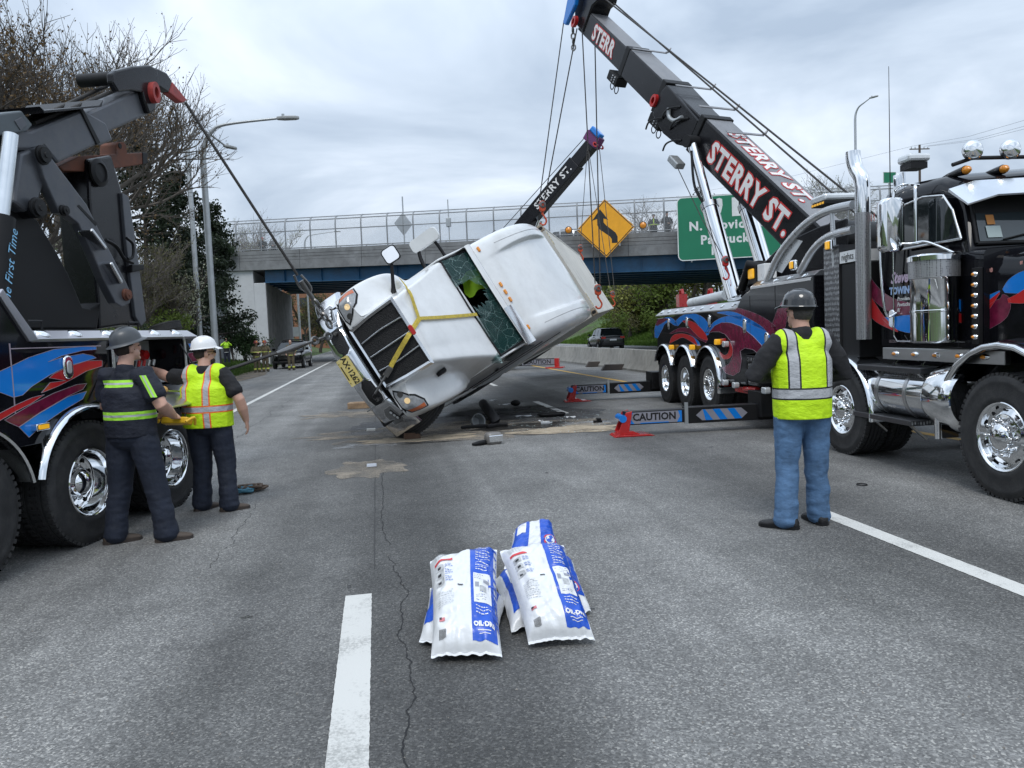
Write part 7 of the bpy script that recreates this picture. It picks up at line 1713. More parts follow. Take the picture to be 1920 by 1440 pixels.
    hr.build('hair', mat('hair_%d' % int(hair[0] * 1000), hair, .8, 0, bump=.6, bscale=120), t, 180)
    if glasses:
        gl_ = MB(HM)
        for s in (-1, 1): gl_.box((s * .030 - .026, .094, -.006), (s * .030 + .026, .100, .024))
        gl_.tube([(-.056, .095, .016), (-.084, .03, .012), (-.084, -.02, .006)], .003, 5).tube([(.056, .095, .016), (.084, .03, .012), (.084, -.02, .006)], .003, 5).build('sunglasses', 'dark', t, 40)
    if hat:
        col, kind = hat
        HT = HM @ Matrix.Translation((0, -.008, .062)) @ Matrix.Rotation(R(J.get('hat_tilt', 4)), 4, 'X')
        if kind in ('hard', 'cap_hat'):
            pr = [(.001, .115), (.04, .112), (.075, .098), (.100, .070), (.114, .030), (.118, .0), (.120, -.006)]
            d_ = MB(HT @ Matrix.Diagonal((.96 * fat, 1.12, 1, 1))).lathe(pr, None, 36).build('hard_hat', col, t, 60)
            MB(HT @ Matrix.Diagonal((.96 * fat, 1.12, 1, 1))).lathe([(.117, -.004), (.150, -.020), (.152, -.025), (.116, -.014)] if kind == 'hard' else [(.117, -.002), (.127, -.012), (.128, -.017), (.116, -.012)], None, 36, close=True).build('brim', col, d_, 50)
            if kind == 'cap_hat': MB(HT @ Matrix.Diagonal((.96 * fat, 1.12, 1, 1))).lathe([(.119, -.006), (.165, -.030), (.166, -.035), (.117, -.014)], None, 20, close=True, a0=R(35), a1=R(145)).build('peak', col, d_, 50)
            rg = MB(HT)
            for x in (-.018, 0, .018): rg.tube([(x, .122 * math.cos(a), .006 + .112 * math.sin(a)) for a in [PI * (.12 + .76 * k / 12) for k in range(13)]], .005, 6)
            rg.build('ridge', col, d_, 60)
            MB(HT).tube([(.10 * math.cos(a), -.115 * math.sin(a) * 1.0, -.03) for a in [PI * k / 10 for k in range(11)]], .012, 6).build('suspension_band', 'black_matte', d_, 60)
        elif kind == 'fire':
            d_ = MB(HT @ Matrix.Diagonal((1, 1.15, 1, 1))).lathe([(.001, .13), (.05, .122), (.09, .09), (.112, .03), (.118, -.01), (.165, -.035), (.166, -.04), (.11, -.02)], None, 24).build('fire_helmet', col, t, 60)
            MB(HT).box((-.035, .12, .0), (.035, .135, .09)).build('badge', 'amber', d_, 0)
        elif kind == 'cap':
            d_ = MB(HT @ Matrix.Diagonal((1, 1.12, 1, 1))).lathe([(.001, .075), (.05, .068), (.085, .04), (.092, -.02)], None, 20).build('cap', col, t, 60)
    return t
NAVY = mat('navy_cloth', (.010, .013, .024), .8, 0, var=.2, vscale=8, bump=.3, bscale=30)
NAVYP = mat('navy_trouser', (.012, .017, .032), .8, 0, var=.2, vscale=8, bump=.3, bscale=25)
BLKC = mat('black_cloth', (.010, .010, .012), .8, 0, var=.2, vscale=8, bump=.3, bscale=30)
JEAN = band_mat('denim', (.075, .15, .27), [], .8, .32, .35)
BOOT = mat('brown_shoe', (.075, .055, .042), .7, 0, var=.2, bump=.2); BSH = mat('black_shoe', (.014, .014, .015), .6, 0, var=.2, bump=.3, bscale=60)
SOLE = mat('brown_sole', (.045, .034, .028), .8)
LIME, SILV, ORG, BLKB = (.36, .76, .05), (.42, .43, .45), (.85, .16, .02), (.012, .012, .012)
HIV = (.56, .86, .008)
HGREY = mat('hat_grey', (.055, .060, .066), .35, 0, var=.12); HWHITE = mat('hat_white', (.78, .78, .78), .3, 0, var=.04); HBLK = mat('hat_black', (.012, .012, .013), .12, 0, coat=.6)
def stripeY(bands): return bands
def man_height(top, foot, model): 
    g_ = gnd(*foot); d = ray(*top); s = g_.y / d.y; return (CH + d.z * s) / model
# ---- man in navy work shirt (left)
g1 = gnd(262, 1016)
SH1 = band_mat('navy_shirt', (.010, .013, .024), [('z', 1.385, .030, LIME, 'x', -.17, .14), ('z', 1.385, .008, SILV, 'x', -.17, .14), ('z', 1.115, .034, LIME, None, 0, 0), ('z', 1.115, .009, SILV, None, 0, 0)], .8, .15, .45)
J1 = dict(kneeR=(.17, .05, .50), kneeL=(-.16, .0, .50), ankR=(.23, .07, .085), ankL=(-.20, -.06, .085), toeR=R(48), toeL=R(38),
          elbR=(.35, -.02, 1.19), elbL=(-.30, .04, 1.19), wriR=(.235, .25, 1.07), wriL=(-.02, .32, 1.06), handR=(-.3, .9, -.1), handL=(.8, .5, 0), backR=(.5, .5, .6), backL=(-.5, .5, .6), curl=.7, head=(.0, .03, 1.685), hat_tilt=10)
h1 = man_height((185, 620), (262, 1016), 1.84)
P1_ = build_person('man in navy shirt with lime bands and dark grey hard hat holding a remote', (g1.x, g1.y, 0), R(27), J1, dict(skin=M_['skin'], jacket=SH1, trousers=NAVYP, shoe=BOOT, sole=SOLE), h1, .010, (HGREY, 'hard'), 1.04, long_sleeve=False, jacket_len=.93, head_yaw=R(-22), head_pitch=R(6), bulk=1.28, hem=.10)
sv = MB()                                                    # band sewn on the right sleeve
a_, b_ = Vector((.205, -.01, 1.45)), Vector((.312, -.016, 1.265)); rows = []; rows2 = []
for k in range(7):
    p = a_ + (b_ - a_) * k / 6; d = (b_ - a_).normalized(); rows.append([tuple(p + Vector((math.cos(q), math.sin(q), 0)).normalized() * .1005) for q in (R(-78), R(-68), R(-58), R(-48))]); rows2.append([tuple(p + Vector((math.cos(q), math.sin(q), 0)) * .102) for q in (R(-66), R(-60))])
SLV = mat('lime_band', LIME, .6); so = sv.grid(rows).build('sleeve_band', SLV, P1_, 180); MB().grid(rows2).build('sleeve_stripe', mat('silver_band', SILV, .5), so, 180)
rm = thing('remote_control', 'yellow remote control box held at the waist by the man in navy', 'remote', (0, 0, 0))
rm.matrix_world = Matrix.Translation((g1.x, g1.y, 0)) @ Matrix.Rotation(-R(27), 4, 'Z') @ Matrix.Scale(h1, 4) @ Matrix.Translation((.16, .37, 1.01)) @ Matrix.Rotation(R(-18), 4, 'X')
YL = mat('yellow_plastic', (.72, .42, .02), .45, 0, var=.15)
MB().prism(rrect(.28, .10, .02, 3), -.03, .03).build('case', YL, rm, 0, bevel=.01)
for x in (-.15, .15): MB().tube(spline([(x, -.06, -.02), (x * 1.2, 0, .03), (x, .06, -.02)], 4), .014, 8).build('handle', YL, rm, 60)
for x in (-.08, -.03, .03, .08): MB().tube([(x, 0, .03), (x, 0, .07)], .008, 6).build('joystick', 'black_matte', rm, 60)
# ---- man in orange-edged vest (left, reaching into the locker)
g2 = gnd(402, 957)
V2 = band_mat('vest_orange_trim', HIV, [('x', .075, .040, ORG, 'z', .80, 1.6), ('x', .075, .026, SILV, 'z', .80, 1.6), ('x', -.175, .040, ORG, 'z', 1.12, 1.6), ('x', -.175, .026, SILV, 'z', 1.12, 1.6), ('z', 1.095, .040, ORG, None, 0, 0), ('z', 1.095, .026, SILV, None, 0, 0)], .65, .07, .45)
J2 = dict(kneeR=(.15, .03, .50), kneeL=(-.11, .04, .50), ankR=(.18, -.03, .085), ankL=(-.15, .05, .085), toeR=R(52), toeL=R(25),
          elbR=(.36, -.02, 1.17), elbL=(-.45, .10, 1.43), wriR=(.385, .06, .94), wriL=(-.68, .21, 1.52), handR=(.05, .25, -1), handL=(-.85, .4, .25), backR=(1, .2, 0), backL=(0, -.3, 1), curl=.45, head=(.0, .03, 1.675))
h2 = man_height((392, 632), (402, 957), 1.84)
build_person('man in white hard hat and orange-edged lime vest reaching into the truck locker', (g2.x, g2.y, 0), R(13), J2, dict(skin=M_['skin'], jacket=BLKC, trousers=NAVYP, shoe=BOOT, sole=SOLE, vest=V2), h2, .010, (HWHITE, 'cap_hat'), 1.06, vest=True, long_sleeve=False, jacket_len=.92, head_yaw=R(-52), beard=True, glasses=True, bulk=1.32, hem=.105)
# ---- man in jeans (right)
g3 = gnd(1508, 986)
V3 = band_mat('vest_black_trim', HIV, [('x', -.115, .044, BLKB, 'z', 1.10, 1.6), ('x', -.115, .032, SILV, 'z', 1.10, 1.6), ('x', .175, .044, BLKB, 'z', 1.10, 1.6), ('x', .175, .032, SILV, 'z', 1.10, 1.6), ('z', 1.055, .046, BLKB, None, 0, 0), ('z', 1.055, .034, SILV, None, 0, 0), ('z', .84, .02, BLKB, None, 0, 0)], .65, .07, .45)
J3 = dict(kneeR=(.115, .03, .50), kneeL=(-.12, .02, .50), ankR=(.14, .06, .085), ankL=(-.16, -.04, .085), toeR=R(-5), toeL=R(-52),
          elbR=(.33, -.03, 1.19), elbL=(-.38, -.02, 1.20), wriR=(.12, .27, 1.15), wriL=(-.12, .30, 1.16), handR=(-.8, .5, .1), handL=(.8, .5, .1), backR=(.4, .8, .3), backL=(-.4, .8, .3), curl=.6, head=(-.01, .02, 1.675))
h3 = man_height((1505, 545), (1508, 986), 1.84)
build_person('man in blue jeans, lime vest and glossy black hard hat watching from the right lane', (g3.x, g3.y, 0), R(8), J3, dict(skin=M_['skin'], jacket=BLKC, trousers=JEAN, shoe=BSH, vest=V3), h3, .010, (HBLK, 'cap_hat'), 1.06, vest=True, jacket_len=.88, head_yaw=R(24), bulk=1.14, hem=.092, hair=(.05, .045, .04))

# ---- smaller figures
TAN = band_mat('turnout_coat', (.105, .085, .05), [('z', 1.18, .022, (.48, .52, .12), None, 0, 0), ('z', .90, .022, (.48, .52, .12), None, 0, 0)], .85, .25); TANP = band_mat('turnout_trousers', (.10, .08, .05), [('z', .20, .04, (.62, .66, .12), None, 0, 0)], .85, .25)
RED_H = mat('helmet_red', (.22, .03, .025), .35)
JS = dict(kneeR=(.11, .02, .5), kneeL=(-.11, .02, .5), ankR=(.13, 0, .085), ankL=(-.13, 0, .085), toeR=R(20), toeL=R(-20), elbR=(.31, -.02, 1.18), elbL=(-.31, -.02, 1.18), wriR=(.26, .14, .98), wriL=(-.26, .14, .98))
JP = dict(JS, elbR=(.32, .12, 1.34), elbL=(-.30, .12, 1.34), wriR=(.07, .24, 1.58), wriL=(-.07, .24, 1.58))
JC = dict(JS, elbR=(.31, .02, 1.20), elbL=(-.31, .02, 1.20), wriR=(.05, .22, 1.14), wriL=(-.05, .22, 1.14))
def small(label, px, py, face, J, mats, hat, size=1.0, base=None, vest=None, **k):
    p = gnd(px, py) if base is None else base
    z = ground_z(p.x, p.y) if base is None and p.x < -7.2 else p.z
    if base is None and p.x < -7.2:
        for _ in range(4): p = gnd(px, py, z); z = ground_z(p.x, p.y)
    return build_person(label, (p.x, p.y, z), face, J, dict(dict(skin=M_['skin'], shoe=BSH), **mats), size, .022, hat, hands=False, vest=bool(vest), **k)
FM = dict(jacket=TAN, trousers=TANP)
small('firefighter in tan turnout gear and red helmet nearest the road verge', 483, 698, R(150), JC, FM, (RED_H, 'fire'), 1.0, bulk=1.0, group='firefighters by the parked police car')
small('firefighter in tan turnout gear beside the police car bonnet', 499, 697, R(190), JS, FM, (RED_H, 'fire'), 1.0, bulk=1.0, group='firefighters by the parked police car')
small('firefighter with open coat and bare head in front of the police car', 547, 694, R(178), JS, dict(jacket=TAN, trousers=TANP), None, 1.0, bulk=1.05, group='firefighters by the parked police car', hair=(.05, .035, .025))
POL = band_mat('police_jacket', (.46, .80, .03), [('z', 1.02, .14, (.012, .012, .016), None, 0, 0), ('z', .87, .03, (.6, .62, .63), None, 0, 0)], .7, .08)
small('officer in lime jacket filming on the grass below the bridge wall', 427, 694, R(165), JP, dict(jacket=POL, trousers=NAVYP), None, .98, bulk=1.05)
small('firefighter in tan gear seen over the deck of the left wrecker', 288, 690, R(190), JS, FM, None, 1.05, base=Vector((-9.6, 27, ground_z(-9.6, 27))), bulk=1.15, hair=(.04, .03, .02))
def on_bridge(px, d): 
    w = onplane(px, 430, B0 - BN * d, BN); s_ = (w - B0).dot(BE); return Vector((w.x, w.y, zTop(s_) - .72))
small('man in black jacket and red cap leaning at the overpass fence', 491, 0, R(175), JC, dict(jacket=BLKC, trousers=BLKC), (mat('cap_red', (.4, .03, .03), .6), 'cap'), 1.0, base=on_bridge(491, .75), bulk=1.1)
small('person in grey coat standing next to the red-capped man on the overpass', 511, 0, R(185), JC, dict(jacket=mat('grey_coat', (.16, .16, .17), .8), trousers=BLKC), None, 1.0, base=on_bridge(511, .75))
YJ = band_mat('dark_jacket_lime', (.012, .014, .022), [('z', 1.15, .03, (.5, .75, .05), None, 0, 0), ('x', .0, .03, (.5, .75, .05), 'z', 1.2, 1.6)], .8, .1)
small('worker in dark jacket with lime bands standing on the overpass', 1226, 0, R(200), JC, dict(jacket=YJ, trousers=BLKC), (mat('cap_dark', (.03, .03, .03), .6), 'cap'), 1.12, base=on_bridge(1226, .75), bulk=1.15)
small('man in plain black coat on the overpass beside the green sign', 1250, 0, R(180), JC, dict(jacket=BLKC, trousers=BLKC), (mat('cap_dark', (.03, .03, .03), .6), 'cap'), 1.18, base=on_bridge(1251, .75), bulk=1.1)
# ================================================================== bags of absorbent
BW_M = mat('bag_white', (.72, .73, .74), .30, 0, var=.05, vscale=5, bump=.35, bscale=16, coat=.15)
BB = mat('bag_blue', (.012, .085, .52), .30, 0, var=.08, vscale=6, bump=.3, bscale=16, coat=.15)
BR = mat('bag_red', (.62, .05, .06), .4); BGY = mat('bag_grey', (.45, .46, .47), .5, var=.3, vscale=30); BKT = mat('bag_black', (.03, .03, .035), .5); BLT = mat('bag_text', (.30, .31, .36), .5)
def make_bag(label, A, B, C, D, top=.10, bot=.06, seed=0, front=True, seal=.018, stripes=False):
    A, B, C, D = map(Vector, (A, B, C, D)); ux = ((B - A) + (C - D)).normalized(); vy = ((D - A) + (C - B)).normalized(); nrm = ux.cross(vy).normalized()
    if nrm.z < 0: nrm = -nrm
    t = thing('absorbent_bag', label, 'bag', tuple(A), group='bags of absorbent on the road')
    def S(u, v, lift=0.0, up=True):
        p = A * (1 - u) * (1 - v) + B * u * (1 - v) + C * u * v + D * (1 - u) * v
        # pinched ends, fuller in the middle, waist slightly drawn in
        fu = max(0.0, 1 - abs(2 * u - 1) ** 4.5); fv = max(0.0, 1 - abs(2 * v - 1) ** 4.0)
        f = (fu * fv) ** .55
        wr_ = .014 * noise.noise((u * 4 + seed, v * 5, seed)) + .011 * noise.noise((u * 11, v * 9 + seed, 2)) + .012 * math.exp(-((v - .03) / .06) ** 2) * noise.noise((u * 16, seed, 1)) + .013 * noise.noise((u * 3 + v * 9, v * 22 - u * 8 + seed, 7)) * f
        p += ux * ((u - .5) * -.03 * math.sin(PI * v))
        h = (top if up else -bot) * f
        q = p + nrm * (h + wr_ * (1 if up else .4) + lift) + Vector((0, 0, -.05 * (1 - fu) * .3))
        if q.z < .004 + lift: q.z = .004 + lift
        return q - A
    NU, NV = 40, 52
    m = MB(); m.grid([[tuple(S(i / NU, j / NV)) for i in range(NU + 1)] for j in range(NV + 1)]); m.grid([[tuple(S(i / NU, j / NV, 0, False)) for i in range(NU + 1)] for j in range(NV + 1)])
    m.build('sack', BW_M, t, 180)
    for v0 in (0, 1):                                             # crimped sealed ends
        rows = []
        for k in range(3): rows.append([tuple(S(i / NU, v0) + vy * (1 if v0 else -1) * seal * k / 2 + nrm * (.004 * noise.noise((i * .35, seed, k)) * k)) for i in range(NU + 1)])
        for r_ in rows:
            for i, p in enumerate(r_):
                if p[2] + A.z < .004: r_[i] = (p[0], p[1], .004 - A.z)
        MB().grid(rows).build('sealed_end', BW_M, t, 180)
    def patch(nm, u0, u1, v0, v1, mt, lift, par=None, n=None):
        nu = n or max(2, int((u1 - u0) * 30)); nv = n or max(2, int((v1 - v0) * 40))
        return MB().grid([[tuple(S(u0 + (u1 - u0) * i / nu, v0 + (v1 - v0) * j / nv, lift)) for i in range(nu + 1)] for j in range(nv + 1)]).build(nm, mt, par or t, 180)
    W_, H_ = (B - A).length, (D - A).length
    def write(s, size, u, v, mt, par=None, rot=0.0, off=.0, al='CENTER', ws=1.0, lift=.0065):
        me = text_mesh(s, size, off, 0, al)
        bm = bmesh.new(); bm.from_mesh(me); bmesh.ops.triangulate(bm, faces=bm.faces[:])
        c, s_ = math.cos(rot), math.sin(rot)
        for w in bm.verts:
            x, y = w.co.x * ws * c - w.co.y * s_, w.co.x * ws * s_ + w.co.y * c
            w.co = S(min(.995, max(.005, u + x / W_)), min(.995, max(.005, v + y / H_)), lift)
        bm.to_mesh(me); bm.free(); return link('print', me, mt, par or t, 0)
    def lines(u, v, n, w_, mt, dv=.022, th=.0045, par=None):
        rnd = random.Random(seed + n); mb = MB()
        for i in range(n):
            q = u; e = u + w_ * rnd.uniform(.7, 1.0); va, vb = v - i * dv - min(th, .0075), v - i * dv
            while q < e:
                l_ = rnd.uniform(.02, .05); mb.grid([[tuple(S(q, k, .0055)), tuple(S(min(q + l_, u + w_), k, .0055))] for k in (va, vb)]); q += l_ + .011
        o = mb.build('small_print', mt, par or t, 0); o['kind'] = 'stuff'
    if front:
        pan = patch('blue_panel', .60, .955, .03, .97, BB, .003)
        patch('white_label', .645, .91, .30, .60, BW_M, .005, pan)
        write('OIL·DRI', .036 * W_ / .36, .775, .125, M_['letter'], pan, off=.002, ws=.88)
        patch('print', .68, .87, .082, .087, M_['letter'], .006, pan, 6); patch('print', .70, .86, .064, .068, M_['letter'], .006, pan, 6)
        lines(.67, .27, 3, .22, M_['letter'], .03, .009, pan); lines(.69, .93, 2, .2, M_['letter'], .03, .010, pan); lines(.68, .86, 5, .22, M_['letter'], .026, .007, pan); lines(.68, .71, 4, .2, M_['letter'], .024, .007, pan)
        lines(.66, .585, 3, .22, BLT, .02, .006, pan); patch('print', .74, .84, .40, .46, BGY, .007, pan, 6); patch('print', .67, .73, .45, .50, BLT, .007, pan, 4); patch('print', .80, .89, .50, .53, BLT, .007, pan, 4); lines(.68, .37, 3, .18, BLT, .02, .005, pan)
        patch('red_bar', .06, .33, .80, .825, BR, .005); lines(.07, .93, 4, .22, BGY, .02, .006)
        for k in range(3): v0 = .70 - k * .075; patch('picture', .07, .19, v0, v0 + .055, BGY, .005); patch('print', .10, .15, v0 + .01, v0 + .03, BKT, .007, None, 4); lines(.21, v0 + .05, 3, .12, mat('bag_textblue', (.15, .22, .5), .5), .018, .006)
        lines(.10, .46, 9, .24, BGY, .02, .005)
        patch('flag_red', .12, .20, .175, .205, mat('flag_red', (.6, .2, .22), .5), .005, None, 5); patch('flag_blue', .12, .155, .188, .205, BKT, .007, None, 4)
        for k in range(9): patch('barcode', .12 + k * .012, .12 + k * .012 + .006, .05, .105, BKT, .005, None, 3)
        patch('print', .40, .48, .50, .512, BKT, .005, None, 4)
        for k, q in enumerate((.965,)): write('OIL·DRI', .105, .9985 - .03, .70, BB, None, R(-90), .004, ws=1.0)
        write('Absorbent', .055, .972, .30, BB, None, R(-90), .003)
    if stripes:
        for a, b in ((.05, .38), (.62, .95)): patch('blue_panel', a, b, .1, .93, BB, .003)
        patch('white_label', .1, .3, .5, .85, BW_M, .005); lines(.12, .8, 6, .15, BLT)
        M__ = [S(.84, .2, .006)]
        ring = []
        for r_, mt, lf in ((.055, BR, .006), (.042, BW_M, .0075), (.032, BB, .009)):
            ring.append(MB().add([tuple(S(.80 + r_ / W_ * math.cos(a), .18 + r_ / H_ * math.sin(a), lf)) for a in [2 * PI * k / 20 for k in range(20)]], [tuple(range(20))]).build('round_logo', mt, t, 0))
    return t
z = lambda px, py, h: gnd(px, py, h)
# lower bags first
make_bag('blue and white absorbent bag lying under the left bag, poking out at its left', z(786, 1196, .04), z(930, 1214, .04), z(950, 1120, .07), z(806, 1100, .07), .11, .04, 5, False, stripes=True)
make_bag('absorbent bag squeezed underneath the right bag, its white flank showing in the gap', z(958, 1178, .04), z(1108, 1140, .04), z(1075, 1052, .10), z(925, 1085, .10), .12, .04, 8, False, stripes=True)
make_bag('blue-striped absorbent bag at the back of the heap, folded end up', z(945, 1060, .13), z(1052, 1040, .13), z(1036, 985, .24), z(962, 998, .24), .11, .08, 12, False, stripes=True)
make_bag('white and blue absorbent bag leaning at the left of the heap', z(808, 1224, .05), z(941, 1222, .05), z(932, 1030, .36), z(806, 1052, .34), .115, .05, 1)
make_bag('white and blue absorbent bag leaning at the right of the heap', z(990, 1199, .05), z(1114, 1191, .05), z(1058, 1022, .38), z(938, 1034, .37), .115, .05, 2)

# ================================================================== litter from the crash
def debris(o, label, cat): return tag(o, label, cat)
g = gnd(925, 832)
mo = thing('broken_mirror', 'torn-off grey door mirror lying face up on the road', 'mirror', tuple(g), R(15))
rows = [[(a * s_, b * s_ * 1.0, .03 + t_) for a, b in rrect(.25, .20, .06, 4)] for t_, s_ in ((-.03, .8), (0, 1), (.10, 1.0), (.14, .85), (.15, .6))]
MB().grid(rows, closed=True, cap=True).build('shell', mat('mirror_shell', (.20, .19, .18), .35, .1), mo, 50)
MB().box((-.11, -.115, .04), (.12, -.098, .14)).build('mirror_glass', 'chrome', mo, 0, bevel=.01)
MB().tube([(-.12, 0, .04), (-.24, -.03, .035), (-.36, -.04, .03)], [.035, .04, .02], 8).build('arm', 'black_matte', mo, 60)
a, b = gnd(906, 775), gnd(930, 797)
debris(MB().tube([a + Vector((0, .1, .22)), a + Vector((0.02, .08, .20)), b + Vector((0, .1, .09)), b + Vector((.01, .1, .07))], [.07, .095, .095, .08], 16).build('rolled_mat', mat('mat_dark', (.022, .022, .025), .7), None, 60), 'dark rolled cylinder leaning on wreckage below the lorry cab', 'roll')
g = gnd(895, 800); pb = thing('plastic_bucket', 'crumpled clear plastic tub lying in the oil beside the dark roll', 'tub', tuple(g + Vector((0, .05, .09))))
MB(Matrix.Rotation(R(75), 4, 'X') @ Matrix.Rotation(R(20), 4, 'Y')).lathe([(.001, -.08), (.09, -.08), (.13, .08), (.135, .085), (.12, .08), (.085, -.07)], None, 20).build('tub', mat('plastic_clear', (.25, .27, .28), .2, 0, alpha=.75), pb, 50)
g = gnd(920, 802)
for i, (dx, dy, w_, l_, r_) in enumerate(((-.30, .02, .05, .5, .1), (.02, -.05, .12, .30, .6), (.20, .05, .10, .25, -.4))):
    debris(MB(Matrix.Translation(g + Vector((dx, dy, .0))) @ Matrix.Rotation(r_, 4, 'Z')).prism([(-l_ / 2, -w_ / 2), (l_ / 2, -w_ * .3), (l_ * .45, w_ / 2), (-l_ * .4, w_ * .3)], .012, .07).build('wreckage_piece', 'black_matte', None, 0, bevel=.015), ('long black splinter of trim', 'broad black panel piece', 'short black bracket piece')[i] + ' in the oil under the lorry cab', 'debris')
g = gnd(1034, 781)
ty = thing('black_tray', 'black plastic tray lying below the white lane dash', 'tray', tuple(g), R(4))
MB().prism(rrect(.52, .26, .08, 4), .012, .05).build('tray', 'black_matte', ty, 40, bevel=.02); MB().tube([(a, b, .055) for a, b in rrect(.52, .26, .08, 4) + [rrect(.52, .26, .08, 4)[0]]], .018, 6).build('rim', 'black_matte', ty, 60)
PAP = mat('paper', (.62, .63, .64), .7)
for i, (px, py, w_, l_, r_) in enumerate(((982, 781, .16, .34, .1), (1072, 783, .12, .2, .2), (948, 759, .12, .32, .25), (925, 751, .1, .2, 0), (1013, 790, .08, .1, .4))):
    g = gnd(px, py); rows = [[(x * l_, y * w_, .014 + .012 * math.sin(x * 7 + i) * math.cos(y * 5)) for x in [k / 6 - .5 for k in range(7)]] for y in [k / 4 - .5 for k in range(5)]]
    debris(MB(Matrix.Translation(g) @ Matrix.Rotation(r_, 4, 'Z')).grid(rows).build('paper_sheet', PAP, None, 180), ('white sheet nearest the black tray on its left', 'white sheet just right of the black tray', 'white sheet beside the black ball under the container', 'white scrap under the hanging brake part', 'small crumpled white scrap below the black tray')[i], 'paper')
g = gnd(967, 761); debris(MB(Matrix.Translation(g)).ball((0, 0, .07), (.12, .09, .07), 14).build('black_bundle', 'black_matte', None, 180), 'black rounded bundle lying beside a white sheet under the container', 'bundle')
g = gnd(1025, 797); bt = MB(Matrix.Translation(g + Vector((0, 0, .04))) @ Matrix.Rotation(R(90), 4, 'Y') @ Matrix.Rotation(.4, 4, 'X')).lathe([(.001, -.1), (.034, -.1), (.036, .04), (.014, .075), (.014, .10), (.001, .1)], None, 14).build('plastic_bottle', mat('bottle_clear', (.5, .53, .55), .12, 0, alpha=.6), None, 60); debris(bt, 'clear plastic bottle lying near the sand below the black tray', 'bottle')
g = gnd(1121, 793); debris(MB(Matrix.Translation(g)).box((-.08, -.03, .004), (.08, .03, .05)).box((-.02, -.05, .051), (.05, .05, .09)).build('small_fitting', 'black_matte', None, 0, bevel=.01), 'small black fitting on the road near the red outrigger foot', 'debris')
g = gnd(697, 874); debris(MB(Matrix.Translation(g)).box((-.065, -.11, .004), (.065, .11, .02)).build('reflector_plate', mat('reflector', (.40, .42, .46), .4), None, 0, bevel=.008), 'flat grey road reflector set in the lane line', 'reflector')
tb = thing('timber_crib', 'square of brown timber beams lying behind the lorry bumper', 'timber', tuple(gnd(672, 766)), R(-6))
for q0, q1 in (((-.25, 0), (.45, 0)), ((-.25, .3), (.45, .3)), ((-.2, .07), (-.2, .23)), ((.4, .07), (.4, .23))): MB().beam((q0[0], q0[1], .07), (q1[0], q1[1], .07), .12, .14).build('beam', 'wood', tb, 0, bevel=.008)
g = gnd(774, 824); debris(MB(Matrix.Translation(g) @ Matrix.Rotation(.1, 4, 'Z')).box((-.13, 0, .002), (.13, .25, .11)).build('wood_block', mat('block_brown', (.13, .075, .05), .8, 0, var=.3, vscale=9), None, 0, bevel=.008), 'dark wooden chock under the lorry front wheel', 'block')
for px, py, L_, lb in ((1129, 687, 1.5, 'dark broken beam lying by the median barrier'), (1166, 693, 1.7, 'long brown timber lying beside the median barrier')):
    g = gnd(px, py); debris(MB(Matrix.Translation(g) @ Matrix.Rotation(R(-6), 4, 'Z')).prism([(-L_ / 2, 0), (L_ / 2, 0), (L_ / 2, .2), (-L_ * .4, .24)], -.15, .15, frame((0, 0, .002), (1, 0, 0), (0, 0, 1), (0, -1, 0))).build('timber', mat('timber_dark', (.06, .05, .045), .8, 0, var=.3), None, 0, bevel=.01), lb, 'timber')
g = gnd(1616, 910); debris(MB(Matrix.Translation(g)).lathe([(.048, .004), (.054, .010), (.048, .016), (.042, .010)], None, 20, close=True).build('rubber_ring', 'black_matte', None, 60), 'small black rubber ring lying on the road behind the man in jeans', 'ring')
rnd = random.Random(4)
for i, (px, py, c_, lb) in enumerate(((450, 925, (.05, .16, .22), 'blue coiled sling lying on the road beside the white-hatted man'), (468, 922, (.10, .07, .05), 'brown chain heap next to the blue sling'))):
    g = gnd(px, py); mb = MB(Matrix.Translation(g)); pts = []
    for k in range(40): a = k * .9; r_ = .05 + .10 * rnd.random(); pts.append((r_ * math.cos(a) * 1.4, r_ * math.sin(a) * .8, .02 + .05 * rnd.random()))
    debris(mb.tube(spline(pts, 3), .014, 6).build('sling_heap', mat('sling%d' % i, c_, .7), None, 60), lb, 'sling')
# loose wand and remote on the locker door
Mq = MBt @ frame((-1.065, -.01, 1.285), (1, 0, 0), Vector((0, .93, -.36)), Vector((0, .36, .93)))
q = thing('spray_wand', 'yellow-headed handset with pale rod lying on the open locker door', 'tool', M=Mq)
MB().tube([(.12, .18, .03), (-.30, .30, .02)], .010, 8).build('rod', 'alu', q, 60); MB().ball((.16, .165, .04), (.09, .05, .035), 14).build('head', mat('wand_yellow', (.62, .36, .12), .5), q, 180); MB().box((-.48, .26, .0), (-.30, .34, .05)).build('grip', 'black_matte', q, 0, bevel=.01)
# glass granules
gm = MB(); rnd = random.Random(8)
for i in range(420):
    c = gnd(rnd.uniform(960, 1150), rnd.uniform(770, 812)); s_ = rnd.uniform(.006, .016); a = rnd.random() * 6
    gm.add([(c.x + s_ * math.cos(a + k), c.y + s_ * math.sin(a + k), .012 + (.006 if k == 2 else 0)) for k in (0, 2, 4)], [(0, 1, 2)])
tag(gm.build('glass_fragments', mat('glass_bits', (.45, .55, .55), .2), None, 0), 'scattered windscreen glass fragments on the road below the container', 'glass', kind='stuff')

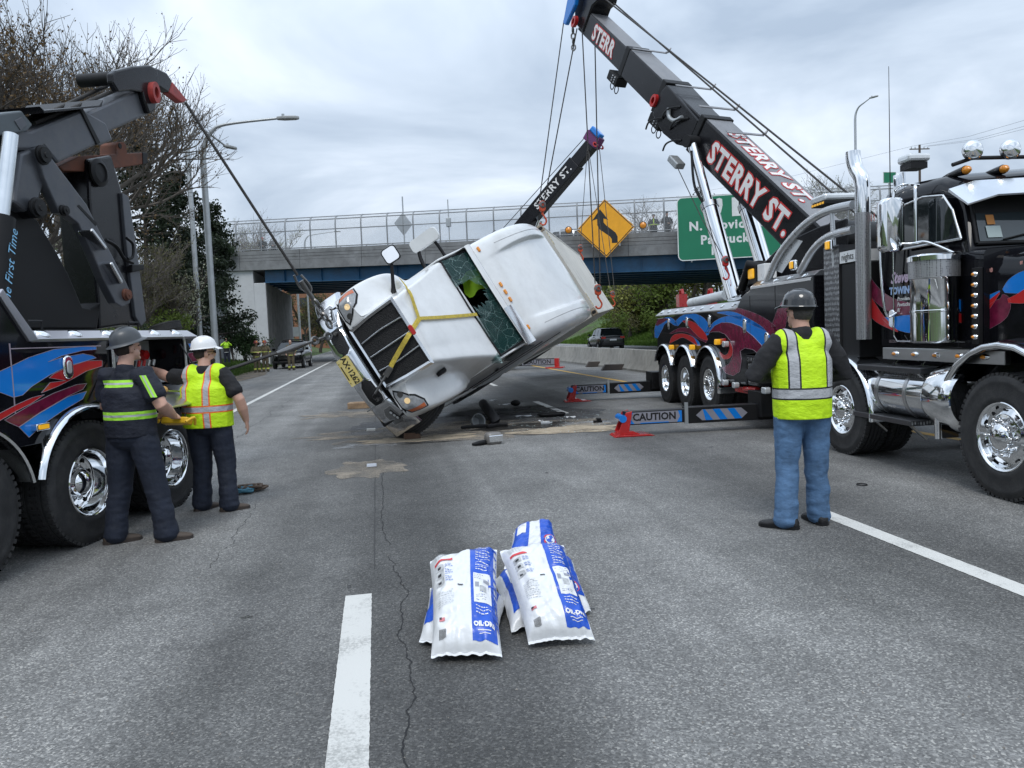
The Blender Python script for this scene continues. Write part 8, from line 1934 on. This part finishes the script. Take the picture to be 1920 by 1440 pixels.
# grit and small stones on the asphalt
gm = MB(); rnd = random.Random(18)
for i in range(900):
    y = 1.8 + 16 * rnd.random() ** 1.8; x = rnd.uniform(-4.5, 7) * (.35 + y / 20); s_ = rnd.uniform(.003, .008); a = rnd.random() * 6
    gm.add([(x + s_ * math.cos(a), y + s_ * math.sin(a), .001), (x + s_ * math.cos(a + 2), y + s_ * math.sin(a + 2), .001), (x + s_ * math.cos(a + 4), y + s_ * math.sin(a + 4), .001), (x, y, s_ * 1.1)], [(0, 1, 3), (1, 2, 3), (2, 0, 3)])
tag(gm.build('road_grit', mat('grit', (.24, .22, .20), .9, 0, var=.5, vscale=40), None, 0), 'fine grit and small stones scattered over the asphalt', 'grit', kind='stuff')
# tyre marks and drips
def mark(pts, w, m, z):
    sp = spline(pts, 10); rows = []
    for i, (x, y) in enumerate(sp):
        a = sp[max(i - 1, 0)]; b = sp[min(i + 1, len(sp) - 1)]; t_ = Vector((b[0] - a[0], b[1] - a[1], 0)).normalized(); n_ = Vector((-t_.y, t_.x, 0)) * w / 2; rows.append([(x - n_.x, y - n_.y, z), (x + n_.x, y + n_.y, z)])
    MB().grid(rows).build('tyre_mark', m, road, 0)
LM = sand_mat('scrape', (.34, .34, .33), .48, .75, 5, .9)
for k in range(4): mark([(4.6 - k * .12, 13.0 + k * .25), (4.75 - k * .1, 14.2 + k * .2), (4.6 - k * .15, 15.6 + k * .2)], .03, LM, .0045)
rnd = random.Random(31)
for k in range(14):
    y = rnd.uniform(4, 13); x = rnd.uniform(-1, 5.5); blob('oil_drip', OILM, x, y, rnd.uniform(.01, .035), rnd.uniform(.01, .045), .0028 + k * .00004, 40 + k, n=18, rough=.5)

# ================================================================== cars
def make_suv(label, loc, face, paint, front_lit=False, light_bar=False, rear=False):
    t = thing('parked_car' if front_lit or light_bar else 'passing_car', label, 'car', loc, -face)
    L_, W_ = 5.0, 1.98
    # body sections front (y=+2.5) to rear
    sec = [(2.48, .62, .42, .80), (2.40, .80, .32, .98), (2.1, .90, .30, 1.08), (1.3, .96, .28, 1.14), (.9, .97, .27, 1.17), (0, .98, .27, 1.18), (-1.5, .98, .28, 1.18), (-2.2, .96, .32, 1.16), (-2.42, .88, .38, 1.10), (-2.48, .74, .45, 1.0)]
    rows = []
    for y, w, zb, zt in sec: rows.append([(w * .92, y, zb), (w, y, zb + .12), (w, y, (zb + zt) / 2), (w * .97, y, zt - .08), (w * .88, y, zt), (0, y, zt + .03), (-w * .88, y, zt), (-w * .97, y, zt - .08), (-w, y, (zb + zt) / 2), (-w, y, zb + .12), (-w * .92, y, zb)])
    MB().grid(rows, closed=True, cap=True).build('body', paint, t, 50, sub=1)
    gh_ = [(1.05, .84, 1.14), (.35, .74, 1.66), (-.2, .73, 1.74), (-1.6, .72, 1.72), (-2.05, .70, 1.66), (-2.40, .80, 1.12)]
    rows = [[(.86, y, 1.10), (w, y, max(1.12, zt - .05)), (w * .85, y, zt), (0, y, zt + .025), (-w * .85, y, zt), (-w, y, max(1.12, zt - .05)), (-.86, y, 1.10)] for y, w, zt in gh_]
    MB().grid(rows, cap=True).build('roof', paint, t, 50)
    # glass set just proud of the roof shell
    def quad(nm, P): MB().add(P, [(0, 1, 2, 3)]).build(nm, 'glass', t, 0)
    quad('windscreen', [(.74, 1.03, 1.17), (-.74, 1.03, 1.17), (-.64, .40, 1.645), (.64, .40, 1.645)])
    quad('rear_window', [(.72, -2.39, 1.20), (-.72, -2.39, 1.20), (-.62, -2.08, 1.63), (.62, -2.08, 1.63)])
    for s in (-1, 1):
        for y0, y1 in ((.80, -.05), (-.12, -1.05), (-1.12, -1.95)): quad('side_window', [(s * .872, y0, 1.16), (s * .872, y1, 1.16), (s * .765, min(y1 + .05, y1 + .05), 1.62), (s * .765, y0 - (.42 if y0 > .5 else .02), 1.62)])
        for y in (1.55, -1.5):
            w = MB(frame((s * .99, y, .37), (0, 1, 0), (0, 0, 1), (s, 0, 0))).lathe([(.20, -.2), (.36, -.2), (.37, -.17), (.37, -.03), (.35, 0), (.25, .0), (.24, -.01)], None, 28).build('wheel', 'rubber', t, 50)
            MB(frame((s * .99, y, .37), (0, 1, 0), (0, 0, 1), (s, 0, 0))).lathe([(.245, -.01), (.23, -.03), (.10, -.015), (.06, .0), (.001, .003)], None, 20).build('rim', 'alu', w, 50)
            MB(frame((s * .965, y, .40), (0, 1, 0), (0, 0, 1), (s, 0, 0))).lathe([(.43, .012), (.40, .014), (.37, .0)], None, 24, a0=R(0), a1=R(180)).build('wheel_arch', 'black_matte', t, 50)
        MB().box((min(s * .95, s * 1.15), .80, 1.16), (max(s * .95, s * 1.15), .92, 1.32)).build('mirror', paint, t, 0, bevel=.03)
        h_ = MB().prism([(s * .5, .82), (s * .86, .86), (s * .84, .98), (s * .52, .92)], 2.28, 2.455, frame((0, 0, 0), (1, 0, 0), (0, 0, 1), (0, 1, 0)) @ Matrix.Scale(-1, 4, (0, 0, 1)) if False else Matrix(((1, 0, 0, 0), (0, 0, 1, 0), (0, 1, 0, 0), (0, 0, 0, 1)))).build('headlamp', 'clear', t, 0, bevel=.02)
        tl_ = MB().box((min(s * .55, s * .90), -2.475, .95), (max(s * .55, s * .90), -2.36, 1.10)).build('tail_lamp', 'redlens', t, 0, bevel=.02)
        for y in (.40, -.55): MB().box((min(s * .975, s * .995), y - .1, 1.0), (max(s * .975, s * .995), y + .1, 1.03)).build('door_handle', paint, t, 0)
    gr_ = MB().box((-.48, 2.42, .58), (.48, 2.49, .90)).build('grille', 'black_matte', t, 0, bevel=.03)
    for zz2 in (.65, .74, .83): MB().box((-.45, 2.485, zz2), (.45, 2.50, zz2 + .02)).build('grille_bar', 'chrome_dull', gr_, 0)
    MB().box((-.80, 2.40, .36), (.80, 2.52, .50)).build('front_bumper', 'black_matte', t, 0, bevel=.04)
    if light_bar: MB().box((-.60, -.3, 1.79), (.60, -.05, 1.87)).build('light_bar', 'black_matte', t, 0, bevel=.03); MB().tube([(-.5, 2.52, .5), (-.5, 2.58, .95), (.5, 2.58, .95), (.5, 2.52, .5)], .04, 8).build('push_bar', 'black_matte', t, 50)
    MB().box((-.26, -2.50, .80), (.26, -2.46, .92)).build('number_plate', 'white', t, 0); MB().box((-.85, -2.52, .40), (.85, -2.40, .56)).build('rear_bumper', 'black_matte', t, 0, bevel=.04)
    for s in (-1, 1): MB().tube([(s * .66, -.1, 1.76), (s * .66, -1.8, 1.75)], .02, 6).build('roof_rail', 'black_matte', t, 60)
    MB().tube([(0, -1.9, 1.74), (0, -2.05, 1.84)], [.03, .006], 6).build('aerial', 'black_matte', t, 60)
    return t
CBK = mat('car_black', (.005, .005, .006), .14, 0, spec=.3); CDG = mat('car_dark_grey', (.012, .014, .017), .15, 0, coat=.3)
g = gnd(547, 690)
make_suv('black police car parked facing the camera beside the bridge abutment', (-5.45, 52.5, 0), R(183), CBK, True, True)
g = aty(1132, 640, 60); make_suv('dark grey car driving away on the far carriageway', (17.6, 58, -.004), R(3), CDG)
w = onplane(1050, 430, B0 - BN * 5, BN); make_suv('silver car on the overpass, only its roof showing over the parapet', (w.x, w.y, zTop((w - B0).dot(BE)) - .75), R(-70), mat('car_silver', (.42, .44, .46), .25, .4))

# ================================================================== lamps and poles
def street_lamp(label, px, py_top, Y, arm, arm_len, fall=0.0, z0=None):
    top = aty(px, py_top, Y); z0 = ground_z(top.x, top.y) if z0 is None else z0; Hh = top.z - z0
    t = thing('street_lamp', label, 'street lamp', (top.x, top.y, z0), group='curved street lamps')
    a = Vector(arm).normalized(); pts = [(0, 0, 0), (0, 0, Hh * .55), (0, 0, Hh - 1.3)]
    crv = spline([(0, 0, Hh - 1.3), tuple(a * .08 + Vector((0, 0, Hh - .75))), tuple(a * .35 + Vector((0, 0, Hh - .3))), tuple(a * .85 + Vector((0, 0, Hh - .05))), tuple(a * arm_len + Vector((0, 0, Hh + fall)))], 5)
    P = pts + crv[1:]; n = len(P); MB().tube(P, [.115 - .07 * min(1, i / n * 1.2) for i in range(n)], 10).build('pole', 'galv', t, 60)
    e = a * arm_len + Vector((0, 0, Hh + fall)); s_ = a.cross(Vector((0, 0, 1)))
    hd_ = MB(frame(e, a, s_ * -1, (0, 0, 1))); hd_.prism([(-.1, -.07), (.15, -.15), (.55, -.13), (.68, -.04), (.68, .04), (.55, .13), (.15, .15), (-.1, .07)], -.06, .05).build('lamp_head', mat('lamp_head', (.33, .34, .34), .5), t, 0, bevel=.03)
    MB(frame(e, a, s_ * -1, (0, 0, 1))).tube([(.12, 0, .05), (.12, 0, .14)], .05, 8).build('photocell', 'galv', t, 50)
    return t
street_lamp('tall curved street lamp standing closest to the left verge', 376, 232, 29, (1, -.12, 0), 2.75, .12)
street_lamp('street lamp behind the dark cedars with its arm turned away', 348, 232, 37, (.62, .8, 0), 2.2, -.55)
street_lamp('street lamp showing above the right truck exhaust stack', 1603, 196, 62, (.45, -.9, 0), 1.4, .2, z0=4.5)
w = onplane(600, 440, B0 - BN * 20, BN); street_lamp('low curved lamp beyond the overpass deck', 570, 440, 95, (1, .1, 0), 3.6, .35, z0=ground_z(-9, 95))
up_ = thing('utility_pole', 'wooden utility pole with a crossarm above the right truck cab', 'pole', tuple(aty(1725, 400, 84)))
pz = aty(1725, 281, 84).z - aty(1725, 400, 84).z
UPW = mat('pole_wood', (.10, .075, .06), .9)
MB().tube([(0, 0, -10), (0, 0, pz + .6)], [.18, .13], 10).build('post', UPW, up_, 60); MB().beam((-1.25, .1, pz + .1), (1.25, -.1, pz + .1), .1, .12).build('crossarm', UPW, up_, 0)
for x in (-1.1, -.6, .6, 1.1): MB().tube([(x, 0, pz + .16), (x, 0, pz + .36)], .05, 8).build('insulator', 'galv', up_, 50)
w0 = aty(1725, 279, 84)
for i, (x, q) in enumerate(((-1.1, (1960, 214)), (.6, (1960, 226)), (1.1, (1960, 232)))):
    e = aty(q[0], q[1], 60); rope('power line %s of the three running right from the utility pole' % ('highest', 'middle', 'lowest')[i], [w0 + Vector((x, 0, .3)), (w0 + e) / 2 + Vector((x / 2, 0, -.25)), e], .012, 'power_line')
w1 = aty(1300, 362, 110); rope('power line running left from the utility pole behind the trees', [w0 + Vector((-1.1, 0, .3)), (w0 + w1) / 2 + Vector((0, 0, -.3)), w1], .012, 'power_line')
bsn = thing('green_sign_back', 'small green road sign peeking out behind the right truck cab', 'sign', tuple(aty(1668, 333, 70)))
MB().box((-.7, -.03, -.55), (.7, .03, .55)).build('panel', SWH, bsn, 0); MB().box((-.66, -.036, -.51), (.66, -.031, .51)).build('face', SG, bsn, 0); MB().beam((0, .1, -9), (0, .1, .4), .1, .1).build('post', 'galv', bsn, 0)
# brick building glimpsed below the bridge
bb = thing('brick_building', 'brown brick building seen far off beneath the bridge', 'building', (-13.5, 150, 0))
BRK = mat('brick_far', (.24, .115, .065), .9, 0, var=.2, vscale=3); MB().box((-7, 0, 0), (8, 10, 12)).build('wall', BRK, bb, 0)
for i in range(5):
    for j in range(3): MB().box((-5.6 + i * 2.7, -.06, 1.2 + j * 3.4), (-4.3 + i * 2.7, -.01, 3.1 + j * 3.4)).build('window', 'glass', bb, 0)
MB().box((-7.2, -.2, 12), (8.2, 10.2, 12.5)).build('cornice', CONB, bb, 0)
# ================================================================== vegetation
BARK = mat('bark', (.060, .050, .042), .9, 0, var=.3, vscale=6, bump=.5, bscale=20); BARKL = mat('bark_pale', (.12, .105, .09), .9, 0, var=.25, vscale=6)
def leaf_mat(name, c0, c1, trans=.25):
    m = bpy.data.materials.new(name); m.use_nodes = True; t = m.node_tree; L = t.links.new; b = t.nodes['Principled BSDF']; b.inputs['Roughness'].default_value = .65; b.inputs['Specular IOR Level'].default_value = .25
    co = N(t, 'ShaderNodeTexCoord'); n1 = N(t, 'ShaderNodeTexNoise', i_Scale=1.1, i_Detail=4.0); L(co.outputs['Object'], n1.inputs['Vector']); n2 = N(t, 'ShaderNodeTexNoise', i_Scale=14.0, i_Detail=1.0); L(co.outputs['Object'], n2.inputs['Vector'])
    ad = N(t, 'ShaderNodeMath', operation='ADD'); L(n1.outputs[0], ad.inputs[0]); L(n2.outputs[0], ad.inputs[1])
    mr = N(t, 'ShaderNodeMapRange', i_1=.75, i_2=1.3); L(ad.outputs[0], mr.inputs[0])
    mc = N(t, 'ShaderNodeMix', data_type='RGBA'); mc.inputs[6].default_value = tuple(c0) + (1,); mc.inputs[7].default_value = tuple(c1) + (1,); L(mr.outputs[0], mc.inputs[0]); L(mc.outputs[2], b.inputs['Base Color'])
    tr = N(t, 'ShaderNodeBsdfTranslucent'); L(mc.outputs[2], tr.inputs[0]); mx_ = N(t, 'ShaderNodeMixShader', i_0=trans); L(b.outputs[0], mx_.inputs[1]); L(tr.outputs[0], mx_.inputs[2]); L(mx_.outputs[0], t.nodes['Material Output'].inputs[0])
    return m
LF = dict(cedar=leaf_mat('leaf_cedar', (.010, .018, .010), (.030, .045, .020), .1), spring=leaf_mat('leaf_spring', (.075, .115, .02), (.19, .25, .055), .4), bud=leaf_mat('leaf_bud', (.10, .065, .03), (.20, .13, .06)), olive=leaf_mat('leaf_olive', (.07, .07, .03), (.14, .13, .06), .35),
          flower=leaf_mat('leaf_flower', (.16, .18, .10), (.45, .46, .36)), yellow=leaf_mat('leaf_yellow', (.16, .18, .04), (.30, .30, .09)), ivy=leaf_mat('leaf_ivy', (.012, .028, .010), (.035, .065, .02), .15))
def leaf(vs, fs, p, s, rnd):
    a = Vector((rnd.gauss(0, 1), rnd.gauss(0, 1), rnd.gauss(0, 1))).normalized(); b = a.cross(Vector((rnd.gauss(0, 1), rnd.gauss(0, 1), rnd.gauss(0, 1)))).normalized()
    k = len(vs); vs += [tuple(p - a * s), tuple(p + b * s * .55), tuple(p + a * s), tuple(p - b * s * .55)]; fs.append((k, k + 1, k + 2, k + 3))
def tree(label, base, h, kind='bare', seed=0, spread=.55, leaves=3000, ls=.06, bark=BARK, trunk=.35, levels=5, group=None, cat='tree', name=None, kids=3, tr=None):
    rnd = random.Random(seed); t = thing(name or {'cedar': 'cedar_tree', 'bare': 'bare_tree', 'flower': 'blossom_tree'}.get(kind, 'leafy_tree'), label, cat, tuple(base), 0, group)
    wood = MB(); ends = []
    def grow(p, d, L_, r, lv):
        n = 4 if lv >= levels - 1 else 3; pts = [p]; q = p; dd = d
        for i in range(n):
            dd = (dd + Vector((rnd.gauss(0, .16), rnd.gauss(0, .16), rnd.gauss(0, .10) + .05))).normalized(); q = q + dd * L_ / n; pts.append(q)
        wood.tube(pts, [r * (1 - .45 * i / n) for i in range(n + 1)], 6 if r > .05 else 4 if r > .015 else 3, cap=False)
        if lv <= 1: ends.extend(pts[1:])
        if lv == 0: return
        for k in range(kids if lv > 1 else kids + 1):
            f = rnd.uniform(.35, 1.0) if lv < levels else rnd.uniform(.45, 1.0); b = pts[max(1, min(n, int(f * n + .5)))]
            sd = Vector((rnd.gauss(0, 1), rnd.gauss(0, 1), rnd.gauss(0, .4))); sd = (sd - dd * sd.dot(dd)).normalized()
            grow(b, (dd * (1 - spread) + sd * spread + Vector((0, 0, .12))).normalized(), L_ * rnd.uniform(.55, .8), r * .58, lv - 1)
        grow(q, dd, L_ * .72, r * .55, lv - 1)
    vs, fs = [], []
    if kind == 'cedar':
        r0 = tr or h * .018; wood.tube([(0, 0, -.3), (rnd.gauss(0, .1), rnd.gauss(0, .1), h * .5), (rnd.gauss(0, .15), 0, h * .97)], [r0, r0 * .6, .02], 8)
        nb = 52
        for i in range(nb):
            z_ = h * (trunk * .5 + (1 - trunk * .5) * ((i + rnd.random()) / nb)); f = 1 - z_ / h; a = rnd.random() * 2 * PI
            R0 = spread * h * .42 * (f ** .75 * .9 + .10) * rnd.uniform(.55, 1.2)
            e = Vector((math.cos(a) * R0, math.sin(a) * R0, z_ + R0 * rnd.uniform(-.05, .45))); wood.tube([(0, 0, z_), tuple(e * .5 + Vector((0, 0, z_ * .5 + .02))), tuple(e)], [.05 * f + .015, .03 * f + .01, .008], 4, cap=False)
            for c in range(5):
                cc = Vector((0, 0, z_)).lerp(e, rnd.uniform(.35, 1.08)) + Vector((rnd.gauss(0, .12), rnd.gauss(0, .12), rnd.gauss(0, .12))) * h * .06; cr = h * .045 * rnd.uniform(.6, 1.5)
                for _ in range(max(3, leaves // (nb * 5))):
                    g_ = Vector((rnd.gauss(0, 1), rnd.gauss(0, 1), rnd.gauss(0, .7))); leaf(vs, fs, cc + g_.normalized() * cr * rnd.random() ** .4, ls * rnd.uniform(.7, 1.4), rnd)
    else:
        r0 = tr or h * .020; tl = h * trunk
        grow(Vector((0, 0, -.3)), Vector((rnd.gauss(0, .05), rnd.gauss(0, .05), 1)).normalized(), tl + .3, r0, levels)
        for _ in range(leaves):
            e = rnd.choice(ends); leaf(vs, fs, e + Vector((rnd.gauss(0, 1), rnd.gauss(0, 1), rnd.gauss(0, 1))) * ls * 2.0, ls * rnd.uniform(.5, 1.3), rnd)
    top = max([v[2] for v in wood.v] + [v[2] for v in vs] + [.1]); k = h / top
    hi = [v for v in wood.v if v[2] > top * .5] or wood.v; mx_, my_, mz_ = (sum(v[i] for v in hi) / len(hi) for i in range(3))
    wood.v = [(a - mx_ * max(0, c) / mz_, b - my_ * max(0, c) / mz_, c) for a, b, c in wood.v]; vs = [(a - mx_ * max(0, c) / mz_, b - my_ * max(0, c) / mz_, c) for a, b, c in vs]
    wood.v = [(a * k, b * k, c * k) for a, b, c in wood.v]; vs = [(a * k, b * k, c * k) for a, b, c in vs]
    wood.build('trunk', bark, t, 60)
    me = bpy.data.meshes.new('crown'); me.from_pydata(vs, [], fs); link('crown', me, LF[{'bare': 'bud'}.get(kind, kind)], t, 0)
    return t
def tpx(px, py_top, Y, base_z=None, px_base=None):
    """tree standing at distance Y below the pixel of its tip: base point and height"""
    top = aty(px, py_top, Y); z0 = ground_z(top.x, top.y) if base_z is None else base_z
    return (top.x, top.y, z0), top.z - z0
def T(label, px, py, Y, base_z=None, **k): b, h = tpx(px, py, Y, base_z); return tree(label, b, h, **k)
TL = 'trees on the left bank'; TR_ = 'trees beyond the overpass on the right'
T('large budding oak towering behind the left wrecker boom', 30, -60, 25, kind='bare', seed=3, spread=.42, leaves=9000, ls=.035, trunk=.36, levels=6, group=TL, kids=3, bark=BARKL)
T('russet budding tree at the far left picture edge', -60, -70, 19, kind='bare', seed=14, spread=.5, leaves=14000, ls=.05, trunk=.36, levels=6, group=TL)
T('slender budding tree between the oak and the wrecker boom head', 92, 50, 38, kind='bare', seed=21, spread=.34, leaves=5000, ls=.04, trunk=.42, levels=6, group=TL, bark=BARKL)
T('tall ragged dark cedar behind the folded tow bar', 262, 236, 38, kind='cedar', seed=5, spread=.62, leaves=9000, ls=.085, trunk=.5, group=TL)
T('broad dark cedar beside the street lamps', 318, 300, 41, kind='cedar', seed=8, spread=.78, leaves=11000, ls=.09, trunk=.35, group=TL)
T('low dark cedar leaning over the end of the overpass', 392, 372, 47, kind='cedar', seed=12, spread=.85, leaves=10000, ls=.09, trunk=.3, group=TL)
T('dark cedar standing at the wing wall', 345, 420, 46, kind='cedar', seed=17, spread=.8, leaves=8000, ls=.09, trunk=.3, group=TL)
T('thin brown twiggy tree in front of the cedars', 236, 400, 33, kind='olive', seed=33, spread=.36, leaves=2600, ls=.05, trunk=.3, levels=5, group=TL, bark=BARKL)
T('second twiggy olive tree close to the cedars', 286, 440, 35, kind='olive', seed=36, spread=.36, leaves=2400, ls=.05, trunk=.3, levels=5, group=TL, bark=BARKL)
T('young white-blossom tree at the foot of the cedars', 322, 486, 36, kind='flower', seed=40, spread=.45, leaves=1700, ls=.05, trunk=.25, levels=4, group=TL)
T('spring-green tree on the bank under the wrecker arm', 62, 425, 23, kind='flower', seed=44, spread=.55, leaves=3000, ls=.05, trunk=.3, levels=5, group=TL)
T('yellow-green sapling at the left edge of the bank', 8, 470, 20, kind='yellow', seed=47, spread=.55, leaves=2600, ls=.045, trunk=.3, levels=5, group=TL)
T('small yellowing tree on the bank behind the column', 130, 500, 27, kind='yellow', seed=49, spread=.6, leaves=2200, ls=.05, trunk=.28, levels=4, group=TL)
# shrubs on the bank, ivy at the abutment
def shrub(label, px, py_top, Y, w, kind, seed, leaves=1800, base_z=None, group=None, ls=.06):
    b, h = tpx(px, py_top, Y, base_z); rnd = random.Random(seed); t = thing('shrub', label, 'shrub', b, 0, group); wood = MB(); vs, fs = [], []
    for i in range(9):
        a = rnd.random() * 6.28; e = Vector((math.cos(a) * w * rnd.uniform(.3, 1), math.sin(a) * w * rnd.uniform(.3, 1), h * rnd.uniform(.55, 1.0))); wood.tube([(0, 0, -.2), tuple(e * .5 + Vector((0, 0, h * .12))), tuple(e)], [.03, .018, .005], 4, cap=False)
        for c in range(4):
            cc = e * rnd.uniform(.45, 1.02); cr = w * .32 * rnd.uniform(.5, 1.2)
            for _ in range(leaves // 36):
                g_ = Vector((rnd.gauss(0, 1), rnd.gauss(0, 1), rnd.gauss(0, 1))).normalized() * cr * rnd.random() ** .45; p = cc + g_
                if p.z > -.1: leaf(vs, fs, p, ls * rnd.uniform(.6, 1.3), rnd)
    wood.build('stems', BARK, t, 60); me = bpy.data.meshes.new('foliage'); me.from_pydata(vs, [], fs); link('foliage', me, LF[kind], t, 0); return t
SB = 'shrubs on the left bank'
for i, (px, py, Y, w, kd, lb) in enumerate(((30, 548, 18, 1.5, 'spring', 'green shrub low on the bank above the wrecker ramp'), (95, 560, 20, 1.4, 'yellow', 'yellow-green shrub below the wrecker arm'), (150, 566, 22, 1.6, 'spring', 'green shrub behind the wrecker deck handle'), (205, 575, 25, 1.6, 'spring', 'shrub below the folded tow bar'), (255, 560, 29, 1.6, 'ivy', 'dark shrub at the foot of the tall cedar'), (300, 575, 33, 1.3, 'spring', 'shrub under the blossom tree'))):
    shrub(lb, px, py, Y, w, kd, 60 + i, 2200, group=SB)
shrub('dark ivy clump climbing the bridge wing wall', 432, 572, 55.5, 1.3, 'ivy', 71, 3000, ls=.08); shrub('dark bush against the white abutment face', 455, 592, 57, 1.0, 'ivy', 72, 2200, ls=.08); shrub('low dark bush behind the firefighters', 468, 622, 56, 1.6, 'ivy', 73, 2400, ls=.08)
shrub('bush growing on the deck end of the overpass', 418, 452, 60, 1.2, 'ivy', 74, 1600, base_z=zTop(-12) - .8, ls=.08)
# beyond the bridge, seen over the deck
for i, (px, py, Y, kd, lv, lb) in enumerate(((460, 382, 92, 'bare', 1500, 'pale bare tree above the left end of the overpass'), (430, 400, 88, 'yellow', 1500, 'thin tree behind the cedars above the overpass'), (495, 420, 95, 'yellow', 2600, 'yellow tree beyond the red-capped man'), (1205, 372, 96, 'bare', 1500, 'bare tree behind the two men on the overpass'), (1245, 360, 100, 'bare', 1800, 'bare tree just left of the green sign'), (1545, 312, 82, 'yellow', 3000, 'pale spring tree behind the right truck hoops'), (1585, 322, 78, 'yellow', 2600, 'pale spring tree next to the exhaust stack'), (1505, 345, 90, 'bare', 1500, 'bare tree behind the boom base'))):
    T(lb, px, py, Y, 4.5, kind=kd, seed=80 + i, spread=.5, leaves=lv, ls=.07, trunk=.35, levels=5, bark=BARKL, group='trees seen above the overpass deck')
T('dark pine behind the green guide sign', 1315, 345, 95, 4.5, kind='cedar', seed=93, spread=.6, leaves=5000, ls=.12, trunk=.4, group='trees seen above the overpass deck')
# wooded slope below the bridge on the right
rnd = random.Random(77); kinds = ['spring', 'yellow', 'olive', 'bare', 'spring', 'yellow']
spots = [(1150, 505, 92), (1178, 500, 84), (1200, 515, 98), (1225, 500, 88), (1248, 510, 80), (1272, 500, 94), (1296, 505, 86), (1320, 500, 78), (1345, 505, 90), (1370, 500, 82), (1165, 520, 110), (1215, 520, 112), (1262, 520, 108), (1310, 520, 112), (1355, 520, 106)]
words = ['leftmost', 'second', 'third', 'fourth', 'fifth', 'sixth', 'seventh', 'eighth', 'ninth', 'rightmost']
for i, (px, py, Y) in enumerate(spots):
    lb = ('%s front tree of the wooded slope under the bridge' % words[i]) if i < 10 else ('%s tree of the rear row on the slope under the bridge' % words[(0, 1, 2, 3, 9)[i - 10]])
    kd = kinds[i % 6]; b = aty(px, 600, Y); z0 = ground_z(b.x, b.y)
    tree(lb, (b.x, b.y, z0), rnd.uniform(7.5, 10.5), kind=kd, seed=100 + i, spread=.6, leaves=3000 if kd != 'bare' else 1500, ls=.13, trunk=.22, levels=4, bark=BARKL if i % 2 else BARK, group='trees on the slope under the bridge', kids=4)
for i, px in enumerate((1140, 1168, 1196, 1226, 1256, 1288, 1322, 1352)):
    b = aty(px, 615, 74 + (i % 3) * 5); shrub('%s brushy shrub along the grass slope below the bridge' % ['first', 'second', 'third', 'fourth', 'fifth', 'sixth', 'seventh', 'last'][i], px, 575, b.y, 2.2, ('spring', 'olive', 'yellow')[i % 3], 130 + i, 1300, group='shrubs on the slope under the bridge', ls=.12)
# glimpse below the left end of the bridge
for i, (px, Y, kd) in enumerate(((575, 105, 'olive'), (600, 112, 'spring'), (625, 100, 'olive'), (650, 118, 'spring'))):
    b = aty(px, 640, Y); tree('%s tree seen through the left bay of the bridge' % ['leftmost', 'second', 'third', 'rightmost'][i], (b.x, b.y, ground_z(b.x, b.y)), 9, kind=kd, seed=150 + i, spread=.55, leaves=1800, ls=.11, trunk=.25, levels=4, group='trees through the left bay')
up2 = thing('sign_post', 'grey post with a small blank sign beyond the left bay of the bridge', 'post', tuple(gnd(573, 655) if False else Vector((-8.6, 92, 0)))); MB().tube([(0, 0, 0), (0, 0, 9)], .13, 8).build('post', 'galv', up2, 60); MB().box((-.9, -.05, 2.3), (-.1, 0, 3.4)).build('panel', 'galv', up2, 0)
# distant tree belt closing the horizon
belt = MB(); rnd = random.Random(9); vs, fs = [], []
for i in range(9000):
    x = rnd.uniform(-240, 260); y = rnd.uniform(230, 330)
    if abs(x - 5) < 15: continue
    leaf(vs, fs, Vector((x, y, ground_z(x, y) + rnd.uniform(0, 1) ** .7 * (9 + 4 * noise.noise((x * .05, y * .02, 0))))), rnd.uniform(.6, 1.5), rnd)
me = bpy.data.meshes.new('far_wood'); me.from_pydata(vs, [], fs); tag(link('far_wood', me, LF['olive'], None, 0), 'far-off belt of woodland closing the view along the highway', 'woodland', kind='stuff')
# grass blades along the verges
def grass(nm, lb, boxes, n, hgt, m, seed):
    rnd = random.Random(seed); vs, fs = [], []
    tot = sum((b[1] - b[0]) * (b[3] - b[2]) for b in boxes)
    for x0, x1, y0, y1 in boxes:
        for _ in range(int(n * (x1 - x0) * (y1 - y0) / tot)):
            x, y = rnd.uniform(x0, x1), rnd.uniform(y0, y1); z_ = ground_z(x, y); a = rnd.random() * 6.28; w = .02 + .0006 * y; h = hgt * rnd.uniform(.4, 1.3); k = len(vs)
            vs += [(x - w * math.cos(a), y - w * math.sin(a), z_ - .02), (x + w * math.cos(a), y + w * math.sin(a), z_ - .02), (x + rnd.gauss(0, .08), y + rnd.gauss(0, .08), z_ + h)]; fs.append((k, k + 1, k + 2))
    me = bpy.data.meshes.new(nm); me.from_pydata(vs, [], fs); tag(link(nm, me, m, None, 0), lb, 'grass', kind='stuff')
grass('verge_grass', 'rough green grass along the left verge below the bridge', [(-14, -7.5, 30, 58)], 30000, .22, leaf_mat('grass_blade', (.035, .065, .012), (.09, .15, .03)), 3)
grass('bank_grass', 'tangled grass and weeds on the left bank', [(-22, -9, 12, 32)], 26000, .35, leaf_mat('weed_blade', (.05, .06, .02), (.10, .13, .04)), 4)
grass('slope_grass', 'green grass on the slope beyond the far carriageway', [(24.3, 36, 45, 105)], 30000, .3, leaf_mat('slope_blade', (.05, .10, .015), (.11, .19, .03)), 5)
